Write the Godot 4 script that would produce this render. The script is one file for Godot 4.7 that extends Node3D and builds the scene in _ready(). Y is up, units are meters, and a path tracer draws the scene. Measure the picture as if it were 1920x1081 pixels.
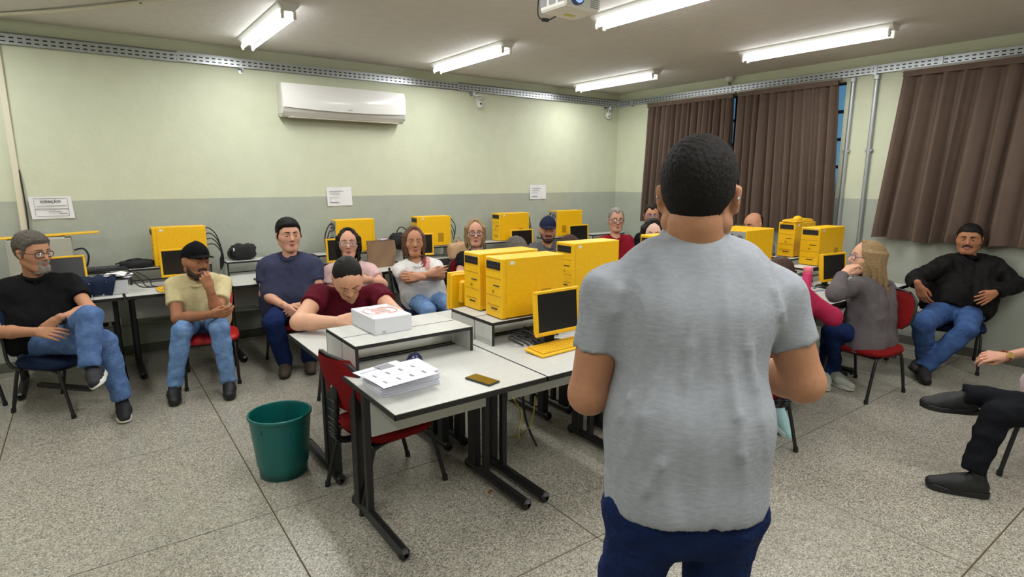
extends Node3D
# A school computer room during a talk: pale green walls, yellow computers, people seated around the walls.

const EYE := Vector3(0, 1.62, 0)
const FOCAL := 1085.15
const WALL_Z := -6.24      # the long wall with the air conditioner
const WALL_X := 6.48       # the window wall
const CEIL := 2.82
const DADO := 1.415
const DESK := 0.705
const SHELF := 0.8385
const WEST := -2.6
const SOUTH := 2.3
var cam_r: Vector3
var cam_u: Vector3
var cam_f: Vector3
var pose_check := false
var names := {}
var mats := {}
var wob := FastNoiseLite.new()
var fine_normal: NoiseTexture2D
var cloth_normal: NoiseTexture2D

func _ready() -> void:
	setup_view()
	setup_light()
	build_room()
	build_ceiling_things()
	build_wall_things()
	build_windows()
	build_wall_desks()
	build_island()
	build_chairs_and_floor_things()
	build_small_things()
	build_people()

func setup_view() -> void:
	var pitch := deg_to_rad(10.855)
	var yaw := deg_to_rad(36.107)
	var roll := deg_to_rad(0.178)
	cam_f = Vector3(sin(yaw) * cos(pitch), -sin(pitch), -cos(yaw) * cos(pitch))
	var r := Vector3(cos(yaw), 0, sin(yaw))
	var u := r.cross(cam_f)
	cam_r = r * cos(roll) + u * sin(roll)
	cam_u = u * cos(roll) - r * sin(roll)
	var c := Camera3D.new()
	c.name = "camera"
	add_child(c)
	c.transform = Transform3D(Basis(cam_r, cam_u, -cam_f), EYE)
	c.fov = 52.95
	c.near = 0.05
	c.far = 100.0
	c.current = true

func setup_light() -> void:
	var e := Environment.new()
	e.background_mode = Environment.BG_SKY
	var s := ProceduralSkyMaterial.new()
	s.sky_top_color = Color(0.25, 0.5, 0.72)
	s.sky_horizon_color = Color(0.42, 0.66, 0.80)
	s.ground_bottom_color = Color(0.2, 0.25, 0.25)
	s.ground_horizon_color = Color(0.35, 0.5, 0.55)
	s.energy_multiplier = 0.8
	e.sky = Sky.new()
	e.sky.sky_material = s
	e.tonemap_mode = Environment.TONE_MAPPER_LINEAR
	e.tonemap_exposure = 1.0
	e.sdfgi_enabled = true
	e.ssao_enabled = true
	e.ssil_enabled = true
	var w := WorldEnvironment.new()
	w.name = "environment"
	w.environment = e
	add_child(w)
	wob.seed = 7
	wob.frequency = 1.0
	wob.noise_type = FastNoiseLite.TYPE_SIMPLEX
	wob.fractal_type = FastNoiseLite.FRACTAL_NONE

# ---------- pixel to place (photo taken as 1920 x 1081) ----------
func ray(x: float, y: float) -> Vector3:
	return cam_r * ((x - 960.0) / FOCAL) - cam_u * ((y - 540.5) / FOCAL) + cam_f

func at_depth(x: float, y: float, d: float) -> Vector3:
	return EYE + ray(x, y) * d

func at_height(x: float, y: float, h: float) -> Vector3:
	var d := ray(x, y)
	return EYE + d * ((h - EYE.y) / d.y)

func at_z(x: float, y: float, z: float) -> Vector3:
	var d := ray(x, y)
	return EYE + d * (z / d.z)

func at_x(x: float, y: float, px: float) -> Vector3:
	var d := ray(x, y)
	return EYE + d * (px / d.x)

# ---------- mesh building ----------
class MB:
	var v := PackedVector3Array()
	var n := PackedVector3Array()
	var i := PackedInt32Array()

	func quad(a: Vector3, b: Vector3, c: Vector3, d: Vector3) -> void:
		var nn := (b - a).cross(c - a)
		if nn.length_squared() < 1e-16:
			nn = (c - a).cross(d - a)
		nn = nn.normalized()
		var s := v.size()
		v.append(a); v.append(b); v.append(c); v.append(d)
		for k in 4:
			n.append(nn)
		i.append_array(PackedInt32Array([s, s + 2, s + 1, s, s + 3, s + 2]))

	func tri(a: Vector3, b: Vector3, c: Vector3) -> void:
		var nn := (b - a).cross(c - a).normalized()
		var s := v.size()
		v.append(a); v.append(b); v.append(c)
		for k in 3:
			n.append(nn)
		i.append_array(PackedInt32Array([s, s + 2, s + 1]))

	# flat quad turned to face away from o
	func quado(a: Vector3, b: Vector3, c: Vector3, d: Vector3, o: Vector3) -> void:
		if (b - a).cross(c - a).dot(a + c - o * 2.0) < 0:
			quad(a, d, c, b)
		else:
			quad(a, b, c, d)

	# box with chamfered edges
	func box(c: Vector3, size: Vector3, bev := 0.0, bs := Basis()) -> void:
		var h := size / 2.0
		bev = minf(bev, minf(h.x, minf(h.y, h.z)) * 0.98)
		for ax in 3:
			var b1 := (ax + 1) % 3
			var b2 := (ax + 2) % 3
			for sg in [-1.0, 1.0]:
				var a := Vector3(); a[ax] = sg * h[ax]
				var e1 := Vector3(); e1[b1] = h[b1] - bev
				var e2 := Vector3(); e2[b2] = h[b2] - bev
				quado(c + bs * (a - e1 - e2), c + bs * (a + e1 - e2), c + bs * (a + e1 + e2), c + bs * (a - e1 + e2), c)
			if bev <= 0.0:
				continue
			for s1 in [-1.0, 1.0]:
				for s2 in [-1.0, 1.0]:
					var e := Vector3(); e[ax] = h[ax] - bev
					var p := Vector3(); p[b1] = s1 * h[b1]; p[b2] = s2 * (h[b2] - bev)
					var q := Vector3(); q[b1] = s1 * (h[b1] - bev); q[b2] = s2 * h[b2]
					quado(c + bs * (p - e), c + bs * (q - e), c + bs * (q + e), c + bs * (p + e), c)
		if bev <= 0.0:
			return
		for sx in [-1.0, 1.0]:
			for sy in [-1.0, 1.0]:
				for sz in [-1.0, 1.0]:
					var a := Vector3(sx * h.x, sy * (h.y - bev), sz * (h.z - bev))
					var b := Vector3(sx * (h.x - bev), sy * h.y, sz * (h.z - bev))
					var d := Vector3(sx * (h.x - bev), sy * (h.y - bev), sz * h.z)
					if sx * sy * sz > 0:
						tri(c + bs * a, c + bs * b, c + bs * d)
					else:
						tri(c + bs * a, c + bs * d, c + bs * b)

	# box given by two corners
	func span(a: Vector3, b: Vector3, bev := 0.0) -> void:
		box((a + b) / 2.0, (b - a).abs(), bev)

	func smooth(vs: int, is_: int) -> void:
		var acc := PackedVector3Array()
		acc.resize(v.size() - vs)
		for k in range(is_, i.size(), 3):
			var a := v[i[k]]
			var f := (v[i[k + 2]] - a).cross(v[i[k + 1]] - a)
			acc[i[k] - vs] += f
			acc[i[k + 1] - vs] += f
			acc[i[k + 2] - vs] += f
		n.resize(v.size())
		for k in acc.size():
			n[vs + k] = acc[k].normalized()

	# grid of points, rows of equal length; wrap closes each row
	func grid(p: PackedVector3Array, cols: int, wrap := false, flip := false) -> void:
		var vs := v.size()
		var is_ := i.size()
		var rows := p.size() / cols
		v.append_array(p)
		for r in rows - 1:
			for c in (cols if wrap else cols - 1):
				var a := vs + r * cols + c
				var b := vs + r * cols + (c + 1) % cols
				var d := a + cols
				var e := b + cols
				if flip:
					i.append_array(PackedInt32Array([a, b, d, b, e, d]))
				else:
					i.append_array(PackedInt32Array([a, d, b, b, d, e]))
		smooth(vs, is_)

	func tube(pts: PackedVector3Array, r: float, seg := 8, caps := true, r2 := -1.0, flat := 1.0, up0 := Vector3.ZERO) -> void:
		if r2 < 0:
			r2 = r
		var p := PackedVector3Array()
		var t0 := (pts[1] - pts[0]).normalized()
		var up := up0
		if up == Vector3.ZERO:
			up = Vector3.UP if absf(t0.y) < 0.9 else Vector3.RIGHT
		var m := pts.size()
		for k in m:
			var t := (pts[mini(k + 1, m - 1)] - pts[maxi(k - 1, 0)]).normalized()
			var sd := t.cross(up).normalized()
			up = sd.cross(t).normalized()
			var rr := lerpf(r, r2, float(k) / (m - 1))
			for s in seg:
				var a := TAU * s / seg
				p.append(pts[k] + (sd * cos(a) * flat + up * sin(a)) * rr)
		grid(p, seg, true, true)
		if caps:
			for e in [0, m - 1]:
				var c := pts[e]
				for s in seg:
					var a := p[e * seg + s]
					var b := p[e * seg + (s + 1) % seg]
					if e == 0:
						tri(c, a, b)
					else:
						tri(c, b, a)

	# profile of (radius, height) turned about the y axis through o
	func lathe(prof: PackedVector2Array, seg: int, o := Vector3.ZERO, bs := Basis()) -> void:
		var p := PackedVector3Array()
		for q in prof:
			for s in seg:
				var a := TAU * s / seg
				p.append(o + bs * Vector3(cos(a) * q.x, q.y, sin(a) * q.x))
		grid(p, seg, true, true)

	# closed outline in the plane (ex, ey), pushed along ez
	func prism(out: PackedVector2Array, o: Vector3, ex: Vector3, ey: Vector3, ez: Vector3) -> void:
		var m := out.size()
		for k in m:
			var a := out[k]
			var b := out[(k + 1) % m]
			var pa := o + ex * a.x + ey * a.y
			var pb := o + ex * b.x + ey * b.y
			quad(pa, pb, pb + ez, pa + ez)
		var t := Geometry2D.triangulate_polygon(out)
		for k in range(0, t.size(), 3):
			var a := out[t[k]]
			var b := out[t[k + 1]]
			var c := out[t[k + 2]]
			var pa := o + ex * a.x + ey * a.y
			var pb := o + ex * b.x + ey * b.y
			var pc := o + ex * c.x + ey * c.y
			tri(pa, pc, pb)
			tri(pa + ez, pb + ez, pc + ez)

	func add(vv: PackedVector3Array, nn: PackedVector3Array, ii: PackedInt32Array, t: Transform3D) -> void:
		var s := v.size()
		var bn := t.basis.inverse().transposed()
		var neg := t.basis.determinant() < 0
		for k in vv.size():
			v.append(t * vv[k])
			n.append((bn * nn[k]).normalized())
		if neg:
			for k in range(0, ii.size(), 3):
				i.append(s + ii[k]); i.append(s + ii[k + 2]); i.append(s + ii[k + 1])
		else:
			for k in ii.size():
				i.append(s + ii[k])

	func mesh(shift := Vector3.ZERO) -> ArrayMesh:
		var a := []
		a.resize(Mesh.ARRAY_MAX)
		if shift != Vector3.ZERO:
			for k in v.size():
				v[k] -= shift
		a[Mesh.ARRAY_VERTEX] = v
		a[Mesh.ARRAY_NORMAL] = n
		a[Mesh.ARRAY_INDEX] = i
		var m := ArrayMesh.new()
		m.add_surface_from_arrays(Mesh.PRIMITIVE_TRIANGLES, a)
		return m

# ---------- nodes ----------
func numbered(called: String) -> String:
	var k: int = names.get(called, 0)
	names[called] = k + 1
	return called if k == 0 else "%s_%03d" % [called, k]

func thing(called: String, label: String, category: String, pos := Vector3.ZERO, turn := 0.0, group := "") -> Node3D:
	var o := Node3D.new()
	o.name = numbered(called)
	add_child(o)
	o.position = pos
	o.rotation.y = turn
	tag(o, label, category, group)
	return o

func tag(o: Node3D, label: String, category: String, group := "") -> void:
	o.set_meta("label", label)
	o.set_meta("category", category)
	if group:
		o.set_meta("group", group)

func struct(called: String) -> Node3D:
	var o := Node3D.new()
	o.name = numbered(called)
	o.set_meta("kind", "structure")
	add_child(o)
	return o

func part(parent: Node3D, called: String, mb: MB, m: Material, label := "") -> MeshInstance3D:
	var o := MeshInstance3D.new()
	o.name = called
	o.mesh = mb.mesh()
	o.material_override = m
	parent.add_child(o, true)
	if label:
		o.set_meta("label", label)
	return o

func inst(parent: Node3D, called: String, mesh: Mesh, m: Material, t := Transform3D()) -> MeshInstance3D:
	var o := MeshInstance3D.new()
	o.name = called
	o.mesh = mesh
	o.material_override = m
	o.transform = t
	parent.add_child(o, true)
	return o

func words(parent: Node3D, called: String, text: String, size: float, t: Transform3D, m: Material, bold := false) -> MeshInstance3D:
	var f := SystemFont.new()
	f.font_names = PackedStringArray(["Droid Sans"])
	if bold:
		f.font_weight = 700
	var tm := TextMesh.new()
	tm.text = text
	tm.font = f
	tm.font_size = 32
	tm.pixel_size = size / 32.0
	tm.depth = 0.0006
	return inst(parent, called, tm, m, t)

# ---------- materials ----------
func noise_tex(freq: float, normal: bool, bump := 4.0, kind := FastNoiseLite.TYPE_SIMPLEX, oct := 4, sd := 1, size := 512) -> NoiseTexture2D:
	var f := FastNoiseLite.new()
	f.noise_type = kind
	f.frequency = freq
	f.fractal_octaves = oct
	f.seed = sd
	var t := NoiseTexture2D.new()
	t.width = size
	t.height = size
	t.seamless = true
	t.noise = f
	t.as_normal_map = normal
	t.bump_strength = bump
	return t

func mat(key: String, c: Color, rough := 0.6, metal := 0.0, spec := 0.5) -> StandardMaterial3D:
	if mats.has(key):
		return mats[key]
	var m := StandardMaterial3D.new()
	m.resource_name = key
	m.albedo_color = c
	m.roughness = rough
	m.metallic = metal
	m.metallic_specular = spec
	mats[key] = m
	return m

func bumpy(m: StandardMaterial3D, tex: Texture2D, scale: float, amount := 0.5) -> StandardMaterial3D:
	m.normal_enabled = true
	m.normal_texture = tex
	m.normal_scale = amount
	m.uv1_triplanar = true
	m.uv1_world_triplanar = true
	m.uv1_scale = Vector3.ONE * scale
	return m

# colour that varies a little between two tones (grain, patches)
func mottled(key: String, a: Color, b: Color, scale: float, rough := 0.7, freq := 0.02, sd := 3) -> StandardMaterial3D:
	if mats.has(key):
		return mats[key]
	var m := mat(key, Color.WHITE, rough)
	var t := noise_tex(freq, false, 4, FastNoiseLite.TYPE_SIMPLEX, 4, sd, 256)
	var g := Gradient.new()
	g.set_color(0, a)
	g.set_color(1, b)
	t.color_ramp = g
	m.albedo_texture = t
	m.uv1_triplanar = true
	m.uv1_world_triplanar = true
	m.uv1_scale = Vector3.ONE * scale
	return m

func cloth(key: String, c: Color, rough := 0.9) -> StandardMaterial3D:
	if mats.has(key):
		return mats[key]
	if cloth_normal == null:
		cloth_normal = noise_tex(0.12, true, 3.0, FastNoiseLite.TYPE_SIMPLEX, 2, 5, 256)
	var d := 0.045
	var m := mottled(key, Color(c.r * (1 - d), c.g * (1 - d), c.b * (1 - d)), Color(minf(c.r * (1 + d), 1), minf(c.g * (1 + d), 1), minf(c.b * (1 + d), 1)), 2.5, rough, 0.05)
	m.metallic_specular = 0.25
	bumpy(m, cloth_normal, 2.5, 0.35)
	return m

func arr(a: Array) -> PackedVector3Array:
	return PackedVector3Array(a)

# ================= the room =================
func terrazzo() -> StandardMaterial3D:
	# small grey, tan and dark stone chips in cement
	var rng := RandomNumberGenerator.new()
	rng.seed = 11
	var size := 1024
	var im := Image.create(size, size, false, Image.FORMAT_RGB8)
	im.fill(Color8(150, 145, 132))
	var tones := [Color8(184, 180, 170), Color8(194, 190, 180), Color8(132, 127, 117), Color8(106, 102, 94), Color8(164, 156, 140), Color8(146, 142, 133), Color8(92, 88, 82), Color8(172, 166, 152)]
	for k in 90000:
		var x := rng.randi_range(0, size - 1)
		var y := rng.randi_range(0, size - 1)
		var w := rng.randi_range(2, 6)
		var h := rng.randi_range(2, 5)
		var c: Color = tones[rng.randi_range(0, tones.size() - 1)]
		im.fill_rect(Rect2i(x, y, w, h), c)
		if rng.randf() < 0.6:
			im.fill_rect(Rect2i(x + rng.randi_range(-2, 4), y + rng.randi_range(-2, 4), w - 2, h - 1), c)
	var m := mat("terrazzo", Color(1.0, 1.0, 0.99), 0.32)
	m.albedo_texture = ImageTexture.create_from_image(im)
	m.uv1_triplanar = true
	m.uv1_world_triplanar = true
	m.uv1_scale = Vector3.ONE * 0.85
	return m

func build_room() -> void:
	fine_normal = noise_tex(0.03, true, 3.0, FastNoiseLite.TYPE_SIMPLEX, 4, 2, 512)
	var upper := mottled("wall_cream_paint", Color8(200, 204, 178), Color8(205, 209, 184), 0.7, 0.55)
	bumpy(upper, fine_normal, 0.7, 0.12)
	var lower := mottled("wall_grey_green_paint", Color8(166, 171, 158), Color8(172, 177, 164), 0.7, 0.45)
	bumpy(lower, fine_normal, 0.7, 0.12)
	var white := mottled("ceiling_paint", Color8(212, 209, 204), Color8(218, 215, 210), 0.5, 0.8)
	bumpy(white, fine_normal, 0.9, 0.25)
	var stone := terrazzo()
	var grout := mat("floor_joint", Color8(84, 66, 40), 0.8)
	# floor
	var fl := struct("floor")
	var mb := MB.new()
	mb.span(Vector3(WEST - 0.2, -0.15, WALL_Z - 0.2), Vector3(WALL_X + 0.2, -0.004, SOUTH + 0.2))
	part(fl, "screed", mb, grout)
	var px := 1.149
	var pz := 1.082
	for a in range(-3, 6):
		for b in range(-4, 5):
			var x0 := 0.581 + px * a
			var z0 := -2.786 + pz * b
			var lo := Vector3(maxf(x0, WEST) + 0.003, -0.03, maxf(z0, WALL_Z) + 0.003)
			var hi := Vector3(minf(x0 + px, WALL_X) - 0.003, 0.0, minf(z0 + pz, SOUTH) - 0.003)
			if hi.x - lo.x < 0.05 or hi.z - lo.z < 0.05:
				continue
			var t := MB.new()
			t.span(lo, hi, 0.0015)
			part(fl, "tile", t, stone)
	# ceiling
	var ce := struct("ceiling")
	mb = MB.new()
	mb.span(Vector3(WEST - 0.2, CEIL, WALL_Z - 0.2), Vector3(WALL_X + 0.2, CEIL + 0.15, SOUTH + 0.2))
	part(ce, "slab", mb, white)
	# the four walls, painted in two colours
	var th := 0.18
	var wl := struct("wall_north")
	wall_piece(wl, Vector3(WEST - th, 0, WALL_Z - th), Vector3(WALL_X + th, CEIL, WALL_Z), upper, lower)
	var ww := struct("wall_west")
	wall_piece(ww, Vector3(WEST - th, 0, WALL_Z), Vector3(WEST, CEIL, SOUTH), upper, lower)
	var ws := struct("wall_south")
	wall_piece(ws, Vector3(WEST - th, 0, SOUTH), Vector3(WALL_X + th, CEIL, SOUTH + th), upper, lower)
	var we := struct("wall_east")
	# piers and parapet around two window openings
	var z_edges := [[WALL_Z, -5.66], [-3.03, -2.5], [0.2, SOUTH]]
	for e in z_edges:
		wall_piece(we, Vector3(WALL_X, 0, e[0]), Vector3(WALL_X + th, CEIL, e[1]), upper, lower)
	for e in [[-5.66, -3.03], [-2.5, 0.2]]:
		wall_piece(we, Vector3(WALL_X, 0, e[0]), Vector3(WALL_X + th, 1.17, e[1]), upper, lower)
		mb = MB.new()
		mb.span(Vector3(WALL_X, 2.6, e[0]), Vector3(WALL_X + th, CEIL, e[1]))
		part(we, "lintel", mb, upper)
	# skirting
	var sk := mat("skirting_paint", Color8(98, 98, 88), 0.5)
	for q in [["baseboard_north", Vector3(WEST, 0, WALL_Z), Vector3(WALL_X, 0.085, WALL_Z + 0.012)], ["baseboard_east", Vector3(WALL_X - 0.012, 0, WALL_Z), Vector3(WALL_X, 0.085, SOUTH)], ["baseboard_west", Vector3(WEST, 0, WALL_Z), Vector3(WEST + 0.012, 0.085, SOUTH)], ["baseboard_south", Vector3(WEST, 0, SOUTH - 0.012), Vector3(WALL_X, 0.085, SOUTH)]]:
		var s := struct(q[0])
		mb = MB.new()
		mb.span(q[1], q[2], 0.003)
		part(s, "board", mb, sk)

func wall_piece(parent: Node3D, a: Vector3, b: Vector3, upper: Material, lower: Material) -> void:
	var mb := MB.new()
	mb.span(a, Vector3(b.x, minf(DADO, b.y), b.z))
	part(parent, "lower_coat", mb, lower)
	if b.y > DADO:
		mb = MB.new()
		mb.span(Vector3(a.x, DADO, a.z), b)
		part(parent, "upper_coat", mb, upper)

# ================= ceiling: lamps, projector, duct =================
func build_ceiling_things() -> void:
	var white := mat("lamp_enamel", Color8(225, 225, 220), 0.4)
	var glow := mat("lamp_tube_glass", Color8(250, 250, 245), 0.3)
	glow.emission_enabled = true
	glow.emission = Color(0.98, 0.99, 1.0)
	glow.emission_energy_multiplier = 8.0
	var cap := mat("lamp_holder_plastic", Color8(220, 216, 205), 0.5)
	var spots := [
		[1.305, -5.13, "white twin-tube fluorescent lamp on the ceiling between wall tray and duct, farthest from the windows"],
		[3.22, -5.15, "white twin-tube fluorescent lamp on the ceiling above the security camera with the loose cable"],
		[5.37, -5.26, "white twin-tube fluorescent lamp on the ceiling nearest the room corner"],
		[5.31, -2.82, "white twin-tube fluorescent lamp on the ceiling nearest the brown curtains"],
		[3.29, -2.75, "white twin-tube fluorescent lamp on the ceiling right beside the projector"],
		[1.325, -2.6, "white twin-tube fluorescent lamp on the ceiling above the front of the long table"],
		[1.325, -0.2, "white twin-tube fluorescent lamp on the ceiling behind the speaker"],
		[3.36, -0.2, "white twin-tube fluorescent lamp on the ceiling over the open floor"],
		[5.42, -0.2, "white twin-tube fluorescent lamp on the ceiling by the second window"],
		[-0.8, -2.7, "white twin-tube fluorescent lamp on the ceiling over the empty floor by the west wall"],
		[-0.85, -5.13, "white twin-tube fluorescent lamp on the ceiling above the man in the black polo"],
		[-0.8, -0.2, "white twin-tube fluorescent lamp on the ceiling by the south-west corner"],
		[2.3, 1.3, "white twin-tube fluorescent lamp on the ceiling along the rear wall"],
	]
	var tube_mb := MB.new()
	tube_mb.tube(arr([Vector3(0, 0, -0.63), Vector3(0, 0, -0.2), Vector3(0, 0, 0.2), Vector3(0, 0, 0.63)]), 0.0145, 12)
	var tube_mesh := tube_mb.mesh()
	var body_mb := MB.new()
	var prof := PackedVector2Array([Vector2(-0.035, -0.055), Vector2(0.035, -0.055), Vector2(0.075, -0.012), Vector2(0.075, 0.0), Vector2(-0.075, 0.0), Vector2(-0.075, -0.012)])
	body_mb.prism(prof, Vector3(0, 0, -0.67), Vector3.RIGHT, Vector3.UP, Vector3(0, 0, 1.34))
	var body_mesh := body_mb.mesh()
	var hold_mb := MB.new()
	hold_mb.box(Vector3(0, -0.012, 0), Vector3(0.022, 0.06, 0.022), 0.005)
	var hold_mesh := hold_mb.mesh()
	for s in spots:
		var t := thing("fluorescent_lamp", s[2], "ceiling lamp", Vector3(s[0], CEIL, s[1]), 0.0, "fluorescent ceiling lamps")
		inst(t, "housing", body_mesh, white)
		for sx in [-0.042, 0.042]:
			inst(t, "tube", tube_mesh, glow, Transform3D(Basis(), Vector3(sx, -0.078, 0)))
			for sz in [-0.64, 0.64]:
				inst(t, "lamp_holder", hold_mesh, cap, Transform3D(Basis(), Vector3(sx, -0.06, sz)))
		var l := AreaLight3D.new()
		l.name = "light"
		l.area_size = Vector2(0.10, 1.26)
		l.light_energy = 2.2
		l.light_color = Color(0.985, 0.99, 0.98)
		l.shadow_enabled = true
		l.area_range = 14.0
		t.add_child(l)
		l.position = Vector3(0, -0.098, 0)
		l.rotation_degrees = Vector3(-90, 0, 0)
	# projector, hung from the ceiling
	var y := 2.5
	var c0 := at_height(1060, 9, y)
	var pl := at_height(1013, 24, y)
	var pr := at_height(1124, 25, y)
	var ex := (pr - c0).normalized()
	var ez := -ex.cross(Vector3.UP)
	if ez.dot(pl - c0) < 0:
		ez = -ez
	var wx := (pr - c0).length()
	var wz := 0.205
	var wp := mat("projector_plastic", Color8(226, 224, 216), 0.45)
	var dark := mat("black_plastic", Color8(22, 22, 24), 0.45)
	var t := thing("projector", "white ceiling projector with a round glass lens and black cable", "projector", c0 + ex * wx / 2 + ez * wz / 2)
	var o := t.position
	var bs := Basis(ex, Vector3.UP, ez)
	if bs.determinant() < 0:
		bs = Basis(ex, Vector3.UP, -ez)
	var mb := MB.new()
	mb.box(Vector3(0, 0.05, 0), Vector3(wx, 0.1, wz), 0.01, bs)
	part(t, "body", mb, wp)
	mb = MB.new()
	var front := -ez * (wz / 2)
	var lc := ex * (wx * -0.2) + Vector3.UP * 0.052 + front
	mb.tube(arr([lc + ez * 0.01, lc - ez * 0.022]), 0.042, 24)
	var ring := part(t, "lens_ring", mb, mat("projector_blue_ring", Color8(60, 72, 110), 0.3))
	mb = MB.new()
	var dome := PackedVector2Array()
	for k in 7:
		var a := PI / 2 * k / 6
		dome.append(Vector2(0.034 * cos(a), 0.014 * sin(a)))
	mb.lathe(dome, 20, lc - ez * 0.0225, Basis(ex, -ez, ex.cross(-ez)))
	var lens := mat("projector_lens_lamp", Color8(150, 180, 230), 0.08)
	lens.emission_enabled = true
	lens.emission = Color(0.62, 0.76, 1.0)
	lens.emission_energy_multiplier = 0.7
	part(ring, "lens", mb, lens)
	for k in 7:
		mb = MB.new()
		mb.box(ex * (wx * 0.36) + front - ez * 0.001 + Vector3.UP * (0.02 + k * 0.01), Vector3(0.07, 0.004, 0.004), 0.001, bs)
		part(t, "vent_slat", mb, mat("vent_grey", Color8(150, 148, 150), 0.5))
	var sidev := -ex * (wx / 2)
	for k in 3:
		mb = MB.new()
		mb.box(sidev - ex * 0.001 + ez * (-0.07 + 0.07 * k) + Vector3.UP * 0.05, Vector3(0.004, 0.05, 0.05), 0.001, bs)
		part(t, "side_vent", mb, mats["vent_grey"])
	mb = MB.new()
	mb.box(Vector3(0, -0.0005, 0.0) + ex * 0.03 + ez * 0.03, Vector3(0.07, 0.002, 0.03), 0.0, bs)
	part(t, "warning_sticker", mb, mat("sticker_yellow", Color8(214, 206, 90), 0.6))
	mb = MB.new()
	mb.tube(arr([Vector3(0, 0.1, 0), Vector3(0, CEIL - y - 0.02, 0)]), 0.02, 12)
	part(t, "mount_pole", mb, wp)
	mb = MB.new()
	mb.lathe(PackedVector2Array([Vector2(0, -0.02), Vector2(0.06, -0.02), Vector2(0.07, 0.0), Vector2(0, 0.0)]), 20, Vector3(0, CEIL - y, 0))
	part(t, "mount_plate", mb, wp)
	mb = MB.new()
	var q0 := at_depth(1012, 12, 3.3) - o
	var cable := arr([at_depth(1011, -12, 3.3) - o, at_depth(1009, 8, 3.3) - o, at_depth(1009, 28, 3.3) - o, at_depth(1016, 37, 3.3) - o, at_depth(1028, 38, 3.3) - o, at_depth(1040, 32, 3.3) - o, at_depth(1052, 26, 3.3) - o])
	mb.tube(curve(cable, 24), 0.004, 6)
	var cb := part(t, "cable", mb, dark)
	mb = MB.new()
	mb.tube(arr([at_depth(1016, 37, 3.3) - o, at_depth(1029, 38, 3.3) - o]), 0.010, 8)
	part(cb, "ferrite_bead", mb, dark)
	# cream cable duct across the ceiling corner
	t = thing("ceiling_duct", "cream plastic cable duct running across the ceiling in the far corner", "cable duct")
	mb = MB.new()
	var pts := arr([at_height(-60, 30, 2.805), at_height(0, 27, 2.805), at_height(90, 22, 2.80), at_height(180, 14, 2.80), at_height(262, 4, 2.805), at_height(340, -6, 2.805)])
	mb.tube(curve(pts, 20), 0.013, 8, true, 0.013, 1.6)
	part(t, "duct", mb, mat("cream_plastic", Color8(214, 208, 186), 0.5))
	mb = MB.new()
	mb.tube(arr([at_height(258, 3, CEIL), at_height(264, 7, 2.78), at_height(268, 3, CEIL)]), 0.003, 5)
	part(t, "clip", mb, dark)

func curve(p: PackedVector3Array, steps: int) -> PackedVector3Array:
	# smooth line through the points
	var out := PackedVector3Array()
	var m := p.size()
	for k in steps + 1:
		var f := float(k) / steps * (m - 1)
		var a := mini(int(f), m - 2)
		var t := f - a
		var p0 := p[maxi(a - 1, 0)]
		var p1 := p[a]
		var p2 := p[a + 1]
		var p3 := p[mini(a + 2, m - 1)]
		out.append(p1.cubic_interpolate(p2, p0, p3, t))
	return out

# ================= things on the walls =================
func tray_run(t: Node3D, a: Vector3, b: Vector3, inward: Vector3, lid: bool) -> void:
	# galvanised channel with two rows of slots; a to b along its bottom back edge
	var zinc := mat("galvanised_steel", Color8(176, 180, 182), 0.35, 0.75)
	var h := 0.078
	var dep := 0.04
	var ax := (b - a).normalized()
	var L := (b - a).length()
	var mb := MB.new()
	var face := a + inward * dep
	var up := Vector3.UP
	var slot := 0.03
	var pitch := 0.052
	var rows := [[0.017, 0.010], [0.047, 0.010]]
	var add := func(x0: float, x1: float, y0: float, y1: float) -> void:
		mb.quad(face + ax * x0 + up * y0, face + ax * x1 + up * y0, face + ax * x1 + up * y1, face + ax * x0 + up * y1)
	add.call(0, L, 0, 0.017)
	add.call(0, L, 0.027, 0.047)
	add.call(0, L, 0.057, h)
	for r in rows:
		var x := 0.0
		while x < L:
			add.call(x, minf(x + pitch - slot, L), r[0], r[0] + r[1])
			x += pitch
	mb.quad(a, a + ax * L, face + ax * L, face)
	mb.span(a + up * (h - 0.004), face + ax * L + up * h - inward * 0.001)
	mb.span(a, a + ax * L + up * h + inward * 0.003)
	var s := part(t, "tray_section", mb, zinc)
	mb = MB.new()
	mb.span(a + up * 0.006 + inward * 0.005, a + ax * L + up * (h - 0.008) + inward * 0.026, 0.004)
	part(s, "cable_bundle", mb, mat("cable_black", Color8(24, 24, 24), 0.5))
	if lid:
		mb = MB.new()
		mb.span(a + up * h, a + ax * L + up * (h + 0.012) + inward * (dep + 0.003), 0.002)
		part(s, "lid", mb, mat("zinc_lid", Color8(120, 122, 118), 0.5, 0.6))

func notice(label: String, tl: Vector3, w: float, h: float, skew: float, lines: Array, title: String) -> void:
	var t := thing("wall_notice", label, "notice", tl + Vector3(w / 2, -h / 2, 0.004))
	var paper := mat("notice_paper", Color8(226, 226, 230), 0.7)
	var ink := mat("printer_ink", Color8(60, 60, 62), 0.8)
	var mb := MB.new()
	# a sheet that bows a little off the wall
	var p := PackedVector3Array()
	for r in 5:
		for c in 9:
			var u := c / 8.0 - 0.5
			var vv := 0.5 - r / 4.0
			p.append(Vector3(u * w + skew * (0.5 - vv), vv * h, 0.003 + 0.004 * sin(u * 7.0 + vv * 3.0)))
	mb.grid(p, 9)
	part(t, "sheet", mb, paper)
	for l in lines:
		mb = MB.new()
		mb.box(Vector3(l[0] * w + skew * (0.5 - l[1]), l[1] * h, 0.0086), Vector3(l[2] * w, l[3], 0.001))
		part(t, "printed_line", mb, mat("printer_grey", Color8(140, 140, 144), 0.8) if l.size() > 4 else ink)
	if title:
		words(t, "title", title, 0.028, Transform3D(Basis(), Vector3(skew * 0.2, h * 0.27, 0.009)), ink, true)

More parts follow.
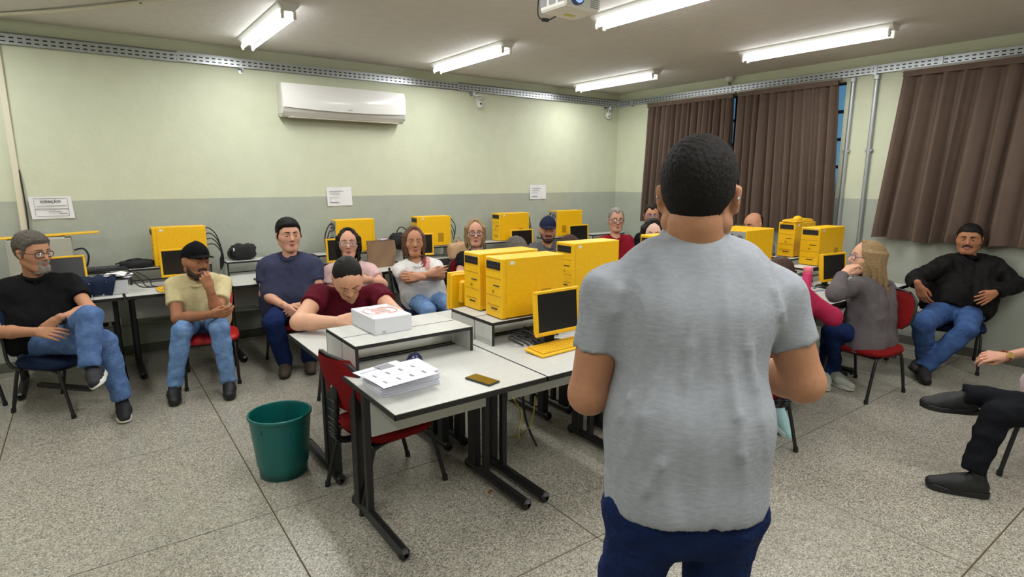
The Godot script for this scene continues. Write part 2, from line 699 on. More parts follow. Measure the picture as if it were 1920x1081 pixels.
func build_wall_things() -> void:
	var n := Vector3(0, 0, 1)
	var z := WALL_Z
	var y := 2.635
	var t := thing("cable_tray", "perforated galvanised cable tray along the wall with the air conditioner", "cable tray")
	tray_run(t, Vector3(-2.4, y - 0.005, z), Vector3(0.80, y - 0.005, z), n, true)
	tray_run(t, Vector3(0.80, y, z), Vector3(3.72, y + 0.008, z), n, false)
	tray_run(t, Vector3(3.72, y, z), Vector3(WALL_X - 0.0, y + 0.0, z), n, true)
	for bx in [1.33, 3.92, 6.2, -1.2]:
		var mb := MB.new()
		mb.span(Vector3(bx - 0.02, y - 0.05, z), Vector3(bx + 0.02, y, z + 0.006), 0.001)
		mb.span(Vector3(bx - 0.02, y - 0.012, z), Vector3(bx + 0.02, y - 0.006, z + 0.06), 0.001)
		mb.tube(arr([Vector3(bx + 0.01, y - 0.03, z + 0.05), Vector3(bx + 0.01, y + 0.0, z + 0.05)]), 0.007, 8)
		part(t, "bracket", mb, mats["galvanised_steel"])
	t = thing("cable_tray", "perforated galvanised cable tray running above the brown curtains", "cable tray")
	tray_run(t, Vector3(WALL_X, y, z + 0.04), Vector3(WALL_X, y, -4.36), Vector3(-1, 0, 0), false)
	tray_run(t, Vector3(WALL_X, y + 0.002, -4.36), Vector3(WALL_X, y + 0.002, -2.2), Vector3(-1, 0, 0), false)
	tray_run(t, Vector3(WALL_X, y, -2.2), Vector3(WALL_X, y, 1.6), Vector3(-1, 0, 0), false)
	for bz in [-5.95, -4.36, -2.75, -2.2]:
		var mb := MB.new()
		mb.span(Vector3(WALL_X - 0.06, y - 0.012, bz - 0.02), Vector3(WALL_X, y - 0.004, bz + 0.02), 0.001)
		mb.span(Vector3(WALL_X - 0.048, y - 0.004, bz - 0.015), Vector3(WALL_X - 0.041, y + 0.084, bz + 0.015), 0.001)
		part(t, "bracket", mb, mats["galvanised_steel"])
	# conduits on the window wall
	var pipe := mat("conduit_steel", Color8(170, 174, 176), 0.38, 0.6)
	for q in [[-2.955, 0.45, "galvanised conduit pipe close beside the brown curtain of the long window"], [-2.735, 0.45, "galvanised conduit pipe on the bare strip of wall between the windows"]]:
		t = thing("conduit_pipe", q[2], "pipe", Vector3(WALL_X - 0.022, 0, q[0]))
		var mb := MB.new()
		mb.tube(arr([Vector3(0, q[1], 0), Vector3(0, 1.6, 0), Vector3(0, y - 0.004, 0)]), 0.021, 14)
		part(t, "pipe", mb, pipe)
		for yy in [0.9, 1.9]:
			mb = MB.new()
			mb.box(Vector3(0.006, yy, 0), Vector3(0.04, 0.025, 0.07), 0.004)
			part(t, "saddle_clip", mb, pipe)
		mb = MB.new()
		mb.box(Vector3(0, y - 0.03, 0), Vector3(0.05, 0.05, 0.05), 0.006)
		part(t, "coupling", mb, pipe)
		mb = MB.new()
		mb.box(Vector3(0.0, q[1] - 0.03, 0), Vector3(0.04, 0.09, 0.075), 0.006)
		part(t, "outlet_box", mb, mat("outlet_white", Color8(214, 214, 206), 0.5))
	# white duct down the far left of the wall
	t = thing("wall_duct", "cream plastic duct climbing the wall beside the left notice with a black cord", "cable duct", Vector3(-0.435, 0.72, z))
	var mb := MB.new()
	mb.span(Vector3(-0.022, 0, 0), Vector3(0.022, y - 0.72, 0.022), 0.003)
	part(t, "duct", mb, mats["cream_plastic"])
	mb = MB.new()
	mb.tube(curve(arr([Vector3(0.024, 0.95, 0.01), Vector3(0.03, 0.80, 0.028), Vector3(0.033, 0.6, 0.03), Vector3(0.028, 0.4, 0.03), Vector3(0.024, 0.1, 0.028)]), 16), 0.006, 6)
	part(t, "cord", mb, mats["cable_black"])
	# air conditioner
	t = thing("air_conditioner", "white split air conditioner unit mounted high on the wall", "air conditioner", Vector3(2.30, 2.20, z))
	var ac := mat("ac_white_plastic", Color8(226, 224, 222), 0.16)
	var acm := mat("ac_white_matt", Color8(210, 208, 202), 0.4)
	var W := 1.30
	var prof := PackedVector2Array([Vector2(0.0, 0.02), Vector2(0.10, 0.0), Vector2(0.135, 0.012), Vector2(0.17, 0.05), Vector2(0.185, 0.08), Vector2(0.19, 0.2), Vector2(0.175, 0.30), Vector2(0.15, 0.318), Vector2(0.0, 0.318)])
	mb = MB.new()
	mb.prism(prof, Vector3(-W / 2, 0, 0), Vector3.BACK, Vector3.UP, Vector3(W, 0, 0))
	part(t, "body", mb, acm)
	mb = MB.new()
	var pp := PackedVector3Array()
	for r in 9:
		var f := r / 8.0
		var yy := lerpf(0.085, 0.312, f)
		for c in 17:
			var u := c / 16.0 * 2.0 - 1.0
			var drop := 0.018 * (1.0 - u * u) * (1.0 - f)
			pp.append(Vector3(u * (W / 2 + 0.002), yy - drop + 0.006, 0.206 - 0.022 * pow(f, 3.0) - 0.010 * u * u - 0.006 * sin(f * PI) * -1.0))
	mb.grid(pp, 17, false, true)
	part(t, "front_panel", mb, ac)
	mb = MB.new()
	mb.span(Vector3(-W / 2 + 0.06, -0.004, 0.085), Vector3(W / 2 - 0.07, 0.006, 0.15), 0.003)
	part(t, "louvre", mb, mat("ac_louvre", Color8(196, 190, 174), 0.4))
	mb = MB.new()
	mb.span(Vector3(-W / 2 + 0.05, 0.0, 0.02), Vector3(W / 2 - 0.06, 0.004, 0.085), 0.001)
	part(t, "air_outlet", mb, mat("ac_slot_dark", Color8(70, 66, 54), 0.7))
	for sx in [-1, 1]:
		mb = MB.new()
		mb.span(Vector3(sx * W / 2, 0.03, 0.02), Vector3(sx * (W / 2 + 0.006), 0.30, 0.175), 0.003)
		part(t, "end_cap", mb, acm)
	mb = MB.new()
	mb.box(Vector3(0.02, 0.098, 0.2125), Vector3(0.045, 0.008, 0.001))
	part(t, "maker_badge", mb, mat("badge_grey", Color8(150, 150, 150), 0.4))
	# notices
	notice("white framed notice headed ATENÇÃO taped at the paint line beside the cream duct", Vector3(-0.385, 1.452, z), 0.285, 0.185, 0.012,
		[[0, 0.42, 0.78, 0.002], [0, -0.38, 0.76, 0.002], [-0.39, 0.02, 0.006, 0.15], [0.39, 0.02, 0.006, 0.15], [0.0, 0.08, 0.72, 0.004, 1], [0.0, -0.06, 0.78, 0.005, 1], [0.05, -0.18, 0.30, 0.004, 1], [0.24, -0.26, 0.18, 0.004, 1]], "ATENÇÃO!")
	notice("white printed notice on the paint line above the pink-shirted woman", Vector3(2.09, 1.512, z), 0.275, 0.2, 0.004,
		[[-0.12, 0.28, 0.56, 0.006, 1], [-0.2, 0.15, 0.4, 0.004, 1], [-0.22, -0.04, 0.36, 0.003, 1], [-0.22, -0.31, 0.36, 0.006], [-0.38, -0.17, 0.01, 0.05, 1]], "")
	notice("white printed notice on the paint line above the man in the navy cap", Vector3(4.84, 1.522, z), 0.28, 0.19, -0.004,
		[[-0.12, 0.26, 0.56, 0.005, 1], [-0.16, 0.12, 0.4, 0.004, 1], [-0.22, -0.04, 0.36, 0.003, 1], [-0.22, -0.31, 0.36, 0.006]], "")
	# cameras and sensors
	var wpl := mat("white_plastic", Color8(216, 214, 210), 0.4)
	t = thing("security_camera", "white security camera with a loose white cable under the tray", "camera", Vector3(4.0, 2.50, z))
	mb = MB.new()
	mb.box(Vector3(0.0, -0.01, 0.07), Vector3(0.055, 0.085, 0.06), 0.014, Basis(Vector3(0, 0, 1), 0.35))
	var body := part(t, "housing", mb, wpl)
	mb = MB.new()
	mb.tube(arr([Vector3(0.0, -0.005, 0.098), Vector3(0.0, -0.005, 0.105)]), 0.012, 12)
	part(body, "lens", mb, mats["black_plastic"])
	mb = MB.new()
	mb.tube(curve(arr([Vector3(-0.05, 0.14, 0.05), Vector3(-0.06, 0.09, 0.06), Vector3(0.02, 0.10, 0.07), Vector3(0.05, 0.07, 0.05), Vector3(-0.03, 0.06, 0.05), Vector3(0.0, 0.03, 0.06)]), 22), 0.011, 6)
	part(t, "cable", mb, wpl)
	mb = MB.new()
	mb.tube(arr([Vector3(0, 0.02, 0.05), Vector3(0, 0.04, 0.0)]), 0.012, 8)
	part(t, "arm", mb, wpl)
	t = thing("security_camera", "round white security camera with a black lens hanging in the room corner", "camera", Vector3(6.22, 2.50, z + 0.06))
	mb = MB.new()
	var ball := PackedVector2Array()
	for k in 13:
		var a := PI * k / 12 - PI / 2
		ball.append(Vector2(0.048 * cos(a), 0.048 * sin(a)))
	mb.lathe(ball, 18)
	body = part(t, "housing", mb, wpl)
	var to_eye := (EYE - t.position).normalized()
	mb = MB.new()
	mb.tube(arr([to_eye * 0.03 + Vector3(0.006, -0.004, 0), to_eye * 0.05 + Vector3(0.006, -0.004, 0)]), 0.017, 14)
	part(body, "lens", mb, mats["black_plastic"])
	mb = MB.new()
	mb.box(Vector3(0.03, 0.095, 0.0), Vector3(0.07, 0.05, 0.06), 0.006)
	mb.tube(arr([Vector3(0, 0.04, 0), Vector3(0, 0.09, 0)]), 0.008, 8)
	mb.box(Vector3(-0.02, 0.125, -0.01), Vector3(0.10, 0.02, 0.05), 0.003)
	part(t, "mount", mb, mats["galvanised_steel"])
	t = thing("motion_sensor", "small white ceiling sensor dome above the tray between two curtains", "sensor", Vector3(WALL_X - 0.05, 2.78, -4.38))
	mb = MB.new()
	mb.lathe(PackedVector2Array([Vector2(0, 0.04), Vector2(0.05, 0.04), Vector2(0.052, 0.02), Vector2(0.035, -0.005), Vector2(0.018, -0.02), Vector2(0, -0.022)]), 18)
	part(t, "dome", mb, wpl)
	mb = MB.new()
	mb.tube(arr([Vector3(0, -0.02, 0), Vector3(0.01, -0.06, 0.0)]), 0.014, 10)
	part(t, "stem", mb, mat("brass_brown", Color8(110, 92, 60), 0.5))
	# outlets under the desks
	for q in [[0.06, 0.31, "double wall socket under the grey printer box desk"], [0.47, 0.36, "single black wall socket under the desk with the large monitor"], [1.37, 0.36, "single wall socket behind the man in the navy shirt"]]:
		t = thing("wall_socket", q[2], "socket", Vector3(q[0], q[1], z))
		mb = MB.new()
		mb.box(Vector3(0, 0, 0.008), Vector3(0.17, 0.09, 0.016), 0.004)
		part(t, "plate", mb, mats["outlet_white"])
		for sx in ([-0.04, 0.035] if q[0] < 0.1 else [0.0]):
			mb = MB.new()
			mb.box(Vector3(sx, 0.005, 0.018), Vector3(0.05, 0.045, 0.006), 0.003)
			part(t, "socket_face", mb, mats["black_plastic"])
	t = thing("wall_duct", "grey surface cable duct running low along the wall behind the desks", "cable duct", Vector3(2.0, 0.27, z))
	mb = MB.new()
	mb.span(Vector3(-4.4, 0, 0), Vector3(4.3, 0.02, 0.02), 0.003)
	part(t, "duct", mb, mat("duct_grey", Color8(150, 150, 142), 0.5))
	t = thing("wall_socket", "white socket strip on the window wall behind the man in the black jacket", "socket", Vector3(WALL_X, 0.38, -2.17))
	mb = MB.new()
	mb.box(Vector3(-0.012, 0, 0), Vector3(0.024, 0.07, 0.42), 0.004)
	part(t, "plate", mb, mats["outlet_white"])
	mb = MB.new()
	mb.box(Vector3(-0.026, 0, -0.03), Vector3(0.006, 0.03, 0.06), 0.003)
	part(t, "socket_face", mb, mats["black_plastic"])

# ================= windows and curtains =================
func build_windows() -> void:
	var frame := mat("window_frame_metal", Color8(54, 58, 66), 0.5, 0.2)
	var glass := mat("window_glass", Color(0.75, 0.9, 0.95, 0.15), 0.05)
	glass.transparency = BaseMaterial3D.TRANSPARENCY_ALPHA
	var k := 0
	for e in [[-5.66, -3.03], [-2.5, 0.2]]:
		k += 1
		var w := struct("window_%d" % k)
		var x := WALL_X + 0.10
		var z0: float = e[0]
		var z1: float = e[1]
		var cols := 6
		var rows := 5
		var mb := MB.new()
		for c in cols + 1:
			var zz := lerpf(z0, z1, float(c) / cols)
			mb.span(Vector3(x - 0.02, 1.17, zz - 0.016), Vector3(x + 0.02, 2.6, zz + 0.016))
		for r in rows + 1:
			var yy := lerpf(1.17, 2.6, float(r) / rows)
			mb.span(Vector3(x - 0.018, yy - 0.016, z0), Vector3(x + 0.018, yy + 0.016, z1))
		part(w, "window_frame", mb, frame)
		for c in cols:
			for r in rows:
				mb = MB.new()
				var a := Vector3(x - 0.002, lerpf(1.17, 2.6, float(r) / rows) + 0.016, lerpf(z0, z1, float(c) / cols) + 0.016)
				var b := Vector3(x + 0.002, lerpf(1.17, 2.6, (r + 1.0) / rows) - 0.016, lerpf(z0, z1, (c + 1.0) / cols) - 0.016)
				mb.span(a, b)
				part(w, "pane", mb, glass)
	var brown := mottled("curtain_brown", Color8(88, 71, 60), Color8(97, 78, 66), 1.0, 0.75)
	bumpy(brown, noise_tex(0.05, true, 2.0, FastNoiseLite.TYPE_SIMPLEX, 3, 9, 256), 1.2, 0.15)
	var rail := mat("curtain_rail", Color8(120, 116, 108), 0.4, 0.6)
	curtain("brown curtain hanging in narrow folds nearest the room corner", -5.585, -4.27, -5.61, -4.23, 1.02, 16.0, 1, brown, rail)
	curtain("brown curtain hanging beside the conduit pipe, over the long window", -4.205, -3.06, -4.17, -2.95, 1.06, 12.0, 2, brown, rail)
	curtain("wide brown curtain over the window behind the man in the black jacket", -2.47, 0.15, -2.58, 0.2, 1.04, 17.0, 3, brown, rail)

func curtain(label: String, z0: float, z1: float, b0: float, b1: float, bottom: float, folds: float, sd: int, m: Material, rail: Material) -> void:
	var x := WALL_X - 0.095
	var t := thing("curtain", label, "curtain", Vector3(x, bottom, (z0 + z1) / 2), 0.0, "brown curtains")
	var rng := RandomNumberGenerator.new()
	rng.seed = sd
	var cols := int(folds * 10) + 1
	var rows := 16
	var ph := []
	for k in 40:
		ph.append(rng.randf_range(-0.9, 0.9))
	var top := 2.615
	var p := PackedVector3Array()
	for r in rows + 1:
		var f := float(r) / rows
		for c in cols:
			var u := float(c) / (cols - 1)
			var s := u * folds
			var w0: float = lerpf(ph[int(s) % 40], ph[(int(s) + 1) % 40], s - int(s))
			var a := s * TAU + w0 * 1.6 * (0.5 + f)
			var amp := lerpf(0.020, 0.062, pow(f, 0.5)) * (0.75 + 0.5 * absf(ph[(int(s) + 7) % 40]))
			var wave := sin(a) + 0.35 * sin(a * 0.53 + w0 * 4.0) + 0.25 * sin(a * 2.0 + w0)
			var zz := lerpf(lerpf(z0, z1, u), lerpf(b0, b1, u), f) + 0.012 * f * sin(a * 0.5)
			var yy := lerpf(top, bottom, f) + (0.012 * sin(a * 0.31 + w0) if r == rows else 0.0)
			p.append(Vector3(x - amp * wave - 0.03 * f * sin(f * 2.0), yy, zz) - t.position)
	var mb := MB.new()
	mb.grid(p, cols)
	part(t, "drape", mb, m)
	mb = MB.new()
	mb.span(Vector3(x - 0.018, top - 0.01, z0 - 0.02) - t.position, Vector3(x + 0.012, top + 0.018, z1 + 0.02) - t.position, 0.003)
	part(t, "rail", mb, rail)
	mb = MB.new()
	mb.span(Vector3(x - 0.026, top - 0.055, z0) - t.position, Vector3(x - 0.019, top - 0.002, z1) - t.position, 0.002)
	part(t, "heading_tape", mb, m)

# ================= furniture builders =================
func desk(label: String, x0: float, x1: float, zf: float, zb: float, group: String) -> Node3D:
	# zf is the user's side, zb the far side
	var s := signf(zf - zb)
	var white := mottled("desk_laminate", Color8(192, 192, 187), Color8(198, 198, 193), 3.0, 0.42)
	var edge := mat("desk_black_edge", Color8(24, 22, 20), 0.5)
	var steel := mat("desk_black_steel", Color8(26, 25, 25), 0.42)
	var panel := mat("desk_panel_white", Color8(190, 190, 186), 0.5)
	var t := thing("desk", label, "desk", Vector3((x0 + x1) / 2, 0, (zf + zb) / 2), 0.0, group)
	var w := (x1 - x0) / 2
	var d := absf(zf - zb) / 2
	var h := DESK
	var mb := MB.new()
	mb.span(Vector3(-w + 0.003, h - 0.022, -d + 0.003), Vector3(w - 0.003, h, d - 0.003), 0.001)
	var top := part(t, "tabletop", mb, white)
	for q in [[Vector3(-w, h - 0.026, -d), Vector3(w, h - 0.002, -d + 0.004)], [Vector3(-w, h - 0.026, d - 0.004), Vector3(w, h - 0.002, d)], [Vector3(-w, h - 0.026, -d), Vector3(-w + 0.004, h - 0.002, d)], [Vector3(w - 0.004, h - 0.026, -d), Vector3(w, h - 0.002, d)]]:
		mb = MB.new()
		mb.span(q[0], q[1], 0.001)
		part(top, "edge_strip", mb, edge)
	for sx in [-1.0, 1.0]:
		var lx: float = sx * (w - 0.055)
		mb = MB.new()
		mb.span(Vector3(lx - 0.024, 0.012, s * (d - 0.06)), Vector3(lx + 0.024, 0.055, s * (d - 0.64)), 0.012)
		var foot := part(t, "foot_bar", mb, steel)
		for zz in [s * (d - 0.085), s * (d - 0.615)]:
			mb = MB.new()
			mb.box(Vector3(lx, 0.029, zz), Vector3(0.050, 0.058, 0.05), 0.018)
			part(foot, "end_cap", mb, edge)
		for u in [[d - 0.56, 0.024, 0.032], [d - 0.445, 0.016, 0.018]]:
			mb = MB.new()
			mb.span(Vector3(lx - u[1], 0.05, s * u[0] - u[2]), Vector3(lx + u[1], h - 0.024, s * u[0] + u[2]), 0.004)
			part(t, "leg", mb, steel)
		mb = MB.new()
		mb.span(Vector3(lx - 0.018, h - 0.05, s * (d - 0.1)), Vector3(lx + 0.018, h - 0.024, s * (d - 0.68)), 0.003)
		part(t, "top_bearer", mb, steel)
	mb = MB.new()
	mb.span(Vector3(-w + 0.07, 0.435, s * (d - 0.425) - 0.008), Vector3(w - 0.07, h - 0.024, s * (d - 0.425) + 0.008), 0.001)
	part(t, "modesty_panel", mb, panel)
	return t

func shelf(label: String, x0: float, x1: float, zf: float, zb: float, group: String) -> Node3D:
	# low raised shelf standing on a desk; open towards zf
	var s := signf(zf - zb)
	var white: Material = mats["desk_laminate"]
	var edge: Material = mats["desk_black_edge"]
	var t := thing("desk_shelf", label, "shelf", Vector3((x0 + x1) / 2, DESK, (zf + zb) / 2), 0.0, group)
	var w := (x1 - x0) / 2
	var d := absf(zf - zb) / 2
	var h := SHELF - DESK
	var mb := MB.new()
	mb.span(Vector3(-w + 0.003, h - 0.016, -d + 0.003), Vector3(w - 0.003, h, d - 0.003), 0.001)
	part(t, "shelf_top", mb, white)
	for sx in [-1.0, 1.0]:
		mb = MB.new()
		mb.span(Vector3(sx * w - sx * 0.001, 0.0, -d + 0.003), Vector3(sx * (w - 0.015), h - 0.016, d - 0.003), 0.001)
		var side := part(t, "side_panel", mb, white)
		mb = MB.new()
		mb.span(Vector3(sx * w, 0.0, s * d), Vector3(sx * (w - 0.016), h - 0.016, s * (d - 0.003)), 0.0005)
		part(side, "edge_strip", mb, edge)
	for q in [[Vector3(-w, h - 0.018, s * d), Vector3(w, h - 0.001, s * (d - 0.003))], [Vector3(-w, h - 0.018, -d), Vector3(-w + 0.003, h - 0.001, d)], [Vector3(w - 0.003, h - 0.018, -d), Vector3(w, h - 0.001, d)], [Vector3(-w, h - 0.018, -s * d), Vector3(w, h - 0.001, -s * (d - 0.003))]]:
		mb = MB.new()
		mb.span(q[0], q[1], 0.0005)
		part(t, "edge_strip", mb, edge)
	mb = MB.new()
	mb.span(Vector3(-w + 0.016, 0.0, -s * (d - 0.012)), Vector3(w - 0.016, 0.008, -s * (d - 0.02)), 0.001)
	part(t, "back_rail", mb, edge)
	return t

func yellow() -> StandardMaterial3D:
	var m := mottled("yellow_paint", Color8(232, 178, 8), Color8(240, 188, 14), 3.0, 0.42)
	bumpy(m, fine_normal, 4.0, 0.06)
	return m

# computer tower: front looks along local -x, so its long side lies along x
func tower(label: String, pos: Vector3, turn: float, group: String, depth := 0.44, back_plate := true) -> Node3D:
	var y := yellow()
	var black: Material = mats["black_plastic"]
	var t := thing("computer_tower", label, "computer", pos, turn, group)
	var h := 0.343
	var w := 0.17
	var L := depth
	var mb := MB.new()
	mb.span(Vector3(0.03, 0.008, -w / 2), Vector3(L, h, w / 2), 0.003)
	part(t, "case", mb, y)
	mb = MB.new()
	mb.span(Vector3(0.0, 0.004, -w / 2 - 0.002), Vector3(0.031, h + 0.002, w / 2 + 0.002), 0.006)
	var f := part(t, "front_panel", mb, y)
	mb = MB.new()
	mb.box(Vector3(-0.001, h - 0.042, 0), Vector3(0.006, 0.046, w - 0.03), 0.002)
	var bay := part(f, "drive_bay", mb, black)
	mb = MB.new()
	mb.box(Vector3(-0.0045, h - 0.046, 0), Vector3(0.002, 0.003, w - 0.045), 0.0)
	part(bay, "tray_slot", mb, mat("dark_grey_plastic", Color8(60, 60, 62), 0.4))
	mb = MB.new()
	mb.box(Vector3(-0.001, h - 0.155, 0.03), Vector3(0.004, 0.006, 0.06), 0.001)
	part(f, "floppy_slot", mb, black)
	mb = MB.new()
	mb.tube(arr([Vector3(0.002, h - 0.19, 0.0), Vector3(-0.004, h - 0.19, 0.0)]), 0.010, 14)
	part(f, "power_button", mb, mat("button_ochre", Color8(176, 132, 10), 0.4))
	mb = MB.new()
	mb.box(Vector3(-0.001, 0.075, 0.0), Vector3(0.003, 0.003, w - 0.05), 0.0)
	part(f, "vent_line", mb, mats["button_ochre"])
	mb = MB.new()
	mb.box(Vector3(-0.001, 0.055, 0.01), Vector3(0.004, 0.008, 0.06), 0.001)
	part(f, "usb_ports", mb, black)
	for yy in [0.11, 0.21]:
		mb = MB.new()
		mb.box(Vector3(-0.0006, yy + 0.02, 0.0), Vector3(0.002, 0.0025, w - 0.014), 0.0)
		part(f, "panel_groove", mb, mats["button_ochre"])
	if back_plate:
		var grey := mat("back_plate_zinc", Color8(168, 170, 170), 0.4, 0.5)
		mb = MB.new()
		mb.span(Vector3(L - 0.001, 0.02, -w / 2 + 0.008), Vector3(L + 0.003, h - 0.01, w / 2 - 0.008), 0.001)
		var b := part(t, "back_plate", mb, grey)
		mb = MB.new()
		var ring := PackedVector3Array()
		for k in 25:
			ring.append(Vector3(L + 0.004, h - 0.075 + 0.032 * sin(TAU * k / 24), -0.025 + 0.032 * cos(TAU * k / 24)))
		mb.tube(ring, 0.003, 6, false)
		for r in [0.012, 0.022]:
			var rg := PackedVector3Array()
			for k in 17:
				rg.append(Vector3(L + 0.004, h - 0.075 + r * sin(TAU * k / 16), -0.025 + r * cos(TAU * k / 16)))
			mb.tube(rg, 0.002, 5, false)
		part(b, "fan_grille", mb, mats["dark_grey_plastic"])
		for yy in [h - 0.045, h - 0.085]:
			mb = MB.new()
			mb.box(Vector3(L + 0.003, yy, 0.05), Vector3(0.008, 0.026, 0.03), 0.004)
			part(b, "power_socket", mb, black)
		for k in 5:
			mb = MB.new()
			mb.box(Vector3(L + 0.003, 0.05 + 0.02 * k, 0.0), Vector3(0.005, 0.01, w - 0.05), 0.001)
			part(b, "slot_cover", mb, grey)
	# punched vent on both sides near the back
	for sz in [-1.0, 1.0]:
		mb = MB.new()
		mb.box(Vector3(L - 0.13, 0.10, sz * w / 2), Vector3(0.07, 0.10, 0.002), 0.0)
		part(t, "side_vent", mb, mats["button_ochre"])
	mb = MB.new()
	mb.box(Vector3(0.07, h - 0.025, w / 2), Vector3(0.028, 0.02, 0.002), 0.0)
	part(t, "asset_sticker", mb, mat("sticker_white", Color8(220, 220, 210), 0.5))
	return t

# flat monitor: screen looks along local +z, stands on its base at pos
func monitor(label: String, pos: Vector3, turn: float, group: String, w := 0.315, h := 0.235, lift := 0.075, tilt := 0.06) -> Node3D:
	var y := yellow()
	var black: Material = mats["black_plastic"]
	var t := thing("monitor", label, "monitor", pos, turn, group)
	var bs := Basis(Vector3.RIGHT, -tilt)
	var c := Vector3(0, lift + h / 2, 0.02)
	var mb := MB.new()
	var b := 0.016
	# bezel frame of four mitred bars
	for q in [[Vector3(-w / 2, -h / 2, 0), Vector3(w / 2, -h / 2 + b * 1.3, 0)], [Vector3(-w / 2, h / 2 - b, 0), Vector3(w / 2, h / 2, 0)], [Vector3(-w / 2, -h / 2 + b * 1.3, 0), Vector3(-w / 2 + b, h / 2 - b, 0)], [Vector3(w / 2 - b, -h / 2 + b * 1.3, 0), Vector3(w / 2, h / 2 - b, 0)]]:
		var m: Vector3 = (q[0] + q[1]) / 2
		var sz: Vector3 = (q[1] - q[0]).abs() + Vector3(0, 0, 0.024)
		mb.box(c + bs * m, sz, 0.003, bs)
	part(t, "bezel", mb, y)
	mb = MB.new()
	mb.box(c + bs * Vector3(0, 0, -0.004), Vector3(w - 0.02, h - 0.02, 0.02), 0.002, bs)
	part(t, "screen", mb, mat("screen_off", Color8(24, 22, 22), 0.28))
	mb = MB.new()
	mb.box(c + bs * Vector3(0, 0, -0.02), Vector3(w - 0.012, h - 0.012, 0.024), 0.008, bs)
	mb.box(c + bs * Vector3(0, -0.005, -0.042), Vector3(w * 0.62, h * 0.62, 0.03), 0.012, bs)
	var back := part(t, "back_cover", mb, y)
	mb = MB.new()
	mb.box(c + bs * Vector3(0, -h / 2 + 0.028, -0.03), Vector3(0.06, 0.006, 0.02), 0.002, bs)
	part(back, "socket_strip", mb, black)
	mb = MB.new()
	mb.span(Vector3(-0.03, 0.01, -0.055), Vector3(0.03, lift + h * 0.4, -0.028), 0.006)
	part(t, "neck", mb, black)
	mb = MB.new()
	mb.lathe(PackedVector2Array([Vector2(0, 0.0), Vector2(0.085, 0.0), Vector2(0.085, 0.006), Vector2(0.07, 0.014), Vector2(0, 0.018)]), 24, Vector3(0, 0, -0.03), Basis.from_scale(Vector3(1.15, 1, 0.85)))
	part(t, "base", mb, black)
	return t

func keyboard(label: String, pos: Vector3, bs: Basis, w := 0.44, lod := true) -> Node3D:
	var y := yellow()
	var t := thing("keyboard", label, "keyboard", pos)
	t.basis = bs
	var mb := MB.new()
	mb.box(Vector3(0, 0.011, 0), Vector3(w, 0.018, 0.145), 0.006, Basis(Vector3.RIGHT, 0.05))
	part(t, "case", mb, y)
	mb = MB.new()
	for r in 6:
		var x := -w / 2 + 0.012
		while x < w / 2 - 0.02:
			var kw := 0.0165
			if r == 0 and x > -0.12 and x < 0.02:
				kw = 0.11
			mb.box(Vector3(x + kw / 2, 0.024 - (r - 2.5) * 0.001 * -1.0, 0.055 - r * 0.021), Vector3(kw, 0.008, 0.0165), 0.002)
			x += kw + 0.0025
	var k := part(t, "keys", mb, mat("key_yellow", Color8(226, 176, 20), 0.5))
	k.set_meta("kind", "stuff")
	return t

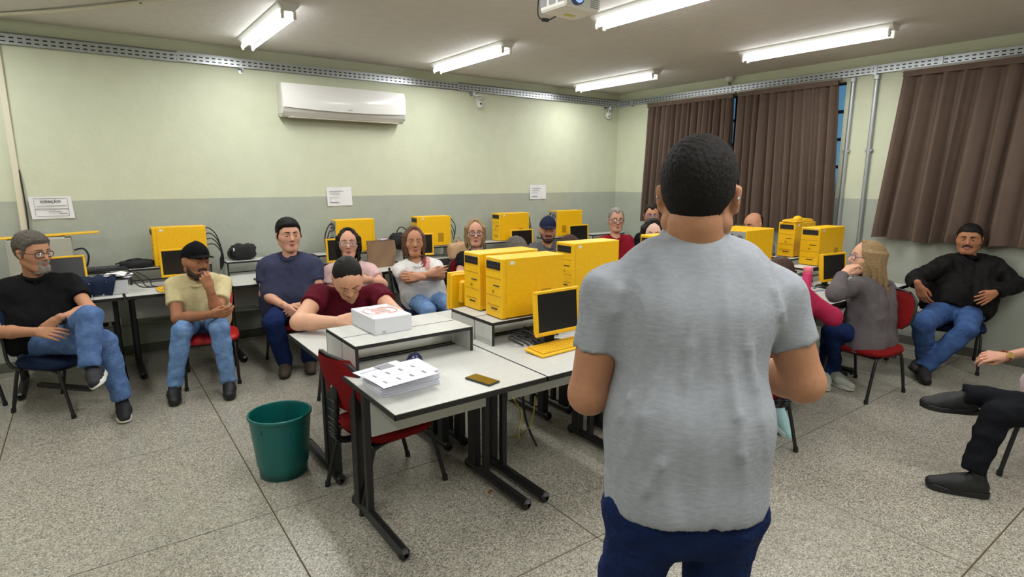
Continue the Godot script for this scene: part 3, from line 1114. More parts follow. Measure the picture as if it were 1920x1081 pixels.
# four-legged chair; seat looks along local +z
func chair(label: String, pos: Vector3, turn: float, fabric: Material, style: String, group := "") -> Node3D:
	var steel: Material = mats["desk_black_steel"]
	var black: Material = mats["black_plastic"]
	var t := thing("chair", label, "chair", pos, turn, group)
	var seat_y := 0.375
	var mb := MB.new()
	# padded seat: rounded square loft
	var rows := [[0.86, -0.045], [1.0, -0.036], [1.02, -0.018], [1.0, -0.004], [0.9, 0.006], [0.6, 0.010], [0.0, 0.011]]
	var p := PackedVector3Array()
	for r in rows:
		for k in 28:
			var a := TAU * k / 28
			var ca := signf(cos(a)) * pow(absf(cos(a)), 0.55)
			var sa := signf(sin(a)) * pow(absf(sin(a)), 0.55)
			p.append(Vector3(ca * 0.215 * r[0], seat_y + r[1] + 0.012 * sa * sa * (1 if sa < 0 else 0) * r[0], sa * 0.205 * r[0]))
	mb.grid(p, 28, true, true)
	part(t, "seat", mb, fabric)
	mb = MB.new()
	mb.box(Vector3(0, seat_y - 0.05, 0), Vector3(0.36, 0.014, 0.34), 0.006)
	part(t, "seat_pan", mb, black)
	# backrest: curved padded panel
	mb = MB.new()
	var bw := 0.2
	var y0 := 0.50
	var y1 := 0.775
	for side in [0, 1]:
		p = PackedVector3Array()
		for r in 9:
			var v := r / 8.0
			for c in 13:
				var u := c / 12.0 * 2.0 - 1.0
				var edge := 1.0 - pow(absf(u), 6.0)
				var ve := 1.0 - pow(absf(v * 2 - 1), 8.0)
				var th := 0.020 * minf(edge, ve)
				var vv := lerpf(y0, y1, v)
				var narrow := 1.0 - 0.30 * pow(absf(v * 2 - 1), 3.0)
				p.append(Vector3(u * bw * narrow, vv, -0.215 - 0.14 * (v * 0.5) + 0.035 * u * u + (th if side == 0 else -th)))
		mb.grid(p, 13, false, side == 0)
	part(t, "backrest", mb, fabric)
	if style == "office":
		# black moulded shell behind the pad and an L-shaped ribbed bracket
		mb = MB.new()
		p = PackedVector3Array()
		for r in 7:
			var v := r / 6.0
			for c in 11:
				var u := c / 10.0 * 2.0 - 1.0
				var narrow := 1.0 - 0.30 * pow(absf(v * 2 - 1), 3.0)
				p.append(Vector3(u * (bw + 0.004) * narrow, lerpf(y0 - 0.004, y1 + 0.004, v), -0.232 - 0.07 * v + 0.035 * u * u - 0.012 * (1 - pow(absf(u), 4.0))))
		mb.grid(p, 11)
		part(t, "back_shell", mb, fabric)
		mb = MB.new()
		var rim := PackedVector3Array()
		for k in 41:
			var a := TAU * k / 40
			var uu := signf(cos(a)) * pow(absf(cos(a)), 0.45)
			var vv := 0.5 + 0.5 * signf(sin(a)) * pow(absf(sin(a)), 0.45)
			var narrow := 1.0 - 0.30 * pow(absf(vv * 2 - 1), 3.0)
			rim.append(Vector3(uu * (bw + 0.004) * narrow, lerpf(y0 - 0.004, y1 + 0.004, vv), -0.224 - 0.07 * vv + 0.035 * uu * uu))
		mb.tube(rim, 0.011, 7, false)
		part(t, "back_rim", mb, black)
		mb = MB.new()
		var br := curve(arr([Vector3(0, 0.32, -0.05), Vector3(0, 0.32, -0.2), Vector3(0, 0.35, -0.27), Vector3(0, 0.44, -0.278), Vector3(0, 0.62, -0.268)]), 18)
		mb.tube(br, 0.014, 8, true, 0.014, 2.2)
		for k in range(3, 17):
			mb.box(br[k], Vector3(0.07, 0.008, 0.036), 0.003)
		part(t, "back_bracket", mb, black)
		for yy in [0.62, 0.70]:
			mb = MB.new()
			mb.tube(arr([Vector3(0, yy, -0.255), Vector3(0, yy, -0.285)]), 0.008, 8)
			part(t, "back_bolt", mb, mat("bolt_chrome", Color8(190, 190, 190), 0.25, 0.9))
	else:
		for sx in [-1.0, 1.0]:
			mb = MB.new()
			mb.tube(curve(arr([Vector3(sx * 0.19, 0.32, -0.12), Vector3(sx * 0.19, 0.36, -0.22), Vector3(sx * 0.185, 0.56, -0.245), Vector3(sx * 0.17, 0.76, -0.29)]), 12), 0.011, 8)
			part(t, "back_post", mb, steel)
	for sx in [-1.0, 1.0]:
		for sz in [-1.0, 1.0]:
			mb = MB.new()
			mb.tube(curve(arr([Vector3(sx * 0.15, seat_y - 0.055, sz * 0.06), Vector3(sx * 0.172, seat_y - 0.06, sz * 0.15), Vector3(sx * 0.178, seat_y - 0.10, sz * 0.18), Vector3(sx * 0.185, 0.012, sz * 0.25)]), 14), 0.0115, 8)
			var lg := part(t, "leg", mb, steel)
			mb = MB.new()
			mb.tube(arr([Vector3(sx * 0.1848, 0.03, sz * 0.2475), Vector3(sx * 0.1852, 0.0, sz * 0.251)]), 0.015, 8)
			part(lg, "foot_tip", mb, black)
	if style == "rack":
		mb = MB.new()
		mb.box(Vector3(0, 0.14, 0.0), Vector3(0.05, 0.03, 0.46), 0.008)
		part(t, "book_rack", mb, steel)
	return t

func sag(a: Vector3, b: Vector3, drop: float, seed_: int, n := 14) -> PackedVector3Array:
	var out := PackedVector3Array()
	for k in n + 1:
		var f := float(k) / n
		var w := sin(f * PI)
		out.append(a.lerp(b, f) + Vector3(wob.get_noise_2d(f * 3.0, seed_ * 7.1) * 0.03 * w, -drop * 4 * f * (1 - f), wob.get_noise_2d(f * 3.0, seed_ * 3.3 + 50) * 0.03 * w))
	return out

func cord(label: String, pts: Array, r: float, m: Material, category := "cord", steps := 40) -> void:
	var base: Vector3 = pts[0]
	var q := PackedVector3Array()
	for p in pts:
		q.append(p - base)
	var t := thing("cord", label, category, base)
	var mb := MB.new()
	mb.tube(curve(q, steps), r, 6)
	part(t, "lead", mb, m)

# ================= furniture in its places =================
func build_wall_desks() -> void:
	var zf := -5.30
	var zb := -6.08
	var g := "desks along the wall"
	var at := [
		[-0.60, "white desk with black edges under the grey computer and the navy cloth"],
		[0.17, "white desk with black edges behind the man in the beige shirt"],
		[0.935, "white desk with black edges under the black backpack, behind the man in navy"],
		[1.78, "white desk with black edges behind the pink-shirted woman"],
		[2.72, "white desk with black edges behind the woman in the white shirt"],
		[3.80, "white desk with black edges behind the blonde woman in black"],
		[4.78, "white desk with black edges behind the man in the navy cap"],
		[5.60, "white desk with black edges in the room corner"],
	]
	for a in at:
		desk(a[1], a[0], a[0] + 0.755, zf, zb, g)
		shelf(a[1].replace("white desk with black edges", "low white shelf on the wall desk"), a[0] + 0.06, a[0] + 0.70, -5.86, -6.075, "low shelves on the wall desks")
	var gt := "yellow towers along the wall"
	var zc := -5.97
	tower("yellow computer tower showing its wide plain side behind the man in the black cap", Vector3(0.43, SHELF, zc), 0.0, gt, 0.42)
	tower("yellow computer tower turned back to front behind the pink-shirted woman", Vector3(2.47, SHELF, zc), PI, gt, 0.42)
	tower("yellow computer tower behind the woman in the white shirt", Vector3(2.99, SHELF, zc - 0.02), -0.06, gt, 0.42)
	tower("yellow computer tower beside the blonde woman in black", Vector3(4.10, SHELF, zc), 0.0, gt, 0.46)
	tower("yellow computer tower behind the man in the navy cap, showing its side vent", Vector3(5.52, SHELF, zc - 0.04), PI, gt, 0.46)
	# grey tower at the far left
	var t := thing("computer_tower", "grey beige computer tower lying behind the man in the black polo", "computer", Vector3(-0.33, SHELF, -5.98))
	var gm := mat("old_grey_case", Color8(172, 170, 158), 0.5)
	var mb := MB.new()
	mb.span(Vector3(-0.2, 0, -0.08), Vector3(0.2, 0.29, 0.08), 0.005)
	part(t, "case", mb, gm)
	mb = MB.new()
	mb.span(Vector3(-0.212, 0, -0.083), Vector3(-0.195, 0.292, 0.083), 0.005)
	part(t, "front_panel", mb, gm)
	mb = MB.new()
	mb.span(Vector3(0.198, 0.02, -0.07), Vector3(0.203, 0.27, 0.07), 0.001)
	part(t, "back_plate", mb, mats["back_plate_zinc"])
	t = thing("yellow_board", "thin yellow board lying on top of the grey computer", "board", Vector3(-0.27, SHELF + 0.29, -5.98))
	mb = MB.new()
	mb.box(Vector3(0, 0.022, 0), Vector3(0.66, 0.01, 0.16), 0.002, Basis(Vector3.BACK, 0.035))
	part(t, "board", mb, yellow())
	mb = MB.new()
	mb.box(Vector3(0.02, 0.006, 0.0), Vector3(0.16, 0.012, 0.14), 0.002)
	part(t, "paper_under", mb, mats["notice_paper"])
	var gm2 := "yellow monitors along the wall"
	monitor("yellow framed monitor behind the shoulder of the man in the black polo", Vector3(-0.22, DESK, -5.66), 0.12, gm2, 0.33, 0.235, 0.07, 0.2)
	monitor("yellow framed monitor beside the black cap of the man in beige", Vector3(0.62, DESK, -5.72), 0.0, gm2, 0.335, 0.24, 0.065)
	monitor("yellow framed monitor behind the pink-shirted woman's head", Vector3(2.06, DESK, -5.78), 0.0, gm2, 0.33, 0.24, 0.065)
	monitor("dark screened monitor behind the head of the woman in the white shirt", Vector3(2.93, DESK, -5.78), -0.25, gm2, 0.33, 0.24, 0.065)
	monitor("yellow framed monitor between the blonde woman in black and the man in the navy cap", Vector3(4.32, DESK, -5.74), 0.0, gm2, 0.34, 0.23, 0.055)
	monitor("yellow framed monitor to the right of the man in the navy cap", Vector3(5.27, DESK, -5.74), 0.0, gm2, 0.34, 0.235, 0.065)

func build_island() -> void:
	var zf := -1.99
	var zm := -2.728
	var zb := -3.46
	var g := "desks of the central island"
	var xs := [[0.886, 1.658], [1.663, 2.435], [2.515, 3.287], [3.335, 4.107], [4.195, 4.967], [5.005, 5.777]]
	var front := ["white desk with black edges carrying the paper stack and the phone", "white desk with black edges carrying the yellow keyboard and monitor", "white desk with black edges on the open side, hidden behind the standing man", "white desk with black edges at the middle of the open side", "white desk with black edges carrying the pink bottle", "white desk with black edges at the window end, before the grey cardigan"]
	var back := ["white desk with black edges that the woman in maroon leans on", "white desk with black edges behind the pair of yellow towers", "white desk with black edges under the single yellow tower", "white desk with black edges by the pale dark-haired woman", "white desk with black edges on the far side by the bald man", "white desk with black edges under the tower with the keyboard"]
	for k in 6:
		desk(front[k], xs[k][0], xs[k][1], zf, zm + 0.002, g)
		var sh := 0.0 if k < 5 else 0.5
		var zo := 0.0 if k < 5 else -0.2
		desk(back[k], xs[k][0] + sh, xs[k][1] + sh, zb + zo, zm - 0.002 + zo, g)
		shelf(front[k].replace("white desk with black edges", "low white shelf on the desk"), xs[k][0] + 0.06, xs[k][1] - 0.06, -2.545, zm + 0.002, "low shelves on the island")
		shelf(back[k].replace("white desk with black edges", "low white shelf on the desk"), xs[k][0] + 0.06 + sh, xs[k][1] - 0.06 + sh, [-2.955, -2.985, -3.09, -3.09, -3.16, -3.17][k], [zm - 0.002, zm - 0.002, -2.86, -2.86, -2.76, -2.95][k], "low shelves on the island")
	var gt := "yellow towers on the island"
	tower("large yellow computer tower with a white sticker, in front of its twin on the island", Vector3(1.80, SHELF, -2.645), -0.03, gt, 0.44)
	tower("yellow computer tower half hidden behind the stickered tower", Vector3(1.815, SHELF, -2.90), 0.0, gt, 0.44)
	tower("yellow computer tower standing alone on the island near the speaker's left shoulder", Vector3(2.62, SHELF, -2.985), 0.0, gt, 0.45)
	tower("yellow computer tower before the dark-haired woman's face", Vector3(3.50, SHELF, -3.0), 0.0, gt, 0.45)
	tower("yellow computer tower turned round, its grey fan plate facing the room", Vector3(4.93, SHELF, -2.885), PI + 0.05, gt, 0.46)
	tower("yellow computer tower behind the fan-plate tower, mostly hidden", Vector3(4.90, SHELF, -3.075), PI + 0.05, gt, 0.46)
	tower("yellow computer tower with a keyboard and a mouse on top", Vector3(5.66, SHELF + 0.002, -3.08), 0.0, gt, 0.40)
	tower("yellow computer tower at the window end of the island, before the woman in grey", Vector3(5.275, SHELF, -2.645), 0.0, gt, 0.46)
	keyboard("yellow keyboard lying on top of a yellow tower", Vector3(5.86, SHELF + 0.346, -3.08), Basis(Vector3.UP, 0.1), 0.42)
	var m := thing("mouse", "round yellow computer mouse on the keyboard atop the tower", "mouse", Vector3(5.85, SHELF + 0.376, -3.08))
	var mb := MB.new()
	var p := PackedVector2Array()
	for k in 8:
		var a := PI / 2 * k / 7
		p.append(Vector2(0.05 * cos(a), 0.032 * sin(a)))
	mb.lathe(p, 18, Vector3.ZERO, Basis.from_scale(Vector3(1.25, 1, 0.75)))
	part(m, "shell", mb, yellow())
	mb = MB.new()
	mb.box(Vector3(-0.045, 0.02, 0), Vector3(0.02, 0.004, 0.004), 0.001)
	part(m, "wheel", mb, mats["button_ochre"])
	var gm := "yellow monitors on the island"
	monitor("yellow framed monitor with a dark screen behind the yellow keyboard", Vector3(2.02, DESK, -2.37), 0.02, gm, 0.315, 0.245, 0.075, 0.08)
	monitor("yellow monitor seen from behind beside the pair of towers", Vector3(1.955, DESK, -3.14), PI - 0.0, gm, 0.315, 0.24, 0.085)
	monitor("yellow monitor seen from behind in front of the man in red", Vector3(3.16, DESK, -3.2), PI, gm, 0.32, 0.24, 0.08)
	monitor("yellow framed monitor before the woman in the grey cardigan", Vector3(5.07, DESK, -2.34), -0.12, gm, 0.33, 0.235, 0.06, 0.1)
	monitor("yellow monitor seen from behind between the fan-plate tower and the keyboard tower", Vector3(5.36, DESK, -3.22), PI + 0.1, gm, 0.33, 0.24, 0.13)
	keyboard("yellow keyboard in front of the dark monitor on the island", Vector3(2.04, DESK + 0.001, -2.30), Basis(Vector3.UP, 0.06), 0.47)
	keyboard("yellow keyboard in front of the woman in the grey cardigan", Vector3(5.2, DESK + 0.001, -2.16), Basis(Vector3.UP, -0.1), 0.42)
	var t := thing("laptop_tray", "grey flat tray resting behind the yellow fan-plate tower", "tray", Vector3(5.66, SHELF + 0.19, -3.40))
	mb = MB.new()
	mb.box(Vector3(0, 0.012, 0), Vector3(0.26, 0.024, 0.2), 0.006)
	part(t, "body", mb, mat("tray_grey", Color8(150, 156, 158), 0.4))
	mb = MB.new()
	mb.box(Vector3(0, -0.161, 0), Vector3(0.2, 0.322, 0.14), 0.004)
	part(t, "stand", mb, yellow())

func build_chairs_and_floor_things() -> void:
	var red := cloth("chair_red_fabric", Color8(120, 22, 24))
	var bright := mat("chair_red_vinyl", Color8(190, 30, 32), 0.4)
	var navy := cloth("chair_navy_fabric", Color8(26, 38, 62))
	var g := "red office chairs"
	chair("empty dark red office chair pushed in at the end of the island beside the bucket", Vector3(1.15, 0, -2.715), PI / 2 + 0.12, red, "office", g)
	chair("dark red office chair under the woman in the grey cardigan", Vector3(4.72, 0, -1.86), -PI / 2 - 0.12, red, "office", g)
	chair("dark red office chair under the person in the raspberry sweater", Vector3(3.14, 0, -1.88), PI - 0.1, red, "office", g)
	chair("dark red chair under the man in the navy shirt", Vector3(1.38, 0, -5.12), 0.1, red, "office", g)
	chair("dark red office chair under the woman in maroon", Vector3(1.44, 0, -3.87), 0.1, red, "office", g)
	chair("dark red chair under the pink-shirted woman", Vector3(1.96, 0, -5.2), 0.2, red, "office", g)
	chair("dark red chair under the blonde woman in black", Vector3(3.2, 0, -4.97), 0.2, red, "office", g)
	chair("bright red chair under the man in the beige shirt", Vector3(0.69, 0, -5.10), -0.15, bright, "plain")
	chair("navy chair with a low rack under the man in the black polo", Vector3(-0.26, 0, -5.06), 0.75, navy, "rack")
	chair("red chair standing half out of view behind the man in the black polo", Vector3(-0.92, 0, -5.42), 0.6, bright, "plain")
	var bf := mat("chair_black_fabric", Color8(20, 20, 22), 0.8)
	chair("black fabric chair standing empty beside the woman in the white shirt", Vector3(2.95, 0, -5.06), 0.15, bf, "plain", "dark chairs")
	chair("navy chair under the man in the black jacket by the window wall", Vector3(6.07, 0, -1.70), -1.25, navy, "plain", "dark chairs")
	chair("black legged chair under the person in black trousers", Vector3(4.13, 0, -0.55), -PI / 2 - 0.3, navy, "plain", "dark chairs")
	for q in [["woman in the white shirt", 2.57, -4.97, 0.4], ["man in the navy cap", 4.2, -5.06, 0.2], ["man in the red sweater", 5.22, -4.96, 0.0], ["man in purple-tinted glasses", 5.61, -4.75, -0.2], ["pale woman in bright red", 4.49, -3.88, 0.0], ["grey-haired person bending down", 2.885, -3.95, 0.0], ["brown-haired person bending down", 3.47, -3.90, 0.0], ["bald man", 5.95, -3.62, -0.3], ["person in the hot pink top", 5.33, -0.72, -1.6]]:
		chair("dark chair under the " + q[0], Vector3(q[1], 0, q[2]), q[3], navy, "plain", "dark chairs")
	# bucket
	var t := thing("bucket", "dark green plastic waste bucket on the floor beside the red chair", "bucket", Vector3(0.735, 0, -3.17))
	var green := mat("bucket_green", Color8(10, 98, 94), 0.38)
	var mb := MB.new()
	mb.lathe(PackedVector2Array([Vector2(0, 0.012), Vector2(0.118, 0.012), Vector2(0.122, 0.055), Vector2(0.128, 0.06), Vector2(0.150, 0.30), Vector2(0.153, 0.322), Vector2(0.154, 0.352), Vector2(0.161, 0.357), Vector2(0.167, 0.353), Vector2(0.167, 0.340), Vector2(0.159, 0.334), Vector2(0.157, 0.30), Vector2(0.134, 0.064), Vector2(0.128, 0.056), Vector2(0.125, 0.0), Vector2(0, 0.0)]), 48)
	part(t, "body", mb, green)
	for a in [0.9, 2.5]:
		mb = MB.new()
		mb.box(Vector3(0.157 * cos(a), 0.295, 0.157 * sin(a)), Vector3(0.02, 0.014, 0.02), 0.004, Basis(Vector3.UP, -a))
		part(t, "handle_lug", mb, green)
	t = thing("floor_scrap", "tiny brown scrap lying on the floor under the desk", "scrap", at_height(919, 922, 0.0))
	mb = MB.new()
	mb.box(Vector3(0, 0.004, 0), Vector3(0.03, 0.008, 0.018), 0.003, Basis(Vector3.UP, 0.5))
	part(t, "scrap", mb, mat("scrap_brown", Color8(120, 70, 30), 0.8))

func build_small_things() -> void:
	var black: Material = mats["black_plastic"]
	var ink: Material = mats["printer_ink"]
	# white box with red print on the first shelf
	var c := at_height(655, 590, SHELF)
	var a := at_height(703, 629, SHELF)
	var b := at_height(773, 617, SHELF)
	var ex := (b - a); ex.y = 0
	var w := ex.length()
	ex = ex.normalized()
	var ez := Vector3.UP.cross(ex) * -1.0
	var d := 0.30
	var h := 0.085
	var o := a + ex * w / 2 + Vector3.UP.cross(ex) * d / 2
	var bs := Basis(ex, Vector3.UP, -Vector3.UP.cross(ex))
	var t := thing("box", "white cardboard box with a red printed emblem on the first shelf", "box", o)
	t.basis = bs
	var card := mat("white_card", Color8(222, 222, 228), 0.5)
	var mb := MB.new()
	mb.box(Vector3(0, h / 2, 0), Vector3(w, h, d), 0.003)
	part(t, "carton", mb, card)
	mb = MB.new()
	mb.prism(PackedVector2Array([Vector2(0, 0), Vector2(0.03, h * 0.97), Vector2(0, h * 0.97)]), Vector3(-w / 2 + 0.002, 0.002, d / 2 + 0.0005), Vector3.RIGHT, Vector3.UP, Vector3(0, 0, 0.0015))
	part(t, "lid_flap", mb, card)
	mb = MB.new()
	mb.box(Vector3(-w / 2 + 0.05, 0.012, d / 2 + 0.001), Vector3(0.02, 0.01, 0.002), 0.0)
	part(t, "tuck_tab", mb, mat("card_grey", Color8(180, 180, 184), 0.6))
	var redp := mat("print_red", Color8(212, 146, 128), 0.6)
	var greyp := mat("print_brown", Color8(160, 130, 120), 0.6)
	for k in 5:
		mb = MB.new()
		mb.box(Vector3(-0.005 + 0.008 * (k % 2), h + 0.0005, -0.06 + 0.025 * k), Vector3(0.085, 0.001, 0.014), 0.0)
		part(t, "printed_bar", mb, redp if k % 2 == 0 else greyp)
	mb = MB.new()
	var ring := PackedVector3Array()
	for k in 21:
		var an := -1.9 + 3.8 * k / 20
		ring.append(Vector3(0.03 + 0.055 * cos(an), h + 0.0006, 0.0 + 0.07 * sin(an)))
	mb.tube(ring, 0.004, 5)
	ring = PackedVector3Array()
	for k in 21:
		var an := PI - 1.6 + 3.2 * k / 20
		ring.append(Vector3(-0.035 + 0.05 * cos(an), h + 0.0006, -0.01 + 0.075 * sin(an)))
	mb.tube(ring, 0.0025, 5)
	part(t, "printed_scroll", mb, redp)
	for k in 4:
		mb = MB.new()
		mb.box(Vector3(0.10, h + 0.0005, -0.10 + 0.016 * k), Vector3(0.045, 0.001, 0.004), 0.0)
		part(t, "printed_line", mb, mat("print_faint", Color8(170, 176, 190), 0.6))
	mb = MB.new()
	mb.box(Vector3(-w / 2 + 0.015, h + 0.0005, 0.02), Vector3(0.006, 0.001, 0.16), 0.0)
	part(t, "printed_line", mb, mats["print_faint"])
	# stack of printed sheets
	paper_stack()
	# dark blue mouse
	t = thing("mouse", "navy blue computer mouse standing behind the paper stack", "mouse", at_height(777, 681, DESK))
	t.rotation.y = -0.6
	t.scale = Vector3.ONE * 1.3
	mb = MB.new()
	var pr := PackedVector3Array()
	for r in 9:
		var f := r / 8.0
		for k in 16:
			var an := PI * k / 15
			var wd := 0.034 * sqrt(maxf(0.0, 1.0 - pow(f * 2 - 1, 4.0))) * (1.0 - 0.15 * f)
			pr.append(Vector3(cos(an) * wd, sin(an) * 0.044 * (1.0 - pow(absf(f * 2 - 0.9), 3.0) * 0.8), 0.055 - 0.11 * f))
	mb.grid(pr, 16)
	var navy := mat("navy_plastic", Color8(26, 28, 70), 0.3)
	part(t, "shell", mb, navy)
	mb = MB.new()
	mb.box(Vector3(0, 0.042, 0.02), Vector3(0.006, 0.008, 0.02), 0.002)
	part(t, "wheel", mb, black)
	# phone
	var p1 := at_height(890, 702, DESK)
	var p2 := at_height(936, 716, DESK)
	var p3 := at_height(873, 711, DESK)
	var pc := (p2 + p3) / 2
	var px := (p2 - p1).normalized()
	t = thing("phone", "black smartphone with a dark golden reflecting screen lying on the desk", "phone", pc)
	t.basis = Basis(px, Vector3.UP, px.cross(Vector3.UP))
	mb = MB.new()
	mb.box(Vector3(0, 0.005, 0), Vector3(0.155, 0.009, 0.075), 0.0035)
	part(t, "body", mb, black)
	mb = MB.new()
	mb.box(Vector3(0, 0.0097, 0), Vector3(0.146, 0.0008, 0.067), 0.0003)
	part(t, "screen", mb, mat("phone_screen_glass", Color8(110, 86, 16), 0.12))
	# pink bottle and white cup
	t = thing("bottle", "pink drinking bottle with a paler cap on the desk by the woman in grey", "bottle", at_height(1511, 546, DESK))
	mb = MB.new()
	mb.lathe(PackedVector2Array([Vector2(0, 0), Vector2(0.033, 0.0), Vector2(0.036, 0.01), Vector2(0.036, 0.15), Vector2(0.033, 0.165), Vector2(0, 0.165)]), 24)
	part(t, "body", mb, mat("bottle_pink", Color8(214, 60, 110), 0.35))
	mb = MB.new()
	mb.lathe(PackedVector2Array([Vector2(0.0, 0.163), Vector2(0.035, 0.163), Vector2(0.036, 0.195), Vector2(0.03, 0.203), Vector2(0, 0.204)]), 24)
	var cap := part(t, "cap", mb, mat("bottle_cap_pink", Color8(240, 120, 140), 0.4))
	mb = MB.new()
	mb.box(Vector3(0.0, 0.18, 0.036), Vector3(0.012, 0.012, 0.006), 0.002)
	part(cap, "latch", mb, mat("pale_plastic", Color8(240, 210, 210), 0.4))
	t = thing("cup", "white plastic cup beside the pink bottle", "cup", at_height(1495, 545, DESK))
	mb = MB.new()
	mb.lathe(PackedVector2Array([Vector2(0, 0.002), Vector2(0.024, 0.002), Vector2(0.03, 0.12), Vector2(0.032, 0.12), Vector2(0.027, 0.0), Vector2(0, 0.0)]), 20)
	part(t, "wall", mb, mats["white_plastic"])
	# bags and clutter on the wall desks
	var bag := mottled("bag_black", Color8(16, 16, 18), Color8(26, 26, 28), 4.0, 0.8)
	soft_bag("small black backpack on the wall shelf beside the man in beige", Vector3(1.16, SHELF, -5.97), Vector3(0.115, 0.075, 0.075), bag, 3, "strap")
	soft_bag("slim black pouch bag lying on the wall shelf beside the grey box", Vector3(0.30, SHELF, -5.95), Vector3(0.13, 0.035, 0.07), bag, 4, "cord")
	soft_bag("black handbag with an upright handle on the wall shelf between the two women", Vector3(2.82, SHELF, -5.96), Vector3(0.15, 0.085, 0.08), bag, 5, "handle")
	soft_bag("tan handbag on the wall desk behind the woman in the white shirt", Vector3(3.36, DESK, -5.66), Vector3(0.12, 0.095, 0.07), mottled("tan_leather", Color8(176, 140, 104), Color8(186, 150, 114), 3.0, 0.6), 6, "handle")
	t = thing("paper_bag", "brown paper carrier bag on the desk behind the pink-shirted woman", "bag", Vector3(2.42, DESK, -5.62), 0.1)
	mb = MB.new()
	var br := mottled("kraft_paper", Color8(142, 112, 86), Color8(152, 120, 92), 3.0, 0.8)
	var fp := PackedVector3Array()
	for r in 6:
		var f := r / 5.0
		for k in 16:
			var an := TAU * k / 16
			var ca := clampf(cos(an) * 1.4, -1, 1)
			var sa := clampf(sin(an) * 1.4, -1, 1)
			fp.append(Vector3(ca * (0.135 + 0.004 * sin(f * 9 + k)), f * 0.27, sa * (0.06 + 0.006 * sin(f * 7 + k * 2.0))))
	mb.grid(fp, 16, true, true)
	part(t, "body", mb, br)
	mb = MB.new()
	mb.tube(curve(arr([Vector3(-0.05, 0.27, 0.055), Vector3(-0.04, 0.3, 0.06), Vector3(0.04, 0.3, 0.06), Vector3(0.05, 0.27, 0.055)]), 12), 0.004, 6)
	part(t, "handle", mb, br)
	mb = MB.new()
	mb.box(Vector3(0.02, 0.28, 0.0), Vector3(0.1, 0.03, 0.06), 0.012, Basis(Vector3.UP, 0.4))
	part(t, "tissue", mb, mat("tissue_lilac", Color8(190, 184, 200), 0.8))
	t = thing("flask", "dark steel flask with a grey cap beside the tan handbag", "flask", Vector3(3.43, DESK, -5.78))
	mb = MB.new()
	mb.lathe(PackedVector2Array([Vector2(0, 0), Vector2(0.028, 0), Vector2(0.03, 0.15), Vector2(0.02, 0.17), Vector2(0.02, 0.19), Vector2(0, 0.192)]), 18)
	part(t, "body", mb, mat("flask_dark", Color8(50, 48, 52), 0.4))
	# grey box with a navy cloth, papers
	t = thing("storage_box", "pale grey box on the wall desk under a navy cloth", "box", Vector3(0.045, DESK, -5.53), 0.05)
	mb = MB.new()
	mb.span(Vector3(-0.15, 0, -0.1), Vector3(0.15, 0.115, 0.1), 0.005)
	part(t, "body", mb, mat("pale_grey_plastic", Color8(196, 198, 200), 0.5))
	mb = MB.new()
	mb.span(Vector3(-0.152, 0.115, -0.102), Vector3(0.152, 0.125, 0.102), 0.003)
	part(t, "lid", mb, black)
	t = thing("cloth", "navy blue cloth draped over the pale grey box", "cloth", Vector3(0.0, DESK + 0.126, -5.50), 0.05)
	mb = MB.new()
	var cp := PackedVector3Array()
	for r in 15:
		var f := r / 14.0
		for k in 13:
			var u := k / 12.0 * 2 - 1
			var fold := 0.008 * sin(u * 7 + f * 3) + 0.006 * sin(u * 13.0 + f * 8.0)
			var pos := Vector3(u * (0.125 if f < 0.55 else 0.085), 0.012 + fold, -0.11 + f * 0.36)
			if f > 0.5:
				var g := (f - 0.5) / 0.5
				pos = Vector3(u * lerpf(0.12, 0.075, g) + 0.01 * g, 0.012 + fold * 0.4 - g * 0.13 - 0.01 * u * u, 0.078 + fold + 0.012 * sin(g * 3))
			cp.append(pos)
	mb.grid(cp, 13)
	part(t, "fabric", mb, cloth("navy_cloth", Color8(34, 44, 66)))
	t = thing("papers", "crumpled white papers lying on the grey box beside the navy cloth", "papers", Vector3(0.15, DESK + 0.127, -5.52), 0.3)
	for k in 3:
		mb = MB.new()
		cp = PackedVector3Array()
		for r in 6:
			for q in 6:
				cp.append(Vector3(-0.07 + q * 0.028, 0.004 + k * 0.012 + 0.01 * sin(q * 1.3 + k) * cos(r * 1.1 + k * 2), -0.08 + r * 0.03))
		mb.grid(cp, 6)
		var sh := part(t, "sheet", mb, mats["notice_paper"])
		sh.rotation.y = k * 0.4
	t = thing("tablet", "black flat gadget with a cable on the desk behind the man in navy", "gadget", Vector3(1.23, DESK, -5.50), 0.15)
	mb = MB.new()
	mb.box(Vector3(0, 0.008, 0), Vector3(0.16, 0.016, 0.09), 0.005)
	part(t, "body", mb, black)
	mb = MB.new()
	mb.tube(curve(arr([Vector3(0.05, 0.012, -0.02), Vector3(0.1, 0.03, -0.06), Vector3(0.16, 0.014, -0.07)]), 10), 0.006, 6)
	part(t, "cable", mb, black)
	t = thing("bottle", "small clear bottle with a blue cap at the elbow of the man in navy", "bottle", Vector3(1.335, DESK, -5.52))
	mb = MB.new()
	mb.lathe(PackedVector2Array([Vector2(0, 0), Vector2(0.026, 0), Vector2(0.028, 0.05), Vector2(0.028, 0.10), Vector2(0.014, 0.13), Vector2(0.014, 0.14), Vector2(0, 0.14)]), 18)
	part(t, "body", mb, mat("bottle_clear", Color8(186, 190, 200), 0.25))
	mb = MB.new()
	mb.lathe(PackedVector2Array([Vector2(0, 0.138), Vector2(0.017, 0.138), Vector2(0.017, 0.16), Vector2(0, 0.16)]), 16)
	part(t, "cap", mb, mat("cap_blue", Color8(40, 60, 140), 0.4))
	keyboard("black keyboard standing on edge on the wall shelf behind the navy cloth", Vector3(0.02, SHELF + 0.0, -5.93), Basis(Vector3.UP, 0.02), 0.42).get_child(0).material_override = black
	var kb := get_child(get_child_count() - 1)
	kb.get_child(1).material_override = mats["dark_grey_plastic"]
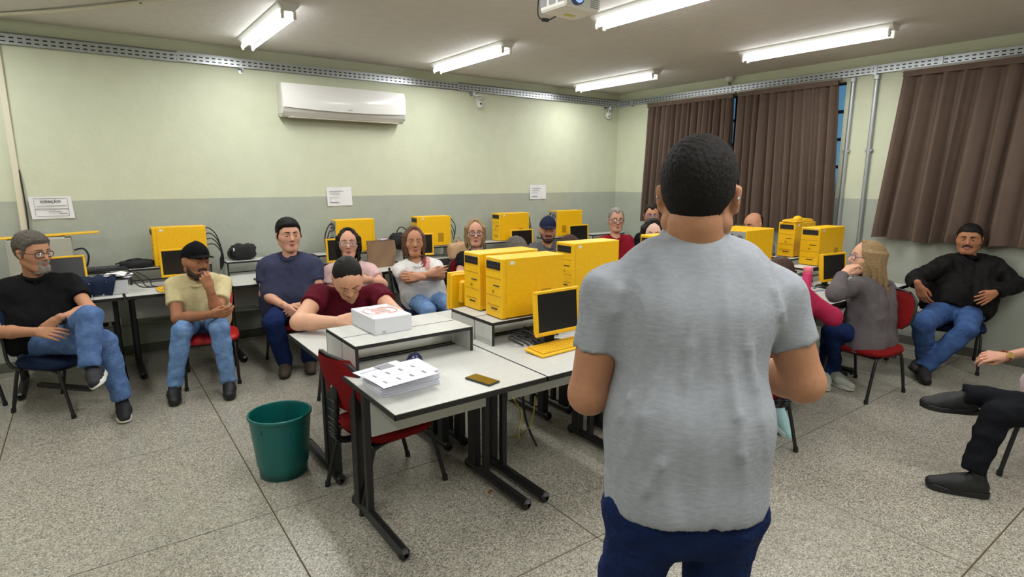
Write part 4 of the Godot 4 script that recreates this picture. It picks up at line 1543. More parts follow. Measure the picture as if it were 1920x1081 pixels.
	keyboard("yellow keyboard end showing beside the beige shirt on the wall desk", Vector3(0.60, DESK + 0.001, -5.42), Basis(Vector3.UP, 0.1), 0.42)
	# cords
	var cb: Material = mats["cable_black"]
	for k in 4:
		var y := SHELF + 0.31 - k * 0.05
		cord(["uppermost black cord", "second black cord", "third black cord", "lowest black cord"][k] + " looping from the back of the wide wall tower", [Vector3(0.845, y, -5.97), Vector3(0.89 + k * 0.01, y + 0.005, -5.95), Vector3(0.95 + k * 0.008, y - 0.08, -5.94), Vector3(0.99 - k * 0.01, SHELF + 0.02, -5.96), Vector3(0.96, DESK + 0.05, -5.98)], 0.0055, cb)
	for k in 3:
		var y := SHELF + 0.30 - k * 0.07
		cord(["uppermost", "middle", "lowest"][k] + " black cord hanging from the reversed tower behind the pink-shirted woman", [Vector3(2.05, y, -5.97), Vector3(2.0, y - 0.01, -5.95), Vector3(1.95 + k * 0.015, y - 0.12, -5.94), Vector3(1.96, SHELF + 0.01, -5.95)], 0.006, cb)
		cord(["uppermost", "middle", "lowest"][k] + " black cord hanging from the tower behind the white-shirted woman", [Vector3(3.42, y, -5.97), Vector3(3.45, y, -5.95), Vector3(3.50 - k * 0.015, y - 0.1, -5.94), Vector3(3.47, SHELF + 0.01, -5.95)], 0.0055, cb)
		cord(["uppermost", "middle", "lowest"][k] + " black cord hanging from the tower beside the blonde woman", [Vector3(4.57, y, -5.97), Vector3(4.60, y, -5.95), Vector3(4.63 - k * 0.01, y - 0.14, -5.94), Vector3(4.66, SHELF + 0.06, -5.95)], 0.006, cb)
	cord("black cord curling behind the grey computer", [Vector3(-0.12, 1.02, -5.97), Vector3(-0.06, 1.03, -5.95), Vector3(-0.03, 0.97, -5.94), Vector3(-0.05, 0.88, -5.95)], 0.008, cb)
	for k in 3:
		cord(["first", "second", "third"][k] + " black cord sprawling over the wall desk beside the grey box", [Vector3(0.22 + k * 0.03, SHELF - 0.02, -5.85), Vector3(0.25 + k * 0.06, DESK + 0.05, -5.78), Vector3(0.30 + k * 0.04, DESK + 0.008, -5.66), Vector3(0.42 + k * 0.05, DESK + 0.008, -5.6), Vector3(0.56, DESK + 0.01, -5.57 + k * 0.04)], 0.0045, cb)
	for k in 5:
		var z := -2.50 - 0.03 * k
		cord(["first", "second", "third", "fourth", "fifth"][k] + " black cord tangled behind the dark monitor on the island", [Vector3(1.86 + 0.03 * k, DESK + 0.008, -2.44 + 0.01 * k), Vector3(1.80 + 0.05 * k, DESK + 0.05, z), Vector3(1.92 + 0.02 * k, DESK + 0.03 + 0.01 * (k % 3), -2.53), Vector3(2.05 - 0.03 * k, DESK + 0.012, -2.46), Vector3(1.95 + 0.05 * k, DESK + 0.06, -2.57), Vector3(2.16, DESK + 0.01, -2.5 - 0.02 * k)], 0.006, cb)
	for k in 3:
		cord(["first", "second", "third"][k] + " black cord hanging behind the stickered tower", [Vector3(2.27, SHELF + 0.25 - 0.05 * k, -2.68), Vector3(2.31 + 0.015 * k, SHELF + 0.2 - 0.05 * k, -2.68), Vector3(2.34, SHELF + 0.06, -2.7), Vector3(2.33, SHELF - 0.0, -2.69)], 0.006, cb)
	var yc := mat("cord_yellow", Color8(196, 180, 60), 0.5)
	cord("pale yellow network cord hanging under the desk joint and curling on the floor", [at_height(962, 745, 0.62), at_z(966, 752, -2.5), at_z(978, 775, -2.5), at_z(972, 810, -2.48), at_height(977, 828, 0.006), at_height(968, 815, 0.006), at_height(960, 818, 0.006)], 0.004, yc)
	cord("pale yellow network cord hanging straight down beside the curling one", [at_z(1003, 742, -2.55), at_z(1000, 775, -2.55), at_z(992, 800, -2.55), at_height(975, 818, 0.006)], 0.004, yc)
	cord("grey cord bundle dropping behind the desk joint", [Vector3(1.95, 0.69, -2.62), Vector3(1.98, 0.5, -2.62), Vector3(2.0, 0.2, -2.6), Vector3(2.05, 0.02, -2.55)], 0.007, cb)
	for k in 2:
		cord(["first", "second"][k] + " pale blue lead lying on the desk by the pink bottle", [at_height(1525, 540 + k * 6, DESK + 0.006), at_height(1545, 536 + k * 8, DESK + 0.006), at_height(1556, 548 + k * 5, DESK + 0.006)], 0.004, mat("lead_blue", Color8(150, 160, 200), 0.5))
	soft_bag("black crumpled bag under the shelf behind the pink bottle", Vector3(4.95, DESK, -2.52), Vector3(0.13, 0.05, 0.06), bag, 9, "")

func paper_stack() -> void:
	var t := thing("paper_stack", "thick stack of printed white sheets near the corner of the first desk", "papers", at_height(735, 722, DESK))
	var paper := mat("office_paper", Color8(222, 222, 236), 0.6)
	var o := t.position
	var a := at_height(668, 712, DESK)      # left corner
	var n := at_height(716, 747, DESK)      # near corner
	var ex := (at_height(800, 725, DESK) - n); ex.y = 0; ex = ex.normalized()
	var ey := (a - n); ey.y = 0; ey = ey.normalized()
	var L := 0.285
	var W := 0.205
	var rng := RandomNumberGenerator.new()
	rng.seed = 4
	for k in 10:
		var mb := MB.new()
		var sh := Vector3(rng.randf_range(-0.006, 0.006), 0, rng.randf_range(-0.006, 0.006))
		var y := k * 0.0068
		var h := 0.0062
		var p := PackedVector3Array()
		# each wad: wavy rounded slab
		for r in [0, 1, 2, 3]:
			for c in 24:
				var f := c / 24.0 * 4.0
				var s := int(f)
				var g := f - s
				var u: float = [g, 1.0, 1.0 - g, 0.0][s]
				var v: float = [0.0, g, 1.0, 1.0 - g][s]
				var inset := 0.5 if r == 0 or r == 3 else 0.0
				var yy: float = y + [0.0, 0.0008, h - 0.0008, h][r] + 0.0022 * sin(u * 6.0 + k) * (k / 9.0)
				if r == 0 or r == 3:
					u = lerpf(u, 0.5, 0.02)
					v = lerpf(v, 0.5, 0.02)
				p.append(n - o + ex * (u * L) + ey * (v * W) + sh + Vector3.UP * yy + Vector3.UP * (inset * 0.0))
		mb.grid(p, 24, true, true)
		var c0 := n - o + ex * L / 2 + ey * W / 2 + sh + Vector3.UP * (y + h)
		for c in 24:
			mb.tri(c0, p[72 + c], p[72 + (c + 1) % 24])
		part(t, "wad", mb, paper)
	# upper sheets, turned a little
	var y1 := 0.070
	var n2 := at_height(720, 728, DESK + y1)
	var r2 := at_height(822, 699, DESK + y1)
	var l2 := at_height(676, 703, DESK + y1)
	for q in [[n2, (r2 - n2), (l2 - n2), 0.0], [n2 + (l2 - n2) * 0.30 + (r2 - n2) * 0.02, (r2 - n2).rotated(Vector3.UP, 0.07) * 0.86, (l2 - n2).rotated(Vector3.UP, 0.07), -0.003]]:
		var mb := MB.new()
		var p := PackedVector3Array()
		for r in 5:
			for c in 7:
				var u := c / 6.0
				var v := r / 4.0
				p.append(q[0] - o + q[1] * u + q[2] * v + Vector3.UP * (q[3] + 0.0008 * sin(u * 5 + v * 3)))
		mb.grid(p, 7)
		var sheet := part(t, "sheet", mb, paper)
		var un: Vector3 = q[1]
		var vn: Vector3 = q[2]
		var bs := Basis(un.normalized(), Vector3.UP, un.normalized().cross(Vector3.UP))
		if q[3] == 0.0:
			for r in 2:
				for c in 4:
					mb = MB.new()
					mb.box(q[0] - o + un * (0.14 + 0.24 * c) + vn * (0.28 + 0.45 * r) + Vector3.UP * 0.0011, Vector3(0.010, 0.0004, 0.032), 0.0, bs)
					part(sheet, "printed_mark", mb, mats["printer_grey"])
			mb = MB.new()
			mb.box(q[0] - o + un * 0.5 + vn * 0.5 + Vector3.UP * 0.0011, Vector3(0.26, 0.0004, 0.001), 0.0, bs)
			part(sheet, "printed_line", mb, mats["print_faint"])
		else:
			mb = MB.new()
			mb.box(q[0] - o + un * 0.62 + vn * 0.82 + Vector3.UP * -0.0018, Vector3(0.08, 0.0004, 0.06), 0.0, bs)
			part(sheet, "printed_panel", mb, mats["printer_grey"])
			mb = MB.new()
			mb.box(q[0] - o + un * 0.28 + vn * 0.8 + Vector3.UP * -0.0018, Vector3(0.1, 0.0004, 0.012), 0.0, bs)
			part(sheet, "printed_line", mb, mats["print_faint"])

func soft_bag(label: String, pos: Vector3, r: Vector3, m: Material, sd: int, extra: String) -> void:
	var t := thing("bag", label, "bag", pos)
	var mb := MB.new()
	var p := PackedVector3Array()
	for a in 13:
		var th := PI * a / 12 - PI / 2
		for k in 24:
			var ph := TAU * k / 24
			var c := pow(maxf(cos(th), 0.0), 0.5)
			var d := Vector3(c * signf(cos(ph)) * pow(absf(cos(ph)), 0.7), signf(sin(th)) * pow(absf(sin(th)), 0.7), c * signf(sin(ph)) * pow(absf(sin(ph)), 0.7))
			var nz := 1.0 + 0.10 * wob.get_noise_3d(d.x * 1.6 + sd, d.y * 1.6, d.z * 1.6)
			p.append(Vector3(d.x * r.x, maxf(r.y + d.y * r.y, 0.0), d.z * r.z) * Vector3(nz, nz, nz))
	mb.grid(p, 24, true, true)
	part(t, "body", mb, m)
	if extra == "handle":
		mb = MB.new()
		mb.tube(curve(arr([Vector3(-r.x * 0.45, r.y * 1.8, 0), Vector3(-r.x * 0.3, r.y * 2.5, 0), Vector3(0, r.y * 2.75, 0), Vector3(r.x * 0.3, r.y * 2.4, 0), Vector3(r.x * 0.45, r.y * 1.8, 0)]), 18), 0.006, 7)
		part(t, "handle", mb, m)
	elif extra == "strap":
		mb = MB.new()
		mb.tube(curve(arr([Vector3(-r.x * 0.8, r.y * 1.5, r.z * 0.5), Vector3(-r.x * 1.15, r.y * 1.2, r.z * 0.6), Vector3(-r.x * 1.1, r.y * 0.5, r.z * 0.6), Vector3(-r.x * 0.8, r.y * 0.2, r.z * 0.8)]), 14), 0.007, 6, true, 0.007, 2.0)
		part(t, "strap", mb, m)
		mb = MB.new()
		mb.box(Vector3(-r.x * 0.75, r.y * 1.45, r.z * 0.85), Vector3(0.012, 0.03, 0.004), 0.001)
		part(t, "label_patch", mb, mats["white_plastic"])
	elif extra == "cord":
		mb = MB.new()
		mb.tube(curve(arr([Vector3(-r.x * 1.2, r.y * 1.2, 0), Vector3(0, r.y * 2.3, 0.01), Vector3(r.x * 1.1, r.y * 1.0, 0.02), Vector3(r.x * 1.6, r.y * 0.9, 0.02)]), 16), 0.006, 6)
		part(t, "strap", mb, m)

# ================= bodies =================
# A body is a set of tapered bones joined by a smooth minimum and meshed as surface nets.
# bone: [kind, a, b, ra, rb, k]; kinds: 0 bone, 1 carve a bone, 2 bone cut flat at b, 3 cut flat at both ends, 4 ellipsoid (b = radii), 5 carve an ellipsoid, 6 keep what lies behind plane (a, normal b)
func sdf_mesh(P: Array, cell: float, mb: MB, amp := 0.0, fs := Vector3.ONE, foff := 0.0) -> void:
	var n := P.size()
	var T := PackedInt32Array()
	var A := PackedVector3Array()
	var B := PackedVector3Array()
	var IV := PackedFloat32Array()
	var RA := PackedFloat32Array()
	var RD := PackedFloat32Array()
	var K := PackedFloat32Array()
	var lo := Vector3.ONE * 1e6
	var hi := -lo
	var kmax := 0.0
	for q in P:
		var ty: int = q[0]
		var a: Vector3 = q[1]
		var b: Vector3 = q[2]
		T.append(ty)
		A.append(a)
		K.append(q[5])
		RA.append(q[3])
		RD.append(q[4] - q[3])
		if ty >= 4:
			B.append(b)
			IV.append(0.0)
			if ty == 4:
				lo = lo.min(a - b)
				hi = hi.max(a + b)
		else:
			B.append(b - a)
			IV.append(1.0 / maxf((b - a).length_squared(), 1e-9))
			if ty != 1:
				var r := maxf(q[3], q[4])
				lo = lo.min(a.min(b) - Vector3.ONE * r)
				hi = hi.max(a.max(b) + Vector3.ONE * r)
		kmax = maxf(kmax, q[5])
	var mg := cell * 2.0 + kmax * 0.3 + amp
	lo -= Vector3.ONE * mg
	hi += Vector3.ONE * mg
	var S := 6
	var bx := int(ceil((hi.x - lo.x) / cell / S))
	var by := int(ceil((hi.y - lo.y) / cell / S))
	var bz := int(ceil((hi.z - lo.z) / cell / S))
	var nx := bx * S + 1
	var ny := by * S + 1
	var nz := bz * S + 1
	var sy := nx
	var sz := nx * ny
	var G := PackedFloat32Array()
	G.resize(nx * ny * nz)
	G.fill(1.0)
	var half := cell * S * 0.5
	var diag := half * 1.7321 + cell * 1.8 + amp
	var blocks := PackedInt32Array()
	var dl := PackedFloat32Array()
	dl.resize(n)
	for kz in bz:
		for ky in by:
			for kx in bx:
				var c := lo + Vector3(kx, ky, kz) * (cell * S) + Vector3.ONE * half
				var du := 1e3
				var dsub := 1e3
				for j in n:
					var ty := T[j]
					var d := 0.0
					if ty >= 4:
						if ty == 6:
							d = (c - A[j]).dot(B[j])
							dsub = minf(dsub, absf(d))
							dl[j] = absf(d)
							continue
						var q := c - A[j]
						var k0 := (q / B[j]).length()
						var k1 := (q / (B[j] * B[j])).length()
						d = k0 * (k0 - 1.0) / maxf(k1, 1e-6)
						if k0 < 0.5:
							d = -minf(B[j].x, minf(B[j].y, B[j].z)) * 0.5
					else:
						var pa := c - A[j]
						var h := clampf(pa.dot(B[j]) * IV[j], 0.0, 1.0)
						d = (pa - B[j] * h).length() - RA[j] - RD[j] * h
					dl[j] = d
					if ty == 1 or ty == 5:
						dsub = minf(dsub, absf(d))
					else:
						du = minf(du, d)
				if du > diag + kmax * 0.3:
					continue
				var base := kx * S + ky * S * sy + kz * S * sz
				if du < -diag and dsub > diag + kmax * 0.3:
					for z in S:
						for y in S:
							for x in S:
								G[base + x + y * sy + z * sz] = -1.0
					continue
				blocks.append(kx)
				blocks.append(ky)
				blocks.append(kz)
				var lst := PackedInt32Array()
				for j in n:
					var ty := T[j]
					if ty == 1 or ty == 5 or ty == 6:
						if dl[j] < diag + K[j] or ty == 6:
							lst.append(j)
					elif dl[j] < maxf(du, 0.0) + diag * 2.0 + K[j]:
						lst.append(j)
				var m := lst.size()
				for z in S:
					for y in S:
						for x in S:
							var p := lo + Vector3(kx * S + x, ky * S + y, kz * S + z) * cell
							var d := 1e2
							for jj in m:
								var j := lst[jj]
								var ty := T[j]
								var e := 0.0
								if ty < 4:
									var pa := p - A[j]
									var t := pa.dot(B[j]) * IV[j]
									var h := clampf(t, 0.0, 1.0)
									e = (pa - B[j] * h).length() - RA[j] - RD[j] * h
									if ty >= 2:
										var ln := sqrt(1.0 / IV[j])
										e = maxf(e, (t - 1.0) * ln)
										if ty == 3:
											e = maxf(e, -t * ln)
								elif ty == 6:
									e = (p - A[j]).dot(B[j])
									d = maxf(d, e)
									continue
								else:
									var q := p - A[j]
									var k0 := (q / B[j]).length()
									e = k0 * (k0 - 1.0) / maxf((q / (B[j] * B[j])).length(), 1e-6)
								var k := K[j]
								if ty == 1 or ty == 5:
									var w := maxf(k - absf(d + e), 0.0) / k
									d = maxf(d, -e) + w * w * k * 0.25
								else:
									var w := maxf(k - absf(d - e), 0.0) / k
									d = minf(d, e) - w * w * k * 0.25
							if amp > 0.0:
								var n1 := wob.get_noise_3d(p.x * fs.x + foff, p.y * fs.y, p.z * fs.z)
								var n2 := wob.get_noise_3d(p.x * fs.x * 0.8 - foff, p.y * fs.y * 0.8 + n1 * 0.25, p.z * fs.z * 0.8 + 9.0)
								d += amp * (0.45 * n1 + 1.3 * absf(n2) - 0.35)
							G[base + x + y * sy + z * sz] = d
	# vertices
	var V := PackedInt32Array()
	V.resize(nx * ny * nz)
	V.fill(-1)
	var vs := mb.v.size()
	var is_ := mb.i.size()
	var cells := PackedInt32Array()
	var lim := cell * 1.9 + amp
	var nb := blocks.size() / 3
	for q in nb:
		var ox := blocks[q * 3] * S
		var oy := blocks[q * 3 + 1] * S
		var oz := blocks[q * 3 + 2] * S
		for z in S:
			for y in S:
				var row := ox + (oy + y) * sy + (oz + z) * sz
				for x in S:
					var g := row + x
					var g0 := G[g]
					if g0 > lim or g0 < -lim:
						continue
					var g1 := G[g + 1]
					var g2 := G[g + sy]
					var g3 := G[g + sy + 1]
					var g4 := G[g + sz]
					var g5 := G[g + sz + 1]
					var g6 := G[g + sz + sy]
					var g7 := G[g + sz + sy + 1]
					var c := int(g0 < 0) + int(g1 < 0) + int(g2 < 0) + int(g3 < 0) + int(g4 < 0) + int(g5 < 0) + int(g6 < 0) + int(g7 < 0)
					if c == 0 or c == 8:
						continue
					var s := Vector3.ZERO
					var w := 0
					if (g0 < 0) != (g1 < 0):
						s += Vector3(g0 / (g0 - g1), 0, 0); w += 1
					if (g2 < 0) != (g3 < 0):
						s += Vector3(g2 / (g2 - g3), 1, 0); w += 1
					if (g4 < 0) != (g5 < 0):
						s += Vector3(g4 / (g4 - g5), 0, 1); w += 1
					if (g6 < 0) != (g7 < 0):
						s += Vector3(g6 / (g6 - g7), 1, 1); w += 1
					if (g0 < 0) != (g2 < 0):
						s += Vector3(0, g0 / (g0 - g2), 0); w += 1
					if (g1 < 0) != (g3 < 0):
						s += Vector3(1, g1 / (g1 - g3), 0); w += 1
					if (g4 < 0) != (g6 < 0):
						s += Vector3(0, g4 / (g4 - g6), 1); w += 1
					if (g5 < 0) != (g7 < 0):
						s += Vector3(1, g5 / (g5 - g7), 1); w += 1
					if (g0 < 0) != (g4 < 0):
						s += Vector3(0, 0, g0 / (g0 - g4)); w += 1
					if (g1 < 0) != (g5 < 0):
						s += Vector3(1, 0, g1 / (g1 - g5)); w += 1
					if (g2 < 0) != (g6 < 0):
						s += Vector3(0, 1, g2 / (g2 - g6)); w += 1
					if (g3 < 0) != (g7 < 0):
						s += Vector3(1, 1, g3 / (g3 - g7)); w += 1
					V[g] = mb.v.size()
					mb.v.append(lo + (Vector3(ox + x, oy + y, oz + z) + s / w) * cell)
					cells.append(g)
	for g in cells:
		var ins := G[g] < 0
		if ins != (G[g + 1] < 0):
			sdf_quad(mb, V, g, g - sy, g - sy - sz, g - sz, ins)
		if ins != (G[g + sy] < 0):
			sdf_quad(mb, V, g, g - sz, g - sz - 1, g - 1, ins)
		if ins != (G[g + sz] < 0):
			sdf_quad(mb, V, g, g - 1, g - 1 - sy, g - sy, ins)
	mb.smooth(vs, is_)

func sdf_quad(mb: MB, V: PackedInt32Array, a: int, b: int, c: int, d: int, ins: bool) -> void:
	if b < 0 or c < 0 or d < 0:
		return
	var va := V[a]
	var vb := V[b]
	var vc := V[c]
	var vd := V[d]
	if vb < 0 or vc < 0 or vd < 0:
		return
	if ins:
		mb.i.append_array(PackedInt32Array([va, vc, vb, va, vd, vc]))
	else:
		mb.i.append_array(PackedInt32Array([va, vb, vc, va, vc, vd]))
	# clockwise fronts; smooth() reads the same order

# work that runs side by side, and what is left to do afterwards
var jobs: Array[Callable] = []
var after: Array[Callable] = []

func sdf_job(P: Array, cell: float, mb: MB, amp := 0.0, fs := Vector3.ONE, foff := 0.0) -> void:
	jobs.append(func() -> void: sdf_mesh(P, cell, mb, amp, fs, foff))

func run_jobs() -> void:
	var todo := jobs
	jobs = []
	var id := WorkerThreadPool.add_group_task(func(k: int) -> void: todo[k].call(), todo.size(), -1, true)
	WorkerThreadPool.wait_for_group_task_completion(id)
	var rest := after
	after = []
	for f in rest:
		f.call()

# ---------- heads, hands and shoes made once, then fitted to each person ----------
var head_m: MB
var head_f: MB
var hands := {}
var shoe_up: MB
var shoe_sole: MB

func head_bones(female: bool) -> Array:
	var jw := 0.88 if female else 1.0
	var P := [
		[4, Vector3(0, 0.032, -0.014), Vector3(0.077, 0.093, 0.099), 0, 0, 0.01],
		[4, Vector3(0, -0.002, 0.030), Vector3(0.066, 0.088, 0.062), 0, 0, 0.04],
		[4, Vector3(0, -0.062, 0.020), Vector3(0.060 * jw, 0.050, 0.062), 0, 0, 0.03],
		[0, Vector3(-0.014 * jw, -0.100, 0.066), Vector3(0.014 * jw, -0.100, 0.066), 0.019, 0.019, 0.03],
	]
	for s in [-1.0, 1.0]:
		P.append([0, Vector3(s * 0.046, -0.024, 0.052), Vector3(s * 0.060, -0.01, 0.025), 0.021, 0.02, 0.025])      # cheek
		P.append([0, Vector3(s * 0.058 * jw, -0.055, -0.012), Vector3(s * 0.026 * jw, -0.098, 0.052), 0.018, 0.018, 0.03])  # jaw line
		P.append([0, Vector3(s * 0.012, 0.024, 0.082), Vector3(s * 0.046, 0.026, 0.066), 0.010 if not female else 0.007, 0.008, 0.015])   # brow
		P.append([5, Vector3(s * 0.033, 0.004, 0.094), Vector3(0.019, 0.013, 0.016), 0, 0, 0.012])   # socket
	P.append([0, Vector3(0, 0.020, 0.084), Vector3(0, -0.026, 0.108), 0.0085, 0.0115, 0.012])   # nose
	for s in [-1.0, 1.0]:
		P.append([0, Vector3(s * 0.010, -0.032, 0.096), Vector3(s * 0.012, -0.033, 0.092), 0.0085, 0.008, 0.006])
		P.append([0, Vector3(s * 0.033, 0.001, 0.0735), Vector3(s * 0.034, 0.001, 0.0735), 0.0145, 0.0145, 0.003])  # lids
		P.append([1, Vector3(s * 0.0235, -0.0005, 0.091), Vector3(s * 0.044, 0.0005, 0.088), 0.0046, 0.0042, 0.0015])  # slit between the lids
		P.append([0, Vector3(0, -0.0600, 0.0905), Vector3(s * 0.021, -0.0635, 0.081), 0.0060, 0.0035, 0.005])
		P.append([0, Vector3(0, -0.0710, 0.0890), Vector3(s * 0.019, -0.0670, 0.081), 0.0070, 0.0035, 0.005])
		P.append([0, Vector3(s * 0.077, 0.014, -0.012), Vector3(s * 0.079, -0.024, -0.004), 0.014, 0.010, 0.006])   # ear
		P.append([0, Vector3(s * 0.084, 0.018, -0.020), Vector3(s * 0.083, -0.012, -0.018), 0.008, 0.007, 0.006])
	P.append([1, Vector3(-0.02, -0.0655, 0.0945), Vector3(0.02, -0.0655, 0.0945), 0.0022, 0.0022, 0.003])
	return P

func hand_bones(curl: float, spread: float, thumb_in: float) -> Array:
	var P := [[0, Vector3(0, -0.035, 0), Vector3(0, 0.015, 0), 0.021, 0.021, 0.02], [0, Vector3(0.009, -0.03, 0), Vector3(0.012, 0.02, 0), 0.019, 0.018, 0.02]]
	var xs := [0.030, 0.010, -0.011, -0.030]
	var ks := [0.092, 0.096, 0.090, 0.080]
	var ls := [[0.042, 0.026, 0.021], [0.046, 0.030, 0.022], [0.042, 0.028, 0.021], [0.033, 0.021, 0.018]]
	for f in 4:
		var kn := Vector3(xs[f], ks[f], 0)
		P.append([0, Vector3(xs[f] * 0.55, 0.015, 0), kn, 0.015, 0.0105, 0.014])
		var ang := curl * (0.55 + 0.08 * f)
		var sp: float = spread * (1.5 - f) * 0.12
		var p := kn
		for j in 3:
			var dir := Vector3(sin(sp) * cos(ang), cos(ang), sin(ang))
			var q: Vector3 = p + dir * ls[f][j]
			P.append([0, p, q, 0.0098 - 0.0009 * j, 0.0090 - 0.0009 * j, 0.003])
			p = q
			ang += curl * (0.75 if j == 0 else 0.5)
	var tb := Vector3(0.022, 0.022, 0.006)
	var t1 := Vector3(0.044 - 0.012 * thumb_in, 0.052, 0.016 + 0.014 * thumb_in)
	var t2 := t1 + Vector3(0.014 - 0.024 * thumb_in, 0.028, 0.004 + 0.010 * thumb_in)
	var t3 := t2 + Vector3(0.004 - 0.018 * thumb_in, 0.025, 0.002 + 0.004 * thumb_in)
	P.append([0, tb, t1, 0.016, 0.0125, 0.014])
	P.append([0, t1, t2, 0.0115, 0.0105, 0.004])
	P.append([0, t2, t3, 0.0105, 0.0085, 0.003])
	return P

func make_templates() -> void:
	head_m = MB.new()
	sdf_job(head_bones(false), 0.0036, head_m)
	head_f = MB.new()
	sdf_job(head_bones(true), 0.0036, head_f)
	for q in [["relaxed", 0.55, 0.6, 0.3], ["fist", 1.55, 0.2, 1.0], ["flat", 0.22, 0.9, 0.2], ["grip", 1.0, 0.3, 0.7]]:
		var h := MB.new()
		sdf_job(hand_bones(q[1], q[2], q[3]), 0.0042, h)
		hands[q[0]] = h
	# shoe: heel at the back of the origin (ankle over it), toe along +z, sole on y = 0
	shoe_up = MB.new()
	sdf_job([
		[0, Vector3(0, 0.052, -0.045), Vector3(0, 0.050, 0.06), 0.038, 0.040, 0.02],
		[0, Vector3(0, 0.046, 0.06), Vector3(0.006, 0.036, 0.155), 0.043, 0.030, 0.03],
		[0, Vector3(0.012, 0.034, 0.12), Vector3(0.008, 0.032, 0.16), 0.034, 0.028, 0.02],
		[0, Vector3(0, 0.07, -0.03), Vector3(0, 0.115, -0.028), 0.037, 0.038, 0.03],
		[0, Vector3(0, 0.085, 0.03), Vector3(0, 0.055, 0.10), 0.028, 0.024, 0.03],
		[1, Vector3(0, 0.11, -0.028), Vector3(0, 0.16, -0.028), 0.031, 0.04, 0.004],
		[6, Vector3(0, 0.022, 0), Vector3(0, -1, 0), 0, 0, 0.001],
	], 0.0055, shoe_up)
	shoe_sole = MB.new()
	var out := PackedVector2Array()
	var prof := [[-0.086, 0.018], [-0.08, 0.03], [-0.05, 0.037], [0.0, 0.036], [0.05, 0.041], [0.10, 0.047], [0.15, 0.042], [0.175, 0.030], [0.188, 0.012]]
	for q in prof:
		out.append(Vector2(q[1] * 1.02 + 0.004 * clampf(q[0] * 8, 0, 1), q[0]))
	for k in range(prof.size() - 1, -1, -1):
		out.append(Vector2(-prof[k][1] * 0.98 + 0.008 * clampf(prof[k][0] * 8, 0, 1), prof[k][0]))
	var p := PackedVector3Array()
	for r in [[0.9, 0.0], [0.98, 0.004], [1.0, 0.016], [1.0, 0.026], [0.95, 0.029], [0.0, 0.029]]:
		for v in out:
			p.append(Vector3(v.x * r[0], r[1] + 0.010 * maxf(0.0, (v.y - 0.12) / 0.07) + 0.006 * maxf(0.0, -v.y / 0.08), v.y * (0.99 if r[0] > 0.5 else 0.0)))
	shoe_sole.grid(p, out.size(), true)
	for k in range(1, out.size() - 1):
		shoe_sole.tri(p[0], p[k], p[k + 1])
	run_jobs()

# skin of part of a head, lifted by thick(p); thickness <= 0 leaves it out
func shell(src: MB, thick: Callable, t: Transform3D, mb: MB, rough := 0.0, sd := 0.0) -> void:
	var idx := PackedInt32Array()
	idx.resize(src.v.size())
	idx.fill(-1)
	var th := PackedFloat32Array()
	th.resize(src.v.size())
	for k in src.v.size():
		th[k] = thick.call(src.v[k])
	var vs := mb.v.size()
	var is_ := mb.i.size()
	var neg := t.basis.determinant() < 0
	for k in range(0, src.i.size(), 3):
		var a := src.i[k]
		var b := src.i[k + 1]
		var c := src.i[k + 2]
		if th[a] <= 0.0 and th[b] <= 0.0 and th[c] <= 0.0:
			continue
		for v in [a, b, c]:
			if idx[v] < 0:
				idx[v] = mb.v.size()
				var e: float = th[v]
				var p := src.v[v]
				if e > 0.0 and rough > 0.0:
					e += rough * e * wob.get_noise_3d(p.x * 130 + sd, p.y * 70, p.z * 130 + sd)
				mb.v.append(t * (p + src.n[v] * maxf(e, -0.0015)))
		if neg:
			mb.i.append_array(PackedInt32Array([idx[a], idx[c], idx[b]]))
		else:
			mb.i.append_array(PackedInt32Array([idx[a], idx[b], idx[c]]))
	mb.smooth(vs, is_)

func skin_mat(key: String, c: Color) -> StandardMaterial3D:
	if mats.has(key):
		return mats[key]
	var m := mottled(key, Color(c.r * 0.97, c.g * 0.95, c.b * 0.94), Color(minf(c.r * 1.02, 1), minf(c.g * 1.03, 1), minf(c.b * 1.03, 1)), 6.0, 0.5, 0.03)
	m.subsurf_scatter_enabled = true
	m.subsurf_scatter_strength = 0.15
	m.metallic_specular = 0.35
	return m

func jt(s: Dictionary, key: String) -> Vector3:
	if s[key] is Vector3:
		return s[key]
	var q: Array = s[key]
	return at_depth(q[0], q[1], q[2])

